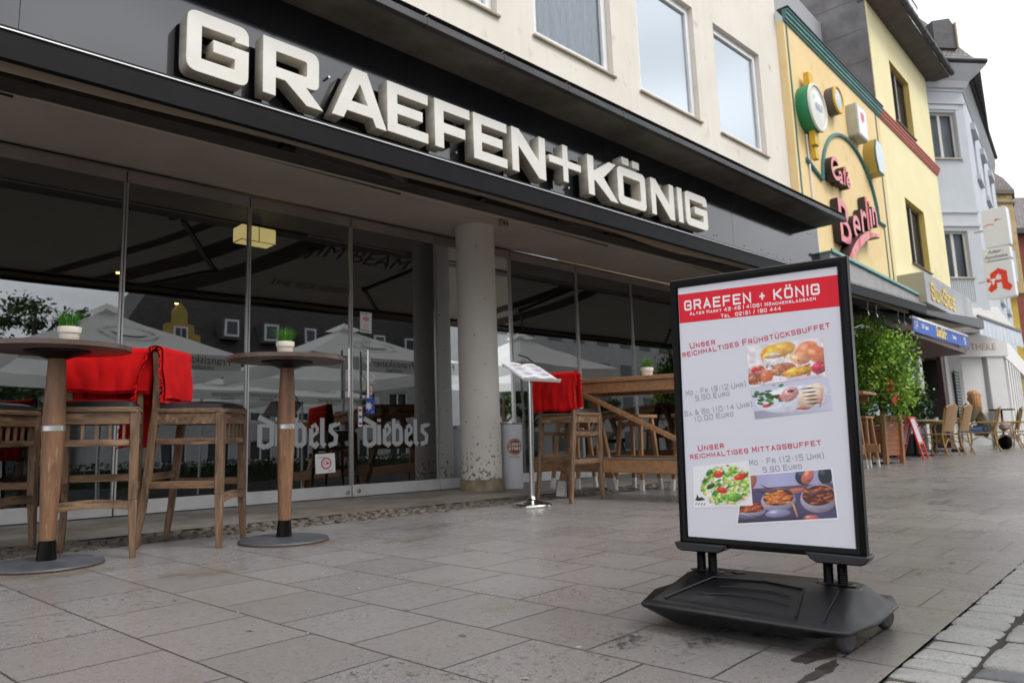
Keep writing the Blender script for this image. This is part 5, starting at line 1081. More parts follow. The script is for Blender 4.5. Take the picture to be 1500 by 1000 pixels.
for a, b, c, d in wo:
    mb = MB(); 
    for q in ((a+.001,a+.006,c,d),(b-.006,b-.001,c,d)): mb.box(q[0],q[1],-.001,.215,q[2],q[3])
    mb.box(a,b,-.001,.215,d-.006,d-.001); rv = mb.build('reveal', M_reveal, Yb)
    mb = MB(); y0, y1 = .14, .20
    mb.box(a+.01,a+.09,y0,y1,c,d); mb.box(b-.09,b-.01,y0,y1,c,d); mb.box(a+.09,b-.09,y0,y1,c,c+.08); mb.box(a+.09,b-.09,y0,y1,d-.08,d); mb.box((a+b)/2-.06,(a+b)/2+.06,y0-.01,y1,c+.08,d-.08); win = mb.build('window', M_brf, Yb, bevel=.004)
    mb = MB(); mb.box(a+.01,a+.055,y0-.012,y0-.002,c+.02,d-.02); mb.box((a+b)/2-.03,(a+b)/2+.0,y0-.022,y0-.012,c+.08,d-.08); mb.build('pale_sash', M_white, win)
    mb = MB(); mb.quad((a+.09,.17,c+.08),(b-.09,.17,c+.08),(b-.09,.17,d-.08),(a+.09,.17,d-.08)); mb.build('pane', M_wglass, win)
    mb = MB(); mb.grid(lambda s, t: (a+.1+s*(b-a-.2), .42+.03*math.sin(s*60), c+t*(d-c)), 60, 2); mb.build('curtain', mat('ochre_curtain', (.32,.27,.12), rough=.9), win, smooth=True)
    mb = MB(); mb.box(a-.04,b+.04,-.06,.14,c-.03,c-.002); mb.build('sill', M_brf, win)
mb = MB(); mb.box(.2,12.3,1.2,1.22,3.8,12.3); mb.build('room_backing', MATS['pale_room'], Yb)
mb = MB(); mb.wall(0, 6.0, 9.45, 14.2, [], y=0, d=.1, thick=.02)
me = mb.v; mb.v = [(6.285, .02+x*1.3, z+(3 if z > 14 else 0)) for x, y, z in me]      # side wall seen above the low cafe front
mb.build('side_cladding', M_slate, Yb)
mb = MB()
for k in range(5): mb.box(6.280,6.284,0.1,6,9.9+k*.9,9.906+k*.9)
mb.build('cladding_seams', mat('seam_dark', (.05,.05,.05), rough=.8), Yb)
def cornice(m, ml, x0, x1, nm):
    mb = MB(); pr = [(0,9.13),(-.06,9.13),(-.06,9.17),(-.10,9.19),(-.10,9.24),(-.15,9.27),(-.15,9.33),(-.20,9.36),(-.20,9.40),(0,9.42)]; pr = [(y_*.6, 9.13+(z_-9.13)*.85) for y_, z_ in pr]
    n = len(pr); vs = [(x0,y,z) for y,z in pr]+[(x1,y,z) for y,z in pr]; mb.add(vs, [tuple(range(n)), tuple(range(n,2*n))[::-1]]+[(i,(i+1)%n,(i+1)%n+n,i+n) for i in range(n)]); c = mb.build(nm, m, Yb)
    mb = MB(); mb.box(x0,x1,-.065,-.058,9.185,9.215); mb.box(x0,x1,-.095,-.088,9.262,9.288); mb.build('cornice_line', ml, c); return c
cornice(M_teal, M_tealL, -.02, 6.32, 'teal_cornice'); cornice(M_redp, mat('pale_red', (.60,.25,.17), rough=.5), 6.34, 12.46, 'red_cornice')
mb = MB(); mb.box(-.04,6.33,-.14,.1,9.378,9.40); mb.build('cornice_flashing', M_zinc, Yb)
for q in ((.10,.15,4.2,9.12),(5.93,5.98,4.2,9.12),(5.58,5.63,4.3,6.02)): mb = MB(); mb.box(q[0],q[1],-.018,-.001,q[2],q[3]); mb.build('painted_batten', M_teal, Yb)
pts = [(.5,6.34),(1.28,6.12)]+[(3.25-1.9*math.cos(R(a)), 5.98+1.62*math.sin(R(a))) for a in range(6,172,8)]+[(5.13,6.02),(5.6,6.02)]
mb = MB(); mb.tube([(x,-.02,z) for x, z in pts], .045, 8); mb.build('arch_moulding', M_teal, Yb, smooth=True)
mb = MB(); mb.tube([(.62,-.03,6.9),(.66,-.03,4.3)], .02, 8); mb.build('conduit', M_white, Yb)
mb = MB(); mb.box(0,6.2,-.47,-.0,4.23,4.27); mb.box(0,6.2,-.50,-.47,4.24,4.30); mb.build('teal_ledge', M_tealL, Yb, bevel=.004)
# eaves of the main house, its roof and dormer
mb = MB(); mb.box(6.25,12.95,-.62,.2,12.5,12.56); mb.build('eaves_board', mat('dark_eaves', (.10,.085,.08), (.07,.06,.055), 3, rough=.8), Yb)
mb = MB(); mb.tube([(6.2,-.70,12.62),(12.99,-.70,12.62)], .085, 14); 
for k in range(14): mb.tube([(6.5+k*.48,-.70,12.62),(6.53+k*.48,-.70,12.62)], .093, 14)
mb.build('gutter', M_zinc, Yb, smooth=True)
M_tile = bpy.data.materials.new('roof_tiles'); M_tile.use_nodes = True
def tilemat(m, c1, c2, w, h):
    nt = m.node_tree; N = nt.nodes.new; L = nt.links.new; b = nt.nodes['Principled BSDF']; tc = N('ShaderNodeTexCoord'); sp_ = N('ShaderNodeSeparateXYZ'); cb = N('ShaderNodeCombineXYZ'); L(tc.outputs['Object'], sp_.inputs[0])
    L(sp_.outputs['X'], cb.inputs[0]); L(sp_.outputs['Z'], cb.inputs[1]); br = N('ShaderNodeTexBrick'); br.inputs['Scale'].default_value = 1; br.inputs['Brick Width'].default_value = w; br.inputs['Row Height'].default_value = h; br.inputs['Mortar Size'].default_value = h*.09
    br.inputs['Color1'].default_value = (*c1,1); br.inputs['Color2'].default_value = (*c2,1); br.inputs['Mortar'].default_value = (.03,.028,.027,1); L(cb.outputs[0], br.inputs['Vector']); L(br.outputs['Color'], b.inputs['Base Color']); b.inputs['Roughness'].default_value = .75
    bp = N('ShaderNodeBump'); bp.inputs['Distance'].default_value = .03; bp.invert = True; L(br.outputs['Fac'], bp.inputs['Height']); L(bp.outputs[0], b.inputs['Normal'])
tilemat(M_tile, (.17,.135,.125), (.24,.20,.19), .22, .17)
mb = MB(); mb.prism([(-.55,12.6),(2.6,16.2),(6.5,16.2),(6.5,12.57),(-.4,12.57)], 6.3, 12.9, 'x'); mb.build('roof', M_tile, Yb)
mb = MB(); mb.box(10.6,12.2,-.1,2.6,13.2,14.9); dm = mb.build('dormer', mat('dark_dormer_slate', (.07,.068,.072), (.10,.098,.10), 6, rough=.7), Yb)
mb = MB(); mb.box(10.78,12.02,-.14,-.1,13.45,14.65); mb.build('dormer_window', M_white, dm); mb = MB(); mb.quad((10.9,-.146,13.55),(11.9,-.146,13.55),(11.9,-.146,14.55),(10.9,-.146,14.55)); mb.build('dormer_pane', mat('sky_pane', (.55,.6,.63), rough=.1), dm)
# ground floor shop fronts of the yellow house
M_mar = mat('maroon_paint', (.075,.018,.015), (.05,.013,.012), 5, rough=.5); M_shopw = mat('off_white_joinery', (.55,.54,.52), (.46,.45,.43), 4, rough=.5); M_darkin = mat('shop_interior', (.05,.047,.042), (.03,.028,.025), 2, rough=.7)
mb = MB(); mb.box(0,12.4,3.3,3.4,.1,3.7); mb.box(0,12.4,.1,3.3,3.4,3.45); mb.build('shop_room', M_darkin, Yb)
mb = MB(); mb.box(0,6.4,-.02,.12,3.42,4.24); mb.box(6.4,12.45,-.02,.12,3.35,3.75); mb.build('shop_fascia', M_mar, Yb)
for x0, x1, y0_, y1_ in ((0,.35,0,.15),(1.9,2.1,0,.15),(4.0,4.2,0,.15),(5.85,6.15,0,.15),(6.42,6.62,-.03,.13),(7.35,7.62,-.03,.13),(10.25,10.62,-.03,.13),(7.622,7.75,.02,.12)): mb = MB(); mb.box(x0,x1,y0_,y1_,.2,3.345); mb.build('shop_post', M_shopw, Yb, bevel=.005)
mb = MB(); mb.box(6.62,7.35,.02,.08,.2,1.0); mb.box(9.9,10.25,0,.12,.2,3.3); mb.build('maroon_door_frame', M_mar, Yb)
mb = MB(); mb.quad((8.0,1.6,.3),(9.9,1.6,.3),(9.9,1.6,3.0),(8.0,1.6,3.0)); mb.build('inner_screen', mat('grey_green_screen', (.10,.11,.095), (.075,.085,.07), 2, rough=.6), Yb)
for x0, x1 in ((.35,1.9),(2.1,4.0),(4.2,5.85),(6.62,7.35)):
    mb = MB(); mb.quad((x0,.05,.3),(x1,.05,.3),(x1,.05,3.4),(x0,.05,3.4)); mb.build('shop_pane', M_glass, Yb)
mb = MB(); mb.box(10.62,12.43,-.02,.14,.2,3.35); mb.build('shop_pier', mat('grey_stone_pier', (.42,.41,.39), (.33,.32,.30), 3, rough=.7), Yb)
# chalk menu board fixed on the pier
mbd = yel('menu_board', 11.25, .06, 1.5, 'tall dark chalkboard with white writing on the pier beneath the blue banner', 'menu board'); mb = MB(); mb.box(-.30,.30,-.03,.0,-.5,1.2); mb.build('board', mat('chalkboard', (.04,.045,.05), rough=.7), mbd)
mb = MB(); rg = random.Random(5)
for k in range(16):
    z = 1.1-k*.095; x = -.25
    while x < .2: w = rg.uniform(.04,.12); mb.box(x,x+w,-.034,-.031,z,z+.04); x += w+.03
mb.build('chalk_writing', mat('chalk', (.55,.57,.58), rough=.9), mbd)
# beer advertising boxes on the cafe wall
def lightbox_round(name, l, z, r, d, side, rim, label, o=.0, face=None):
    e = yel(name, l, o, z, label, 'sign', 'brewery sign boxes on the cafe wall'); mb = MB()
    def rr(prof): 
        m2 = MB(); m2.lathe(prof, 44); return m2
    def tr(m2): m2.v = [(x, -zz, y) for x, y, zz in m2.v]; return m2
    tr(rr([(r*.96,0),(r,.02),(r,d-.02),(r*.99,d)])).build('body', side, e, smooth=True, ang=50)
    tr(rr([(r*1.0,d-.01),(r*1.03,d),(r*1.0,d+.03),(r*.90,d+.035),(r*.86,d+.01)])).build('rim', rim, e, smooth=True, ang=50)
    tr(rr([(r*.90,d-.005),(r*.6,d+.025),(0,d+.04)])).build('face', face, e, smooth=True); return e, tr, rr
M_face = mat('faded_print_face', (.62,.64,.62), (.72,.70,.58), 3, rough=.25, c3=(.35,.45,.55), s3=6, thr3=(.62,.70))
M_face2 = mat('faded_blue_face', (.45,.52,.58), (.70,.72,.72), 4, rough=.25, c3=(.25,.33,.40), s3=7, thr3=(.58,.66))
M_gold = mat('gold_yellow', (.72,.45,.02), (.62,.36,.02), 6, rough=.5)
e, tr, rr = lightbox_round('round_sign', .72, 7.42, .50, .26, mat('sign_green', (.01,.22,.09), rough=.4), mat('cream_rim', (.62,.60,.50), rough=.5), 'round brewery sign with green edge and yellow bracket on the cafe wall', 0, M_face)
mb = MB(); mb.box(-.12,.10,-.20,-.08,.45,.78); mb.box(-.12,.10,-.20,-.08,-.78,-.45); mb.box(-.04,.12,-.16,-.06,-1.05,-.80); mb.box(.10,.17,-.12,-.06,-.8,-.5); mb.box(.10,.17,-.12,-.06,.5,.75); mb.build('bracket', M_gold, e, bevel=.01)
text_obj('emblem_lettering', 'BIER', .2, mat('pale_blue_print', (.35,.45,.6), rough=.5), e, (0,-.31,-.08))
lightbox_round('round_sign', 2.32, 8.16, .31, .20, mat('sign_dark_grey', (.10,.085,.08), rough=.5), M_gold, 'small round brewery sign with dark edge near the teal cornice', 0, M_face2)
e = yel('box_sign', 3.85, 0, 8.12, 'rectangular white light box with a red mark on the cafe wall', 'sign', 'brewery sign boxes on the cafe wall'); mb = MB(); mb.prism(rc([(-.36,-.40),(.36,-.40),(.36,.40),(-.36,.40)], .06), -.24, 0, 'y'); mb.build('body', mat('aged_white_plastic', (.48,.46,.38), (.40,.38,.30), 4, rough=.4), e, bevel=.01)
mb = MB(); mb.prism(rc([(-.32,-.36),(.32,-.36),(.32,.36),(-.32,.36)], .05), -.252, -.242, 'y'); f = mb.build('face', mat('light_box_white', (.70,.70,.70), rough=.25), e); mb = MB(); mb.box(-.10,.12,-.256,-.253,.05,.22); mb.box(-.04,.02,-.256,-.253,-.02,.05); mb.build('red_mark', mat('faded_red', (.62,.12,.12), rough=.5), f)
e = yel('hexagon_sign', 4.86, 0, 7.52, 'six sided light box with green edge at the right of the cafe wall', 'sign', 'brewery sign boxes on the cafe wall'); hx = [(-.22,-.42),(.18,-.42),(.36,-.05),(.36,.15),(.18,.42),(-.22,.42),(-.36,.15),(-.36,-.1)]; mb = MB(); mb.prism(hx, -.26, 0, 'y'); mb.build('body', mat('ochre_plastic', (.45,.30,.06), rough=.5), e, bevel=.01)
mb = MB(); mb.prism(hx, -.285, -.262, 'y'); mb.build('rim', mat('sign_rim_green', (.03,.16,.11), rough=.5), e); mb = MB(); mb.prism([(x*.92,z*.93) for x, z in hx], -.296, -.286, 'y'); mb.build('face', mat('pale_face', (.55,.60,.64), rough=.25), e)
# cafe lettering, deep red neon letters
M_pink = mat('letter_pink_face', (.72,.25,.27), (.66,.12,.14), 8, rough=.35); M_lred = mat('letter_red_face', (.60,.02,.02), rough=.35); M_ldark = mat('letter_dark_side', (.03,.014,.014), rough=.5)
cs = yel('cafe_lettering', 0, .02, 0, 'raised pink and red cafe name letters with dark sides on the yellow wall', 'sign')
def big(s_, l, z, size, m, xs=1, depth=.15, shear=0, off=.012, nm='letter'):
    o = text_obj(nm, s_, size, M_ldark, cs, (l,-depth/2,z), extrude=depth/2, align='LEFT', xs=xs, off=off, shear=shear); o.data.materials.append(m)
    for p in o.data.polygons:
        if p.normal.y < -.7: p.material_index = 1
    return o
for ch, l, z, s_, m, xs in (('C',1.42,6.17,.64,M_pink,1.0),('a',1.88,6.16,.50,M_pink,1.05),('f',2.17,6.18,.56,M_lred,1.1),('é',2.36,6.18,.50,M_pink,1.05)): big(ch, l-.05, z, s_*1.12, m, xs, .18, .1)
for ch, l, z, s_, m, xs in (('B',1.60,4.86,1.34,M_pink,1.05),('e',2.54,5.10,1.16,M_pink,1.0),('r',3.14,5.36,1.12,M_pink,1.0),('l',3.56,5.50,1.12,M_lred,1.2),('i',3.82,5.60,.98,M_pink,1.2),('n',4.07,5.72,.92,M_pink,.95)): big(ch, l, z, s_, m, xs)
mb = MB(); n = 26; top = []; bot = []
for k in range(n+1):
    t = k/n; x = 1.65+2.45*t; z = 4.36+1.02*(1-(1-t)**1.9); w = .05+.26*math.sin(math.pi*min(1,t*1.0+.05))**.8*(1-t)+.02; top.append((x,z+w*.5)); bot.append((x,z-w*.5))
for k in range(n):
    mb.m = 1 if k in (1,2,8,9,17,18,19,22) else 0
    a, b_, c, d = top[k], top[k+1], bot[k+1], bot[k]; mb.quad((a[0],-.26,a[1]),(b_[0],-.26,b_[1]),(c[0],-.26,c[1]),(d[0],-.26,d[1]))
    mb.m = 2; mb.quad((a[0],-.26,a[1]),(a[0],0,a[1]),(b_[0],0,b_[1]),(b_[0],-.26,b_[1])); mb.quad((d[0],-.26,d[1]),(c[0],-.26,c[1]),(c[0],0,c[1]),(d[0],0,d[1]))
mb.m = 2; mb.quad((top[0][0],-.26,top[0][1]),(top[0][0],0,top[0][1]),(bot[0][0],0,bot[0][1]),(bot[0][0],-.26,bot[0][1])); mb.build('swash', [M_pink, M_lred, M_ldark], cs)
# grey sun studio sign
e = yel('shop_sign', 6.75, .0, 0, 'grey sign board with yellow capital letters above the black awning', 'sign'); mb = MB(); mb.box(-.45,5.0,-.62,-.0,4.06,4.86); mb.build('board', mat('sign_grey', (.34,.35,.37), (.28,.29,.31), 3, rough=.4), e, bevel=.01)
mb = MB(); mb.box(-.47,-.45,-.60,-.0,4.08,4.84); mb.build('side_panel', mat('beige_side', (.38,.34,.25), rough=.6), e)
M_sy = mat('sign_yellow', (.80,.55,.01), rough=.45); mb = MB()
x = strokes(mb, 'S', .0, 4.20, .46, lambda a, b, k: (a, -.64-.001*k, b), t=.17, w=.80); x = strokes(mb, 'UN', x-.03, 4.20, .36, lambda a, b, k: (a, -.64-.001*k, b), t=.19, w=.85); x = strokes(mb, 'S', x, 4.20, .46, lambda a, b, k: (a, -.64-.001*k, b), t=.17, w=.80); x = strokes(mb, 'IDE', x-.03, 4.20, .36, lambda a, b, k: (a, -.64-.001*k, b), t=.19, w=.85)
mb.build('lettering', M_sy, e)
mb = MB(); mb.box(0,6.3,-.45,-.03,3.62,4.22); mb.build('awning_backboard', mat('backboard_grey', (.34,.34,.33), (.28,.28,.27), 3, rough=.6), Yb)
for x in (12.0,12.35,13.3,13.6): mb = MB(); mb.tube([(x,4.3,2.8),(x+.02,4.32,2.66),(x+.01,4.3,2.6)], .006, 6); mb.build('hanging_cord', M_steel, A1)
# third: black side awning bar and blue banner awning
A3 = tag(empty('awning', (0,0,0)), 'narrow black awning bar reaching from the dark awning towards the pharmacy', 'awning')
mb = MB(); mb.bar((14.35,4.35,2.93),(19.1,4.5,3.18), .12, .07, h2=.22); mb.build('front_bar', M_black, A3); mb = MB(); mb.grid(lambda s, t: (14.4+s*4.7, 4.45+t*2.2, 2.98+.25*s+t*.55-.05*math.sin(math.pi*t)), 12, 8); mb.build('cloth', mat('black_awning_cloth', (.02,.02,.022), rough=.85), A3, smooth=True)
A4 = tag(empty('banner_awning', YW(0,1.76,0), YA), 'maroon awning with a blue banner and yellow lettering above the cafe terrace', 'awning')
def zb(x): return 2.53+.018*(x+.2)
bx0, bx1 = -.19, 4.2
mb = MB(); mb.add([(bx0,0,zb(bx0)),(bx1,0,zb(bx1)),(bx1,0,zb(bx1)+.235),(bx0,0,zb(bx0)+.225),(bx0,.01,zb(bx0)),(bx1,.01,zb(bx1)),(bx1,.01,zb(bx1)+.235),(bx0,.01,zb(bx0)+.225)], [(0,1,2,3),(7,6,5,4),(3,2,6,7),(0,4,5,1),(1,5,6,2),(0,3,7,4)]); BN = mb.build('banner', mat('banner_blue', (.02,.085,.42), (.03,.11,.48), 3, rough=.6), A4)
mb = MB(); mb.bar((bx0,.02,zb(bx0)+.25),(bx1,.02,zb(bx1)+.26), .06,.045); mb.build('front_bar', M_white, A4, bevel=.004)
mb = MB(); mb.grid(lambda s, t: (bx0+s*(bx1-bx0), .05+t*1.7, zb(bx0+s*4.4)+.26+t*.75-.05*math.sin(math.pi*t)), 10, 8); mb.build('cloth', M_mar, A4, smooth=True)
mb = MB(); mb.box(bx0,bx1+.0,.05,1.75,zb(0)-.05,zb(0)+.02); mb.build('valance_frame', M_mar, A4)
def bt(s_, x, z, h, m, w=.8, t=.2, nm='lettering', small=.78):
    mb = MB(); strokes(mb, s_, x, z, h, lambda a, b, k: (a, -.003-.0006*k, b+.018*(a+.2)), t=t, w=w, gap=.22, small=small); mb.build(nm, m, BN)
M_bw = mat('banner_white', (.72,.74,.78), rough=.6)
def bt(s_, x, z, h, m, w=.8, t=.2, nm='lettering', small=.78):
    o = text_obj(nm, s_, h*1.75, m, BN, (x,-.004,z+.018*(x+.2)), extrude=.001, align='LEFT', off=h*.06, xs=w*1.12)
bt('BOS', -.10, 2.635, .085, M_bw, .75, .26); bt('FOOD', -.09, 2.585, .03, M_bw); bt('Café - Lounge', .38, 2.635, .07, M_bw, .62); bt('SunSide', 1.42, 2.575, .16, mat('banner_yellow', (.85,.60,.12), rough=.6), .85, .24, small=.82); bt('Cocktailbar', 2.72, 2.625, .06, M_bw, .62); bt('BIG', 3.75, 2.625, .09, M_bw, .8, .28); bt('DRINKS', 3.76, 2.575, .03, M_bw)

# ---------------------------------------------------------------- grey corner house
GAa = R(-36.9); GO = Vector((27.94, 6.26, 0)); GBa = R(8.6)
M_gry = mat('grey_blue_render', (.54,.57,.61), (.49,.52,.56), .8, rough=.8, bump=.1, bscale=80, streak=(.40,.42,.44)); M_gryL = mat('pale_grey_trim', (.55,.57,.60), (.50,.52,.55), 2, rough=.7)
G1 = empty('corner_house', tuple(GO), GAa); tag(G1, 'light grey corner house with slate mansard roof beyond the yellow house', 'building')
ops = [(-1.50,-.36,9.90,11.52),(-1.50,-.46,5.86,7.42)]
mb = MB(); mb.wall(-3.2, 0, 3.9, 12.3, ops, y=0, d=.22, thick=3); mb.build('corner_wall', M_gry, G1)
for a, b, c, d in ops:
    mb = MB(); y0, y1 = .14, .20; t = .06; mb.box(a,a+t,y0,y1,c,d); mb.box(b-t,b,y0,y1,c,d); mb.box(a+t,b-t,y0,y1,c,c+t); mb.box(a+t,b-t,y0,y1,d-t,d); m_ = a+(b-a)*.55; mb.box(m_-.05,m_+.05,y0,y1,c+t,d-t); win = mb.build('window', mat('cream_frame', (.62,.60,.55), rough=.5), G1, bevel=.004)
    mb = MB(); mb.quad((a+t,.17,c+t),(b-t,.17,c+t),(b-t,.17,d-t),(a+t,.17,d-t)); mb.build('pane', M_wglass, win)
    mb = MB(); mb.grid(lambda s, tt: (a+s*(b-a), .38+.02*math.sin(s*30), c+tt*(d-c)), 30, 2); mb.build('curtain', mat('grey_curtain', (.22,.25,.28), (.32,.35,.37), 6, rough=.9, stretch=(5,1,.3)), win, smooth=True)
    mb = MB(); mb.box(a-.05,b+.05,-.07,.15,c-.05,c-.002); mb.build('sill', mat('sill_beige', (.40,.37,.30), rough=.7), win)
for q in ((-3.2,.05,-.06,11.80,11.86),(-3.2,.04,-.04,12.25,12.33),(-3.2,.04,-.05,8.02,8.10),(-3.2,.04,-.06,7.56,7.64),(-1.62,-1.52,-.03,9.8,11.6),(-.34,-.24,-.03,9.8,11.6),(-1.62,-.24,-.04,11.6,11.74)): mb = MB(); mb.box(q[0],q[1],q[2],0,q[3],q[4]); mb.build('wall_moulding', M_gryL, G1)
mb = MB()
for k in range(14): x = -1.42+k*.072; mb.box(x,x+.034,-.03,0,5.10,5.78)
mb.build('ribbed_panel', M_gryL, G1)
mb = MB(); pr = [(0,12.33),(-.12,12.36),(-.20,12.55),(-.42,12.75),(-.60,12.95),(-.60,13.10),(0,13.16)]; n = len(pr); vs = []
for x, s_ in ((-3.2,0),(0,1)): vs += [(x+(-y*.9 if s_ else 0), y, z) for y, z in pr]
mb.add(vs, [tuple(range(n)), tuple(range(n,2*n))[::-1]]+[(i,(i+1)%n,(i+1)%n+n,i+n) for i in range(n)]); mb.build('main_cornice', M_gryL, G1)
mb = MB(); mb.tube([(-3.2,-.62,13.06),(.52,-.62,13.06)], .09, 12); mb.build('gutter', M_zinc, G1, smooth=True)
GF = empty('front', (0,0,0), GBa-GAa)
bpy.data.objects.remove(GF)
def F1(x, y, z):      # street front frame (turned by 45.5 degrees) into the corner house frame
    a = GBa-GAa; return (x*math.cos(a)-y*math.sin(a), x*math.sin(a)+y*math.cos(a), z)
mb = MB(); mb.wall(0, 11.2, 3.9, 12.3, [(2.0,3.0,9.9,11.5),(5.0,6.0,9.9,11.5),(8.0,9.0,9.9,11.5),(2.0,3.0,5.9,7.4),(5.0,6.0,5.9,7.4),(8,9,5.9,7.4)], y=0, d=.2, thick=6); mb.v = [F1(*p) for p in mb.v]; mb.build('street_wall', M_gry, G1)
for a in (2.0,5.0,8.0):
    for nm_, q, m_w in (('window_hood',(a-.15,a+1.15,-.14,0,11.55,11.8),M_gryL),('window_sill',(a-.15,a+1.15,-.12,0,9.7,9.88),M_gryL),('window_sill',(a-.15,a+1.15,-.12,0,5.7,5.88),M_gryL),('window',(a,a+1.0,.12,.18,9.9,11.5),M_gryL),('window',(a,a+1.0,.12,.18,5.9,7.4),M_gryL)): mb = MB(); mb.box(*q); mb.v = [F1(*p) for p in mb.v]; mb.build(nm_, m_w, G1)
mb = MB(); mb.prism([(-.02,12.3),(-.16,12.9),(-.16,13.2),(2.5,13.2),(2.5,12.3)], 0, 11, 'x'); mb.v = [F1(*p) for p in mb.v]; mb.build('street_cornice', mat('grey_eaves', (.24,.25,.26), rough=.7), G1)
mb = MB(); mb.tube([F1(.1,-.2,13.28), F1(11.1,-.2,13.28)], .08, 12); mb.build('gutter', M_zinc, G1, smooth=True)
M_tile2 = bpy.data.materials.new('slate_tiles'); M_tile2.use_nodes = True; tilemat(M_tile2, (.16,.135,.13), (.24,.21,.20), .20, .13)
mb = MB(); c0 = [(-3.2,-.45,13.12),(.42,-.45,13.12),F1(11,-.1,13.22),F1(11,6,13.12),(-3.2,7,13.12)]; c1 = [(-3.2,1.5,16.2),(-.9,1.2,16.2),F1(10,2.5,16.2),F1(10,5,16.2),(-3.2,6,16.2)]
mb.add(c0+c1, [(0,1,6,5),(1,2,7,6),(2,3,8,7),(3,4,9,8),(5,6,7,8,9)]); mb.build('roof', M_tile2, G1)
mb = MB(); mb.prism([(-.95,13.7),(-.15,13.7),(-.15,14.5),(-.32,14.78),(-.95,14.66)], -.25, 1.6, 'y'); mb.build('dormer', MATS['dark_dormer_slate'], G1); mb = MB(); mb.box(-.16,-.11,-.3,1.3,13.7,14.62); mb.build('dormer_cheek', mat('cheek_ochre', (.38,.28,.18), rough=.8), G1)
# pharmacy ground floor of the corner house
mb = MB(); mb.box(-3.4,-1.55,.25,3,.2,3.3); mb.build('passage', M_darkin, G1)
PW = mat('pharmacy_white', (.80,.79,.77), (.74,.73,.71), 2, rough=.6)
mb = MB(); mb.box(-3.4,.2,-.25,.3,3.25,3.95); mb.box(-1.35,-.62,-.1,.3,.2,3.25); mb.box(-.52,.05,-.2,.3,.2,3.25); mb.build('shop_pillars', PW, G1, bevel=.01)
mb = MB()
for k in range(6): x = .7+k*1.15; mb.box(x,x+.5,-.2,.3,.2,3.3)
mb.box(0,12,-.22,.3,3.25,3.95); mb.v = [F1(*p) for p in mb.v]; mb.build('side_pillars', PW, G1)
mb = MB(); mb.box(0,12,.5,.55,.2,3.3); mb.v = [F1(*p) for p in mb.v]; mb.build('side_glazing', mat('dark_glazing', (.10,.11,.12), rough=.15), G1)
text_obj('lettering', 'APOTHEKE', .30, mat('faint_beige_letter', (.50,.40,.34), rough=.6), G1, (-.95,-.258,3.46), extrude=.004)
mb = MB(); mb.tube([(-2.3,-.62,3.98),(-1.9,-.64,4.15),(-1.3,-.65,4.2),(-.7,-.64,4.12)], .03, 6); mb.build('red_swoosh', mat('swoosh_red', (.48,.10,.12), rough=.5), G1, smooth=True)
PA = tag(empty('pharmacy_awning', (0,0,0)), 'white boxed awning with pale blue striped valance in front of the pharmacy', 'awning')
A_, B_, C_, D_ = Vector((21.9,5.2,3.78)), Vector((26.1,5.15,3.76)), Vector((28.6,6.2,4.95)), Vector((24.6,8.7,4.95))
mb = MB(); mb.grid(lambda s, t: tuple((A_*(1-s)+B_*s)*(1-t)+(D_*(1-s)+C_*s)*t-Vector((0,0,.10))*math.sin(math.pi*t)), 16, 12); mb.build('cloth', clothmat('awning_white', (.80,.79,.76), .4), PA, smooth=True)
def VL(s, t): p = A_*(1-s)+B_*s; return (p.x, p.y-.03*math.sin(s*70)*t, p.z-.04-t*.44)
mb = MB(); mb.grid(VL, 60, 4); mb.build('valance', mat('valance_blue_white', (.50,.55,.60), (.66,.70,.74), 7, rough=.7, stretch=(6,6,.2), thr=(.45,.55)), PA, smooth=True)
mb = MB(); mb.bar(A_, B_, .06,.06); mb.build('front_bar', mat('bar_mid_grey', (.12,.12,.125), rough=.5), PA)
mb = MB(); mb.prism([(0,4.0),(0,4.75),(1.5,4.75),(1.5,4.0)], 0, .5, 'y'); mb.v = [(GO.x+(x-2.2)*math.cos(GAa)+y_*math.sin(GAa), GO.y+(x-2.2)*math.sin(GAa)-y_*math.cos(GAa), z) for x, y_, z in mb.v]; mb.build('box_fascia', PW, PA, bevel=.01)
# projecting pharmacy sign with red capital A
e = tag(empty('pharmacy_sign', (25.12, 5.28, 0), R(-90)), 'white projecting light boxes with a red pharmacy letter on the corner house', 'sign')
def rbox(x0, x1, z0, z1, nm, m=None):
    mb = MB(); mb.prism(rc([(x0,z0),(x1,z0),(x1,z1),(x0,z1)], .06), -.14, .14, 'y'); return mb.build(nm, m or mat('light_box_white2', (.72,.73,.74), rough=.3), e, bevel=.015)
b1 = rbox(-.24,.40,6.14,7.28,'upper_box'); b2 = rbox(-.35,.36,5.76,6.13,'name_box'); b3 = rbox(-.35,.36,4.65,5.72,'letter_box')
mb = MB(); mb.tube([(-.2,0,6.7),(-.5,0,6.7)], .03, 8); mb.tube([(-.3,0,5.2),(-.55,0,5.2)], .03, 8); mb.build('wall_arm', M_steel, e, smooth=True)
MR = mat('pharmacy_red', (.72,.035,.012), rough=.4); mb = MB()
mb.prism([(-.26,6.74),(-.18,6.80),(-.05,6.82),(.05,6.79),(.05,6.81),(-.06,6.84),(-.18,6.82)], -.147,-.143,'y'); mb.prism([(.08,6.88),(.12,6.91),(.26,6.92),(.13,6.95),(.09,6.95)], -.147,-.143,'y'); mb.build('red_marks', MR, b1)
for s_, zz in (('Adler-',5.97),('Apotheke',5.82)): text_obj('lettering', s_, .145, mat('sign_grey_text', (.12,.12,.14), rough=.5), b2, (0,-.146,zz), extrude=.002)
mb = MB(); cx_, cz_ = -.01, 5.16
A_ = [(-.20,.22),(.02,.36),(.22,.24),(.22,-.08),(.32,-.20),(.24,-.34),(.06,-.24),(.06,-.06),(-.03,-.06),(-.04,-.24),(-.22,-.32),(-.30,-.20),(-.20,-.08)]
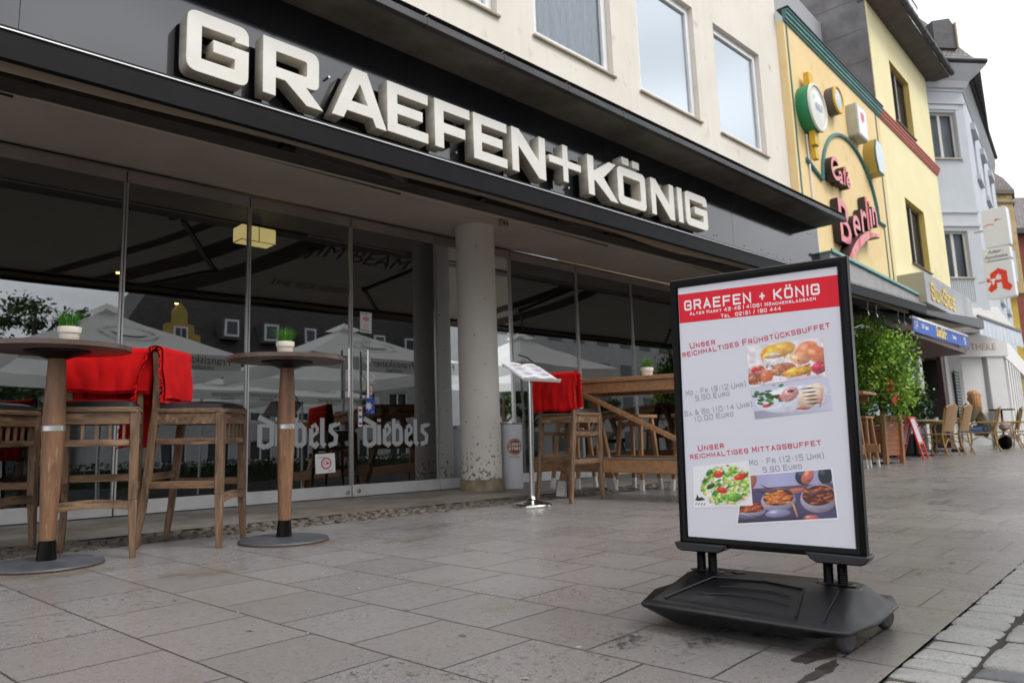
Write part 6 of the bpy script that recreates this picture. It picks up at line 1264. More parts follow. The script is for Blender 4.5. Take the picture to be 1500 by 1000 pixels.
for tri in ([(-.20,.22),(.02,.36),(.0,.20),(-.06,.14)],[(.02,.36),(.22,.24),(.07,.14),(.0,.20)],[(.07,.14),(.22,.24),(.22,-.08),(.07,-.06)],[(-.20,.22),(-.06,.14),(-.06,-.06),(-.20,-.08)],[(-.06,.02),(.07,.02),(.07,-.06),(-.06,-.06)],[(.07,-.06),(.22,-.08),(.32,-.20),(.24,-.34),(.07,-.24)],[(-.06,-.06),(-.06,-.22),(-.22,-.32),(-.30,-.22),(-.20,-.08)],[(-.30,-.02),(-.2,.0),(-.2,.08),(-.30,.10)]):
    mb.prism([(cx_+x, cz_+z) for x, z in tri], -.1475,-.1435,'y')
mb.build('red_letter', MR, b3); mb = MB(); mb.prism([(cx_-.24,cz_+.06),(cx_-.06,cz_+.08),(cx_-.04,cz_+.10),(cx_-.10,cz_+.0),(cx_-.13,cz_-.10),(cx_-.17,cz_-.10),(cx_-.17,cz_+.0)], -.150,-.148,'y'); mb.build('white_bowl', W_, b3)
# ---------------------------------------------------------------- houses farther down the street
def pt(D, px, py):   # point of the far street at distance D along the street axis
    return None
TB = tag(empty('ornate_house', (47.15, 10.05, 0), R(-38)), 'sand coloured house with carved bay and slate bay roof behind the grey corner house', 'building')
M_sand = mat('sandstone', (.50,.38,.19), (.40,.29,.13), 1.5, rough=.85, bump=.6, bscale=5, c3=(.22,.15,.07), s3=3.5, thr3=(.55,.7))
mb = MB(); mb.box(-3,.9,0,4,.4,13.6); mb.build('wall', M_sand, TB)
mb = MB(); mb.prism([(-1.5,13.6),(.22,13.6),(.22,15.3),(.12,15.3),(.12,15.9),(.0,16.0),(.0,16.5),(-.7,17.2),(-1.5,16.5)], 0, .5, 'y'); mb.box(-.1,.30,-.05,0,14.8,14.9); mb.build('gable', M_sand, TB)
mb = MB(); mb.prism([(-1.0,0),(-1.0,-.9),(.75,-.9),(1.3,-.2),(1.3,0)], 8.3, 13.7, 'z'); mb.build('bay', M_sand, TB)
mb = MB(); mb.prism([(-1.1,0),(-1.1,-1.05),(.82,-1.05),(1.48,-.25),(1.48,0)], 13.72, 13.95, 'z'); mb.prism([(-1.05,0),(-1.05,-.98),(.80,-.98),(1.38,-.22),(1.38,0)], 13.2, 13.3, 'z'); mb.build('bay_cornice', mat('dark_cornice', (.13,.105,.08), rough=.7), TB)
mb = MB(); mb.add([(-1.1,-1.05,13.95),(.82,-1.05,13.95),(1.48,-.25,13.95),(1.48,.6,13.95),(-1.1,.6,13.95),(-.9,-.75,14.7),(.55,-.75,14.7),(1.0,-.1,14.7),(1.0,.5,14.7),(-.9,.5,14.7),(-.8,-.4,15.25),(.2,-.4,15.25),(.3,0,15.25),(.3,.5,15.25),(-.8,.5,15.25)], [(0,1,6,5),(1,2,7,6),(2,3,8,7),(5,6,11,10),(6,7,12,11),(7,8,13,12),(10,11,12,13,14),(4,0,5,9),(9,5,10,14)]); mb.build('bay_roof', M_tile2, TB)
mb = MB(); mb.box(-.55,.45,-.93,-.9,11.4,12.9); mb.box(-.55,.45,-.93,-.9,8.9,10.6); mb.build('bay_window', mat('pale_window', (.5,.53,.55), rough=.2), TB)
mb = MB(); mb.box(-.2,.55,-.5,.0,4.0,8.2); mb.build('yellow_bay', mat('mustard_render', (.60,.40,.07), (.50,.33,.06), 3, rough=.8), TB)
BH = tag(empty('brick_house', (51.6, 10.6, 0), R(-42)), 'dark brick house with grey tiled roof at the right edge of the photo', 'building')
M_brk = mat('red_brick', (.27,.075,.05), (.20,.055,.04), 3, rough=.8, bump=.3, bscale=12)
mb = MB(); mb.box(-1,9,1.5,9,.4,13.1); mb.build('wall', M_brk, BH)
mb = MB(); mb.box(-1.2,9,.9,1.6,13.05,13.35); mb.build('eaves', mat('dark_eaves2', (.06,.06,.065), rough=.7), BH)
mb = MB(); mb.prism([(.95,13.35),(4.2,16.4),(8,16.4),(9,13.35)], -1.1, 9, 'x'); mb.build('roof', M_tile2, BH)
RB = tag(empty('red_house', (51.3, 10.75, 0), R(2.4)), 'pink red house with rows of narrow windows and a pale eaves band', 'building')
M_pinkr = mat('pink_red_render', (.50,.17,.12), (.43,.13,.10), 2, rough=.8)
wops = [(.8+k*1.9, 1.9+k*1.9, z0, z1) for k in range(9) for z0, z1 in ((1.6,4.4),(5.0,8.0),(8.6,11.0))]
mb = MB(); mb.wall(0, 18, .4, 11.9, wops, y=0, d=.3, thick=8); mb.build('wall', M_pinkr, RB)
mb = MB(); mb.box(0,18,.32,.36,1.4,11.5); mb.build('glazing', mat('dark_glazing2', (.05,.05,.055), rough=.15), RB)
mb = MB(); mb.prism([(-.0,11.9),(-.45,11.95),(-.45,12.25),(-.0,12.35)], -.3, 18, 'x'); mb.build('eaves_band', mat('stone_band', (.6,.57,.52), rough=.7), RB)
FB = tag(empty('far_shop_row', (33, 9.2, 0), R(9)), 'low shop row with ochre interiors behind the white barrier', 'building')
mb = MB(); mb.wall(0, 16, .4, 5.6, [(.6,3.2,.5,3.2),(4.0,7.0,.5,3.2)], y=0, d=.5, thick=5); mb.build('wall', mat('grey_shop_wall', (.42,.41,.40), (.36,.35,.34), 2, rough=.8), FB)
mb = MB(); mb.box(.5,7.1,.6,.7,.5,3.3); mb.build('shop_window', mat('ochre_display', (.34,.20,.05), (.06,.045,.03), 1.8, rough=.5, thr=(.42,.55)), FB)
mb = MB(); mb.grid(lambda s, t: (0+s*8, -.1-1.6*t, 3.9-.6*t), 8, 4); mb.build('awning', mat('red_white_cloth', (.45,.08,.08), (.6,.56,.5), 2, rough=.8, stretch=(1,.2,.2), thr=(.45,.5)), FB)

# ---------------------------------------------------------------- cafe terrace: planter, bush, chairs, people
def bush(name, x, y, base, rad, zc, n, size, seed, label, cols, stem=True, lumps=26):
    e = standing(name, x, y, 0, label, 'plant', dz=base)
    rg = random.Random(seed)
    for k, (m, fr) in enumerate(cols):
        b = MB(); leaves(b, (0,0,zc), rad, int(n*fr), size, rg, lumps=lumps); b.build('foliage' if k == 0 else 'foliage_lighter', m, e)  # leaf colours mixed at random through the volume
    b = MB()
    for k in range(9):
        a = rg.uniform(0,6.3); r = rg.uniform(.3,.8); b.tube([(0,0,0),(rad[0]*.3*math.cos(a)*r, rad[1]*.3*math.sin(a)*r, zc*.6),(rad[0]*.8*math.cos(a)*r, rad[1]*.8*math.sin(a)*r, zc+rad[2]*rg.uniform(-.3,.6))], .012, 6, rs=[.016,.011,.004])
    b.build('stems', mat('bark', (.10,.065,.04), (.06,.04,.025), 9, rough=.9), e); return e
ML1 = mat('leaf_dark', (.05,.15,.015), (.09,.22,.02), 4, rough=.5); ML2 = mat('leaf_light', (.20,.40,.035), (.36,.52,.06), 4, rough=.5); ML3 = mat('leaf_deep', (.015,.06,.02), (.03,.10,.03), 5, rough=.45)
P1 = standing('planter_box', 13.62, 4.98, R(-8), 'square slatted wooden planter box holding the tall bush', 'planter')
for sx in (-1,1):
    for sy in (-1,1): b = MB(); b.box(sx*.27-.035,sx*.27+.035,sy*.27-.035,sy*.27+.035,0,.84); b.build('corner_post', M_wteak2, P1, bevel=.004)
for k in range(8):
    z = .14+k*.084; b = MB(); b.box(-.235,.235,-.262,-.235,z,z+.080); b.box(-.235,.235,.235,.262,z,z+.080); b.box(-.262,-.235,-.235,.235,z,z+.080); b.box(.235,.262,-.235,.235,z,z+.080); b.build('slat_course', mat('planter_slat', (.33,.13,.055), (.24,.09,.04), 4, rough=.5, stretch=(1,1,6)), P1, bevel=.003)
b = MB(); b.box(-.235,.235,-.235,.235,.70,.76); b.build('soil', M_soil, P1)
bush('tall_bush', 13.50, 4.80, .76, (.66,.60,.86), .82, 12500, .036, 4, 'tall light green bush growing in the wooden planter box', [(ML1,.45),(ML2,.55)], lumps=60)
b = MB(); rg = random.Random(6); e = standing('red_flowers', 12.95, 4.45, 0, 'red flowering sprig in front of the tall bush', 'flowers', dz=1.02)
for c in ((0,0,.30),(.04,.02,.22),(.10,-.04,.06),(.13,.0,.0)): leaves(b, c, (.05,.05,.05), 26, .028, rg, lumps=4)
b.build('blossoms', mat('blossom_red', (.75,.05,.03), (.85,.25,.15), 6, rough=.5), e); b = MB(); b.tube([(.15,.1,-.3),(.08,.02,.0),(.0,0,.32)], .006, 6); b.build('stalk', ML3, e)
bush('green_shrub', 17.9, 5.85, .35, (.52,.45,.52), .72, 2600, .045, 7, 'dark green shrub standing behind the rattan chairs', [(ML3,.7),(ML1,.3)], lumps=26)
bush('green_shrub', 19.6, 6.6, .35, (.50,.4,.40), .55, 1500, .045, 8, 'low green shrub partly hidden by the rattan chairs', [(ML3,.6),(ML1,.4)], lumps=18)
for x, y, l in ((17.9,5.85,'grey tub under the dark green shrub'),(19.6,6.6,'grey tub under the low shrub behind the chairs')):
    e = standing('plant_tub', x, y, 0, l, 'planter'); b = MB(); b.lathe([(.19,0),(.21,.02),(.26,.42),(.27,.44),(.24,.44),(.23,.38),(0,.38)], 28); b.build('tub', mat('tub_grey', (.10,.10,.11), rough=.6), e, smooth=True, ang=50)
AB = standing('folding_board', 15.75, 5.12, R(8), 'bright red folding board standing beside the wooden planter', 'menu board'); MRD = mat('bright_red_paint', (.75,.035,.02), rough=.4)
for sy in (-1,1):
    b = MB()
    for sx in (-1,1): b.bar((sx*.24,sy*.22,0),(sx*.24,sy*.015,.80), .045,.03, up=(0,1,0))
    b.bar((-.24,sy*.14,.30),(.24,sy*.14,.30), .03,.045); b.bar((-.24,sy*.02,.78),(.24,sy*.02,.78), .03,.045); b.build('frame', MRD, AB, bevel=.003)
    b = MB(); b.add([(-.22,sy*.145,.32),(.22,sy*.145,.32),(.22,sy*.03,.77),(-.22,sy*.03,.77)], [(0,1,2,3)]); b.build('panel', mat('panel_grey', (.45,.47,.55), rough=.5), AB)

M_rat = mat('rattan_weave', (.40,.25,.13), (.30,.18,.09), 40, rough=.6, bump=.5, bscale=120); M_cane = mat('rattan_cane', (.42,.27,.085), (.30,.18,.055), 8, rough=.45, stretch=(1,1,3)); M_rat2 = mat('rattan_weave_dark', (.20,.12,.075), (.14,.085,.05), 40, rough=.6, bump=.5, bscale=120)
def rattan(x, y, yaw, label, weave=None):
    e = standing('rattan_chair', x, y, yaw, label, 'chair', 'rattan armchairs of the cafe terrace'); weave = weave or M_rat
    W = .235; D = .23
    for sx in (-1,1):
        b = MB(); b.tube([(sx*W,-D-.03,0),(sx*W,-D,.22),(sx*W,-D,.45)], .017, 10); b.build('leg', M_cane, e, smooth=True)
        b = MB(); b.tube([(sx*(W-.01),D+.12,0),(sx*(W-.02),D+.03,.22),(sx*(W-.03),D,.44),(sx*(W-.02),D+.04,.66),(sx*(W-.02),D+.10,.98)], .017, 10); b.build('rear_post', M_cane, e, smooth=True)
        b = MB(); b.tube([(sx*W,-D,.40),(sx*(W+.01),-D-.02,.58),(sx*(W+.015),-D+.03,.66),(sx*(W+.015),-.05,.685),(sx*W,D+.05,.69)], .020, 10); b.build('armrest', M_cane, e, smooth=True)
        b = MB(); b.tube([(sx*W,-D,.25),(sx*W,-.05,.38),(sx*(W-.02),D,.26)], .010, 8); b.build('side_brace', M_cane, e, smooth=True)
    b = MB(); b.tube([(-W,-D-.01,.23),(0,-D+.01,.39),(W,-D-.01,.23)], .010, 8); b.tube([(-W+.02,D+.05,.2),(0,D+.01,.36),(W-.02,D+.05,.2)], .010, 8); b.build('cross_brace', M_cane, e, smooth=True)
    b = MB(); b.prism(rc([(-W-.01,-D-.03),(W+.01,-D-.03),(W-.01,D+.02),(-W+.01,D+.02)], .05), .425, .455, 'z'); b.build('seat', weave, e, bevel=.01)
    b = MB()
    def bk(s, t):
        u = (s-.5)*2; top = .50+t*(.50+.05*math.cos(u*math.pi/2)); return (u*(W-.03+.01*t), D+.01+.12*t+.045*(1-u*u)*.9, top)
    b.grid(bk, 12, 12); m = MB(); b.v += [(x_, y_+.018, z_) for x_, y_, z_ in b.v]; n0 = len(b.f); k0 = len(b.v)//2; b.f += [tuple(i+k0 for i in f[::-1]) for f in b.f]; b.mi = [0]*len(b.f); b.build('backrest', weave, e, smooth=True)
    b = MB(); b.tube([bk(0,.98),bk(0,1.0)]+[bk(k/10,1.0) for k in range(1,10)]+[bk(1,1.0),bk(1,.98)], .018, 10); b.build('top_cane', M_cane, e, smooth=True)
    return e
c0 = rattan(17.55, 5.22, R(168), 'rattan armchair with its back to the camera, closest to the planter')
CH = [(18.35,5.15,R(174),'second rattan armchair, tucked behind the closest one'),(20.5,5.10,R(194),'rattan armchair in which the long haired person sits'),(22.6,5.1,R(200),'low rattan armchair carrying a pale bag, right of the seated person'),
      (24.1,5.05,R(186),'rattan armchair at the far right with a red cushion'),(16.3,6.25,R(20),'rattan armchair on the far side of the cafe table')]
for x, y, w, l in CH: again(c0, x, y, w, l)
def cafe_table(x, y, label, r=.42):
    e = standing('cafe_table', x, y, 0, label, 'table'); b = MB(); b.lathe([(0,.715),(r-.02,.715),(r,.722),(r,.742),(r-.01,.748),(0,.748)], 40); b.build('tabletop', mat('beige_tabletop', (.42,.33,.21), (.36,.28,.18), 5, rough=.45), e, smooth=True, ang=50)
    b = MB(); b.tube([(0,0,.02),(0,0,.715)], .03, 12); b.build('column', M_black, e)
    for k in range(4): a = k*math.pi/2+.5; b = MB(); b.bar((0,0,.05),(.32*math.cos(a),.32*math.sin(a),.02), .05,.03); b.build('foot', M_black, e)
    return e
cafe_table(16.95, 5.45, 'round beige cafe table before the closest rattan armchair', .46); cafe_table(16.0, 5.75, 'cafe table between planter and shrub with cups', .40); cafe_table(19.9, 6.0, 'cafe table in front of the seated long haired person', .42)
M_cup = mat('cup_white', (.6,.6,.6), rough=.3)
for x, y, l in ((16.9,5.5,'small white cup in the middle of the beige cafe table'),(16.05,5.55,'white cup on the table beside the planter'),(19.85,5.85,'white cup before the seated long haired person')):
    e = standing('cup', x, y, 0, l, 'cup', dz=.75); b = MB(); b.lathe([(.03,0),(.04,.01),(.045,.07),(.041,.07),(.036,.012),(0,.012)], 20); b.build('cup_body', M_cup, e, smooth=True); b = MB(); b.tube([(.043,0,.02),(.065,0,.03),(.065,0,.05),(.043,0,.058)], .005, 6); b.build('cup_handle', M_cup, e, smooth=True)

# people: one skinned body each, clothing and hair as children
M_skin = mat('skin', (.50,.27,.19), (.45,.23,.16), 9, rough=.55)
def skinned(name, joints, edges, m, parent, sub=2):
    me = bpy.data.meshes.new(name); names = list(joints); me.from_pydata([joints[k][0] for k in names], [(names.index(a), names.index(b)) for a, b in edges], [])
    o = bpy.data.objects.new(name, me); COL.objects.link(o); o.parent = parent; me.materials.append(m)
    md = o.modifiers.new('skin', 'SKIN'); md.use_smooth_shade = True
    for i, k in enumerate(names):
        r = joints[k][1]; me.skin_vertices[0].data[i].radius = r if isinstance(r, tuple) else (r, r)
    me.skin_vertices[0].data[0].use_root = True
    sb = o.modifiers.new('smooth', 'SUBSURF'); sb.levels = sub; sb.render_levels = sub
    bpy.context.view_layer.update(); me2 = bpy.data.meshes.new_from_object(o.evaluated_get(bpy.context.evaluated_depsgraph_get())); o.modifiers.clear(); o.data = me2
    for p in me2.polygons: p.use_smooth = True
    me2.materials.clear(); me2.materials.append(m); return o
def person(x, y, yaw, label, coat, trousers, hair, longhair=True, hand_up=True, lean=.06):
    """seated on a 0.45 m chair, facing -y of the frame"""
    e = standing('person', x, y, yaw, label, 'person')
    J = {'pel':((0,.05,.53),(.13,.11)),'spine':((0,.06-lean*.3,.72),(.125,.10)),'chest':((0,.03-lean,.92),(.145,.10)),'neck0':((0,.01-lean,1.04),.06),'neck':((0,-.02-lean,1.10),.05),'head0':((0,-.035-lean,1.16),.080),'head1':((0,-.05-lean,1.225),(.100,.112)),'head2':((0,-.045-lean,1.30),(.096,.108)),'head3':((0,-.04-lean,1.36),.066),'nose':((0,-.160-lean,1.225),.014),'chin':((0,-.115-lean,1.150),.036)}
    E_ = [('pel','spine'),('spine','chest'),('chest','neck0'),('neck0','neck'),('neck','head0'),('head0','head1'),('head1','head2'),('head2','head3'),('head1','nose'),('head0','chin')]
    for s, n in ((-1,'l'),(1,'r')):
        J['hip'+n] = ((s*.09,.02,.51),.085); J['kn'+n] = ((s*.11,-.42,.52),.062); J['an'+n] = ((s*.11,-.40,.09),.040); J['toe'+n] = ((s*.12,-.55,.035),.036)
        J['sh'+n] = ((s*.165,.02-lean,.97),.058)
        up = hand_up and s < 0
        J['el'+n] = ((s*.21,-.10-lean,.72),.043) if not up else ((s*.20,-.20-lean,.78),.043)
        J['wr'+n] = ((s*.12,-.34-lean,.77),.028) if not up else ((s*.07,-.26-lean,1.02),.028)
        J['pa'+n] = ((s*.09,-.40-lean,.78),(.034,.018)) if not up else ((s*.03,-.200-lean,1.10),(.030,.020))
        E_ += [('pel','hip'+n),('hip'+n,'kn'+n),('kn'+n,'an'+n),('an'+n,'toe'+n),('chest','sh'+n),('sh'+n,'el'+n),('el'+n,'wr'+n),('wr'+n,'pa'+n)]
        base = Vector(J['pa'+n][0]); d = (base-Vector(J['wr'+n][0])).normalized(); sd = d.cross(Vector((0,0,1))).normalized()
        for k in range(4):
            f1 = base+d*.045+sd*(.022*(k-1.5)); ln = (.036,.044,.041,.030)[k]; J[f'f{k}a{n}'] = (tuple(f1),.009); J[f'f{k}b{n}'] = (tuple(f1+d*ln*.6+Vector((0,0,-.018))),.008); E_ += [('pa'+n,f'f{k}a{n}'),(f'f{k}a{n}',f'f{k}b{n}')]
        t1 = base+sd*(-.035*s)+d*.01; J['th'+n] = (tuple(t1+d*.03),.009); E_ += [('pa'+n,'th'+n)]
    skinned('body', J, E_, M_skin, e, 1)
    g = lambda ks, f: {k: (J[k][0], tuple(v*f for v in J[k][1]) if isinstance(J[k][1], tuple) else J[k][1]*f) for k in ks}
    K = g(['pel','spine','chest','shl','shr','ell','elr','wrl','wrr'],1.34); K['neck0'] = (J['neck0'][0],.10); K['pel'] = (J['pel'][0],(.175,.155)); K['chest'] = (J['chest'][0],(.19,.15)); K['hem'] = ((0,.10,.50),(.165,.13))
    skinned('coat', K, [('pel','spine'),('spine','chest'),('chest','neck0'),('chest','shl'),('chest','shr'),('shl','ell'),('shr','elr'),('ell','wrl'),('elr','wrr'),('pel','hem')], coat, e)
    K = g(['pel','hipl','hipr','knl','knr','anl','anr'],1.13); skinned('trousers', K, [('pel','hipl'),('pel','hipr'),('hipl','knl'),('hipr','knr'),('knl','anl'),('knr','anr')], trousers, e)
    for s in (-1,1): b = MB(); b.box(s*.115-.045,s*.115+.045,-.63,-.36,.002,.075); b.build('shoe', M_leath, e, bevel=.02)
    H = {'a':((0,-.035-lean,1.345),(.118,.128)),'b':((0,.005-lean,1.26),(.124,.110)),'c':((0,.045-lean,1.15),(.115,.080))}
    ed = [('a','b'),('b','c')]
    if longhair:
        H['d'] = ((0,.10-lean,1.03),(.145,.070)); H['e'] = ((0,.11-lean,.90),(.12,.050)); ed += [('c','d'),('d','e')]
        for s, n in ((-1,'l'),(1,'r')): H['s'+n] = ((s*.092,-.02-lean,1.18),.045); H['t'+n] = ((s*.115,.0-lean,1.04),.052); H['u'+n] = ((s*.12,-.02-lean,.93),.030); ed += [('b','s'+n),('s'+n,'t'+n),('t'+n,'u'+n)]
    b = MB(); cz, cy0 = 1.285, -.035-lean
    def cap(s, t):      # hair over crown, sides and nape, open towards the face
        ph = 2*math.pi*s; front = max(0, -math.sin(ph)); th_ = t*math.pi*(.80-.40*front**.6); rr = .142+.006*math.sin(ph*9+t*5)
        return (rr*.92*math.sin(th_)*math.cos(ph), cy0+.018+rr*1.05*math.sin(th_)*math.sin(ph), cz+.012+rr*1.05*math.cos(th_))
    b.grid(cap, 40, 14)
    if longhair:
        def fall(s, t):  # long hair down the back and over the shoulders
            ph = math.pi*(-.16+1.32*s); w = .135+.05*math.sin(math.pi*t)*.9+.006*math.sin(s*60+t*3); tp = 1-.35*max(0,t-.7)/.3
            return (w*math.cos(ph)*tp, cy0+.03+.02*t+(.125+.02*t)*math.sin(ph)*tp, cz+.03-t*(.43+.02*math.sin(s*23)))
        b.grid(fall, 44, 14)
    b.build('hair', hair, e, smooth=True, ang=80)
    b = MB()
    for s in (-1,1): b.lathe([(0,-.008),(.008,-.004),(.010,0),(.008,.004),(0,.008)], 12, (s*.036,-.148-lean,1.250))
    b.build('eyes', mat('eye_dark', (.05,.03,.02), rough=.2), e, smooth=True)
    return e
M_khaki = mat('khaki_jacket', (.20,.16,.09), (.14,.11,.06), 7, rough=.85, bump=.4, bscale=25); M_jean = mat('blue_jeans', (.10,.17,.28), (.14,.22,.34), 8, rough=.85); M_hair = mat('auburn_hair', (.52,.27,.10), (.30,.13,.05), 12, rough=.5, stretch=(4,4,.6)); M_dkc = mat('black_jacket', (.015,.015,.018), rough=.8); M_hd = mat('dark_brown_hair', (.035,.02,.012), rough=.5); M_navy = mat('navy_trousers', (.02,.035,.08), rough=.85)
person(20.5, 5.14, R(196), 'person with long auburn hair in khaki jacket and jeans, hand at the chin', M_khaki, M_jean, M_hair)
person(16.3, 6.28, R(22), 'person in a black jacket and dark trousers seated behind the planter and bush', M_dkc, M_navy, M_hd, False, False)
person(19.0, 6.7, R(30), 'person with dark hair half hidden behind the rattan chair backs', M_dkc, M_navy, M_hd, False, False, .12)
sc_ = None
e = standing('shoulder_bag', 22.6, 5.1, .3, 'pale beige bag lying on the low rattan chair', 'bag', dz=.46); b = MB(); b.grid(lambda s, t: ((.24+.02*math.sin(9*t))*math.cos(2*math.pi*s)*math.sin(math.pi*t)**.5, .13*math.sin(2*math.pi*s)*math.sin(math.pi*t)**.5, .01+.22*t+.012*math.sin(s*20)), 28, 12); b.build('bag_body', mat('bag_canvas', (.42,.34,.30), (.34,.27,.24), 6, rough=.85, bump=.4), e, smooth=True); b = MB(); b.tube([(-.15,0,.18),(-.08,.03,.30),(.08,.03,.31),(.17,0,.18)], .012, 8); b.build('bag_strap', mat('strap_red', (.5,.04,.03), rough=.7), e, smooth=True)
e = standing('backpack', 22.9, 5.2, .6, 'black backpack on the ground under the low rattan chairs', 'bag'); b = MB(); b.grid(lambda s, t: (.22*math.cos(2*math.pi*s)*(math.sin(math.pi*min(.98,t+.02))**.35), .15*math.sin(2*math.pi*s)*(math.sin(math.pi*min(.98,t+.02))**.35), .36*t), 28, 12); b.build('pack_body', MATS['bar_charcoal'], e, smooth=True); b = MB(); b.tube([(-.08,-.1,.33),(0,-.12,.41),(.08,-.1,.33)], .012, 8); b.build('pack_strap', M_leath, e, smooth=True)
# white barrier with an orange banner by the far shops
e = standing('barrier', 30.5, 7.3, R(5), 'white railing with an orange printed banner at the far right', 'railing')
for k in range(4): b = MB(); b.tube([(k*1.4,0,0),(k*1.4,0,1.0)], .03, 10); b.build('post', M_white, e)
b = MB(); b.tube([(-.2,0,1.0),(4.4,0,1.0)], .035, 10); b.tube([(-.2,0,.2),(4.4,0,.2)], .02, 10); b.build('rail', M_white, e); b = MB(); b.box(1.7,4.1,-.03,-.02,.28,.92); b.build('banner', mat('orange_banner', (.62,.28,.16), (.62,.52,.48), 2.5, rough=.7, thr=(.45,.55)), e)
e = standing('high_table', 27.2, 6.2, 0, 'dark high table with an ashtray beyond the seated person', 'table'); b = MB(); b.lathe([(0,1.06),(.35,1.06),(.35,1.10),(0,1.10)], 28); b.build('tabletop', M_black, e); b = MB(); b.tube([(0,0,0),(0,0,1.06)], .03, 10); b.build('column', M_black, e); b = MB(); b.lathe([(.28,0),(.28,.02),(0,.03)], 28); b.build('base', M_black, e)

# ---------------------------------------------------------------- inside the restaurant
M_glow = mat('lamp_glow', (.8,.65,.3), rough=.5, emit=(1.0,.74,.30), estr=1.1)
e = tag(empty('ceiling_lamp', (3.52, 7.32, 3.0)), 'lit yellow box lamp under the ceiling behind the glass', 'lamp'); b = MB(); b.prism(rc([(-.19,-.07),(.19,-.07),(.19,.09),(-.19,.09)], .02), -.10, .10, 'y'); b.build('shade', M_glow, e, bevel=.01); b = MB(); b.box(-.05,.05,-.05,.05,.09,.22); b.build('mount', M_black, e); b = MB()
for q_ in ((-.193,.193,-.103,-.100,-.075,-.068),(-.193,.193,-.103,-.100,.088,.093),(-.004,.004,-.103,-.100,-.068,.088),(-.193,-.187,-.103,.10,-.075,-.068)): b.box(*q_)
b.build('shade_frame', mat('lamp_frame', (.20,.15,.06), rough=.5), e)
for i, (x, y, z) in enumerate(((2.6,8.6,2.75),(3.6,9.6,2.7),(6.9,7.9,2.8))):
    e = tag(empty('spot_lamp', (x,y,z)), ('tiny glowing spot lamp behind the second glass panel','tiny glowing spot lamp behind the left door leaf','tiny glowing spot lamp right of the column')[i], 'lamp', 'small spot lamps inside the restaurant'); b = MB(); b.lathe([(0,-.02),(.02,-.015),(.024,0),(.0,.0)], 12); b.build('bulb', mat('spot_glow', (1,.6,.25), emit=(1,.55,.2), estr=9), e); b = MB(); b.tube([(0,0,0),(0,0,.35)], .012, 8); b.build('stem', M_black, e)
e = tag(empty('bar_counter', (6.2, 10.2, GZ(6,6.7))), 'dark bar counter deep inside the restaurant', 'counter'); b = MB(); b.box(-2.2,2.2,-.3,.3,0,1.05); b.build('front', mat('counter_wood', (.10,.055,.03), (.06,.035,.02), 4, rough=.5), e); b = MB(); b.box(-2.3,2.3,-.36,.36,1.05,1.09); b.build('top', mat('counter_top', (.28,.18,.09), rough=.35), e, bevel=.005)
for k in range(9):
    l = ['leftmost bottle on the dark bar counter','second bottle from the left on the dark bar counter','third bottle from the left on the dark bar counter','fourth bottle from the left on the dark bar counter','middle bottle on the dark bar counter','fourth bottle from the right on the dark bar counter','third bottle from the right on the dark bar counter','second bottle from the right on the dark bar counter','rightmost bottle on the dark bar counter'][k]
    e = tag(empty('bottle', (4.3+k*.45, 10.15, GZ(6,6.7)+1.09)), l, 'bottle', 'bottles on the bar counter'); b = MB(); b.lathe([(.035,0),(.037,.01),(.037,.17),(.014,.22),(.014,.29),(0,.29)], 16); b.build('glass_body', mat('bottle_green', (.03,.08,.04), rough=.1) if k % 2 else mat('bottle_clear', (.25,.25,.24), rough=.1), e, smooth=True)
def itable(x, y, l):
    e = tag(empty('dining_table', (x,y,GZ(x,6.7)+.012)), l, 'table', 'tables inside the restaurant'); b = MB(); b.box(-.4,.4,-.35,.35,.71,.745); b.build('tabletop', mat('inner_table_wood', (.16,.09,.05), rough=.35), e, bevel=.004)
    for sx in (-1,1):
        for sy in (-1,1): b = MB(); b.box(sx*.34-.025,sx*.34+.025,sy*.3-.025,sy*.3+.025,0,.71); b.build('leg', mat('counter_wood', (.1,.05,.03)), e)
    return e
itable(2.3,8.2,'dark dining table behind the second glass panel'); itable(3.9,8.6,'dark dining table behind the left door leaf'); itable(7.4,8.1,'dark dining table right of the column inside'); itable(1.2,7.7,'dark dining table behind the leftmost glass panel')
fl = tag(empty('flower_arrangement', (7.05,7.25,GZ(7,6.7)+.012)), 'tall dried flower arrangement behind the glass by the menu stand', 'plant'); b = MB(); b.lathe([(.10,0),(.14,.3),(.10,.5),(.09,.5),(0,.4)], 20); b.build('vase', M_black, fl, smooth=True)
rg = random.Random(14)
for nm, m, n in (('leaves',mat('olive_leaf', (.16,.19,.05), (.25,.25,.08), 5, rough=.6),420),('blossoms',mat('mauve_blossom', (.32,.24,.28), (.45,.40,.40), 6, rough=.7),160)):
    b = MB(); leaves(b, (0,0,.95), (.26,.22,.46), n, .045, rg, lumps=16); b.build(nm, m, fl)

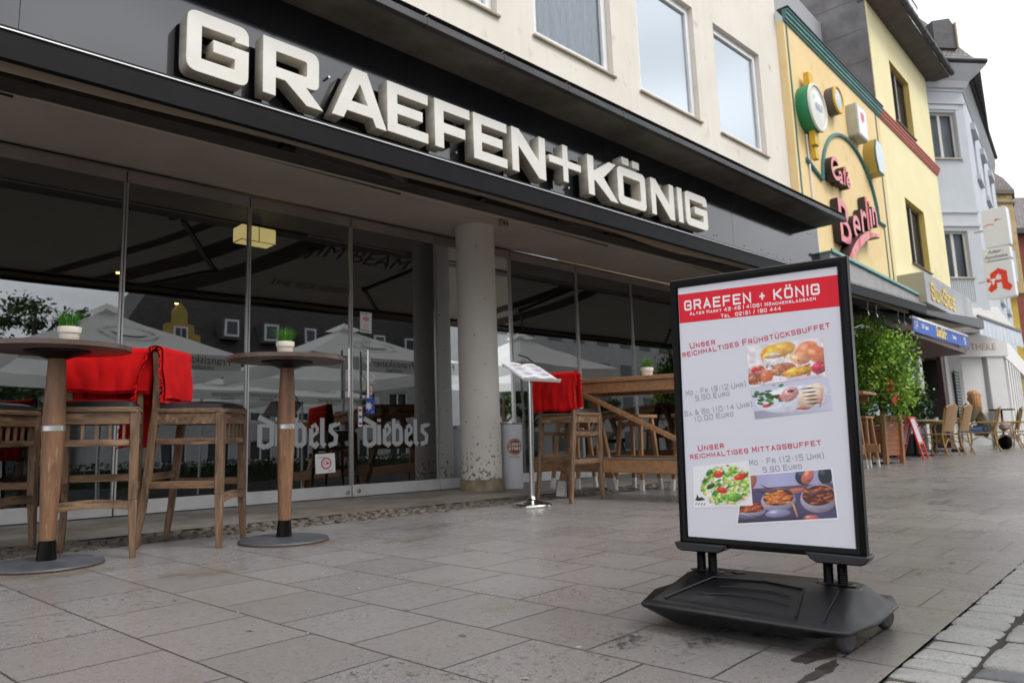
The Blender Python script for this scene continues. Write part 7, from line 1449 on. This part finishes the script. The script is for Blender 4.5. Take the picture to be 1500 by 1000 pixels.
# ---------------------------------------------------------------- the square behind the camera, seen in the glass
M_umb = clothmat('parasol_cloth', (.88,.88,.86), .42)
M_umt = mat('parasol_print', (.10,.10,.10), rough=.9)
def parasol(x, y, ez, rx, ry, rise, label, yaw=0, txt=True):
    e = tag(empty('parasol', (x, y, 0), yaw), label, 'parasol', 'large square cream parasols on the square')
    b = MB(); cn = [(-rx,-ry),(rx,-ry),(rx,ry),(-rx,ry)]; n = 10
    for i in range(4):
        p, q = cn[i], cn[(i+1) % 4]
        def f(s, t, p=p, q=q):
            ex, ey = p[0]+(q[0]-p[0])*s, p[1]+(q[1]-p[1])*s; k = t; sag = -.10*math.sin(math.pi*s)*(1-k)*rise/1.0; return (ex*(1-k)*1.0, ey*(1-k), ez+rise*k-.05*math.sin(math.pi*k)+sag*.6)
        b.grid(f, n, 10)
    c = b.build('canopy', M_umb, e, smooth=True, ang=25)
    b = MB(); cc = [(-.28,-.28),(.28,-.28),(.28,.28),(-.28,.28)]
    b.add([(px*rx/1.8,py*ry/1.8,ez+rise-.06) for px, py in cc]+[(0,0,ez+rise+.12)], [(0,1,4),(1,2,4),(2,3,4),(3,0,4)]); b.build('vent_cap', M_umb, e)
    b = MB()
    for i in range(4):
        p, q = cn[i], cn[(i+1) % 4]; b.grid(lambda s, t: ((p[0]+(q[0]-p[0])*s)*1.003, (p[1]+(q[1]-p[1])*s)*1.003, ez-.06*math.sin(math.pi*s)*rise-t*.27), n, 2)
    v = b.build('valance', M_umb, e, smooth=True, ang=25)
    zg = GZ(x, y); b = MB(); b.tube([(0,0,zg),(0,0,ez+rise+.1)], .035, 12); b.build('pole', M_alu, e)
    b = MB(); b.box(-.45,.45,-.45,.45,zg,zg+.10); b.build('base', mat('concrete_base', (.25,.24,.23), rough=.9), e, bevel=.01)
    for i in range(4): b = MB(); b.bar((0,0,ez+rise-.15),(cn[i][0]*.98,cn[i][1]*.98,ez-.02), .025,.03); b.build('rib', M_alu, e)
    if txt:
        for s_, size, zz in (('Franziskaner',.20,-.17),('WEISSBIER',.09,-.27)):
            text_obj('lettering', s_, size, M_umt, v, (0, ry*1.003+.006, ez-.04+zz), (math.pi/2,0,math.pi), .001); text_obj('lettering', s_, size, M_umt, v, (rx*.60, ry*1.003+.006, ez-.02+zz), (math.pi/2,0,math.pi), .001)
        b = MB()
        for r0, r1 in ((.30,.34),(.0,.2)):
            for k in range(32):
                a0, a1 = 2*math.pi*k/32, 2*math.pi*(k+1)/32
                def g(r, a): yy = ry*.55+r*math.sin(a); return (.1+r*math.cos(a)*1.5, yy, ez+rise*(1-yy/ry)-.03)
                b.quad(g(r0,a0), g(r1,a0), g(r1,a1), g(r0,a1))
        b.build('emblem', mat('faint_grey_print', (.46,.46,.45), rough=.9), c)
    return e
parasol(4.45, -1.95, 2.68, 1.75, 1.95, .98, 'nearest cream parasol of the square, mirrored in the second glass panel')
parasol(9.15, -1.2, 2.75, 1.9, 1.9, .88, 'cream parasol mirrored in the two glass door leaves')
parasol(14.9, -1.3, 2.95, 1.9, 1.9, 1.0, 'cream parasol mirrored in the glass right of the column', txt=False)
parasol(8.9, -8.3, 2.75, 1.8, 1.8, .62, 'farther cream parasol mirrored behind the first bar stool'); parasol(12.6, -9.2, 2.75, 1.8, 1.8, .7, 'far cream parasol mirrored near the second bar table')
parasol(.2, -6.5, 2.7, 1.9, 1.9, .8, 'cream parasol mirrored at the left edge of the glass')
# mansard house opposite
HS = tag(empty('mansard_house', (0,-31,0)), 'long white house with dark mansard roof across the square, mirrored in the glass', 'building')
M_tile3 = bpy.data.materials.new('dark_roof_tiles'); M_tile3.use_nodes = True; tilemat(M_tile3, (.035,.03,.03), (.06,.052,.05), .3, .22)
wl = [(16.0+k*2.6, 17.5+k*2.6, z0, z1) for k in range(16) for z0, z1 in ((-.2,2.2),(3.4,5.6))]
M_hw = mat('house_white', (.42,.42,.41), (.36,.36,.35), 1.5, rough=.85)
mb = MB(); mb.wall(13.2, 60, -1.2, 7.0, wl, y=0, d=.2, thick=8); mb.v = [(x, -y, z) for x, y, z in mb.v]; mb.build('wall', M_hw, HS)
mb = MB(); mb.box(13.3,60,-.32,-.30,-1,6.9); mb.build('dark_rooms', mat('window_dark', (.06,.075,.08), rough=.15), HS)
for a, b_, c, d in wl:
    if a > 44: continue
    mb = MB(); mb.box(a,b_,-.16,-.10,c,c+.08); mb.box(a,b_,-.16,-.10,d-.08,d); mb.box(a,a+.08,-.16,-.10,c+.08,d-.08); mb.box(b_-.08,b_,-.16,-.10,c+.08,d-.08); mb.box((a+b_)/2-.05,(a+b_)/2+.05,-.16,-.10,c+.08,d-.08); mb.box(a+.08,b_-.08,-.155,-.105,(c+d)/2-.03,(c+d)/2+.03); mb.build('window', M_white, HS)
mb = MB(); mb.add([(12.8,.3,7.0),(60,.3,7.0),(60,-2.2,12.4),(16.6,-2.2,12.4),(18.5,-6,15.0),(60,-6,15.0),(12.8,-8,7.0),(16.6,-7,12.4)], [(0,1,2,3),(3,2,5,4),(6,0,3,7),(7,3,4)]); mb.build('roof', M_tile3, HS)
mb = MB(); mb.box(12.7,60,.25,.42,6.85,7.02); mb.build('gutter', M_zinc, HS)
M_gab = mat('yellow_gable_render', (.42,.30,.07), (.36,.25,.06), 2, rough=.85)
mb = MB(); mb.prism(rc([(15.5,7.0),(17.9,7.0),(17.9,8.3),(17.5,8.3),(17.5,8.9),(17.1,8.9),(17.1,9.7),(16.7,10.2),(16.3,9.7),(16.3,8.9),(15.9,8.9),(15.9,8.3),(15.5,8.3)], .12, 3), .05, .5, 'y'); mb.build('stepped_gable', M_gab, HS)
mb = MB(); mb.box(16.3,17.1,.5,.56,7.5,8.7); mb.build('gable_window', M_white, HS); mb = MB(); mb.box(16.4,16.67,.56,.57,7.6,8.6); mb.box(16.73,17.0,.56,.57,7.6,8.6); mb.build('gable_pane', MATS['window_dark'], HS)
for k in range(10):
    x = 19.3+k*2.7; mb = MB(); mb.box(x,x+1.1,-.9,.15,8.3,9.6); d_ = mb.build('dormer', MATS['dark_dormer_slate'], HS); mb = MB(); mb.box(x+.12,x+.98,.15,.2,8.45,9.5); mb.build('dormer_frame', M_white, d_); mb = MB(); mb.box(x+.24,x+.86,.2,.21,8.57,9.38); mb.build('dormer_pane', MATS['window_dark'], d_)
H2 = tag(empty('pale_house', (0,-26,0)), 'pale flat roofed house with a balcony, mirrored right of the doors', 'building')
mb = MB(); mb.box(36,62,-7,0,-1,13.4); mb.build('wall', M_hw, H2)
for z in (1,4,6.6,9.6):
    for x in range(37,60,3): mb = MB(); mb.box(x,x+1.5,0,.03,z,z+1.5); mb.build('window', MATS['window_dark'], H2)
mb = MB(); mb.box(36,44,0,1.3,5.9,6.0); [mb.box(36+k*.25,36.04+k*.25,1.24,1.28,6.0,6.95) for k in range(32)]; mb.box(36,44,1.23,1.29,6.95,7.0); mb.build('balcony', M_white, H2)
hw = ['leftmost','second','third','fourth','fifth','sixth','seventh','eighth','ninth','tenth']
for k in range(10):  # hedge row added to make the low reflections in the doors dark
    x = 1.5+k*2.7; e = standing('added_hedge_trough', x, -10.5-.2*k, 0, f'{hw[k]} added hedge trough on the square, there to darken the low reflections in the glass', 'planter', 'added hedge troughs on the square'); b = MB(); b.box(-1.3,1.3,-.25,.25,0,.5); b.build('trough', MATS['tub_grey'], e, bevel=.01)
    b = MB(); rg = random.Random(k); 
    for _ in range(700):
        px, py, pz = rg.uniform(-1.32,1.32), rg.uniform(-.33,.33), .5+rg.random()**.6*.72; s = rg.uniform(.04,.08); q = Euler((rg.uniform(-1,1), rg.uniform(-1,1), rg.uniform(0,6))).to_matrix(); b.add([Vector((px,py,pz))+q@Vector(w) for w in ((-s,0,0),(0,-s*.6,0),(s,0,0),(0,s*.6,0))], [(0,1,2,3)])
    b.box(-1.22,1.22,-.2,.2,.5,1.02); b.build('hedge', mat('hedge_green', (.015,.035,.012), (.025,.05,.015), 4, rough=.7), e)
H3 = tag(empty('low_house', (0,-36,0)), 'low grey house row across the square, mirrored at the left edge', 'building')
mb = MB(); mb.box(-45,12.5,-7,0,-1.6,4.6); mb.build('wall', M_hw, H3); mb = MB(); mb.prism([(.4,4.6),(-3.5,6.6),(-7.4,4.6)], -45, 12.5, 'x'); mb.build('roof', M_tile3, H3)
for k in range(14): mb = MB(); mb.box(-30+k*3,-28.6+k*3,0,.03,.6,2.6); mb.build('window', MATS['window_dark'], H3)
def tree(x, y, h, r, seed, label, n=5200):
    e = standing('tree', x, y, 0, label, 'tree', 'trees around the square'); rg = random.Random(seed); b = MB(); b.tube([(0,0,0),(.05,.02,h*.3),(.0,.05,h*.55),(.1,0,h*.85)], .2, 12, rs=[.24,.19,.13,.05])
    for k in range(14):
        a = rg.uniform(0,6.3); z = h*rg.uniform(.32,.7); q = Vector((math.cos(a),math.sin(a),.6))*r*rg.uniform(.5,.85); b.tube([(0,0,z),(q.x*.5,q.y*.5,z+q.z*.45),(q.x,q.y,z+q.z)], .05, 7, rs=[.08,.05,.02])
    b.build('trunk', MATS['bark'], e, smooth=True); b = MB()
    for k in range(26):
        a = rg.uniform(0,6.3); rr = r*rg.random()**.5; c = (rr*math.cos(a), rr*math.sin(a), h*.62+rg.uniform(-.32,.38)*h*.75*(1-.4*rr/r)); s = rg.uniform(.5,1.0)*r*.36; leaves(b, c, (s,s,s*.7), n//26, .11, rg, shell=.2)
    b.build('crown', mat('tree_leaf', (.03,.075,.015), (.06,.12,.02), 1.5, rough=.6), e); return e
tree(7.0,-19,8.6,2.6,1,'leafy dark tree across the square, mirrored above the leftmost table'); tree(2.0,-22,7.6,2.6,2,'leafy tree left of the mirrored one, partly outside the mirrored view'); tree(31.5,-13,6.4,2.3,3,'tree mirrored in the glass above the high trestle table')
tree(27.5,-15,5.2,1.8,4,'smaller tree mirrored beside the far glass panels')
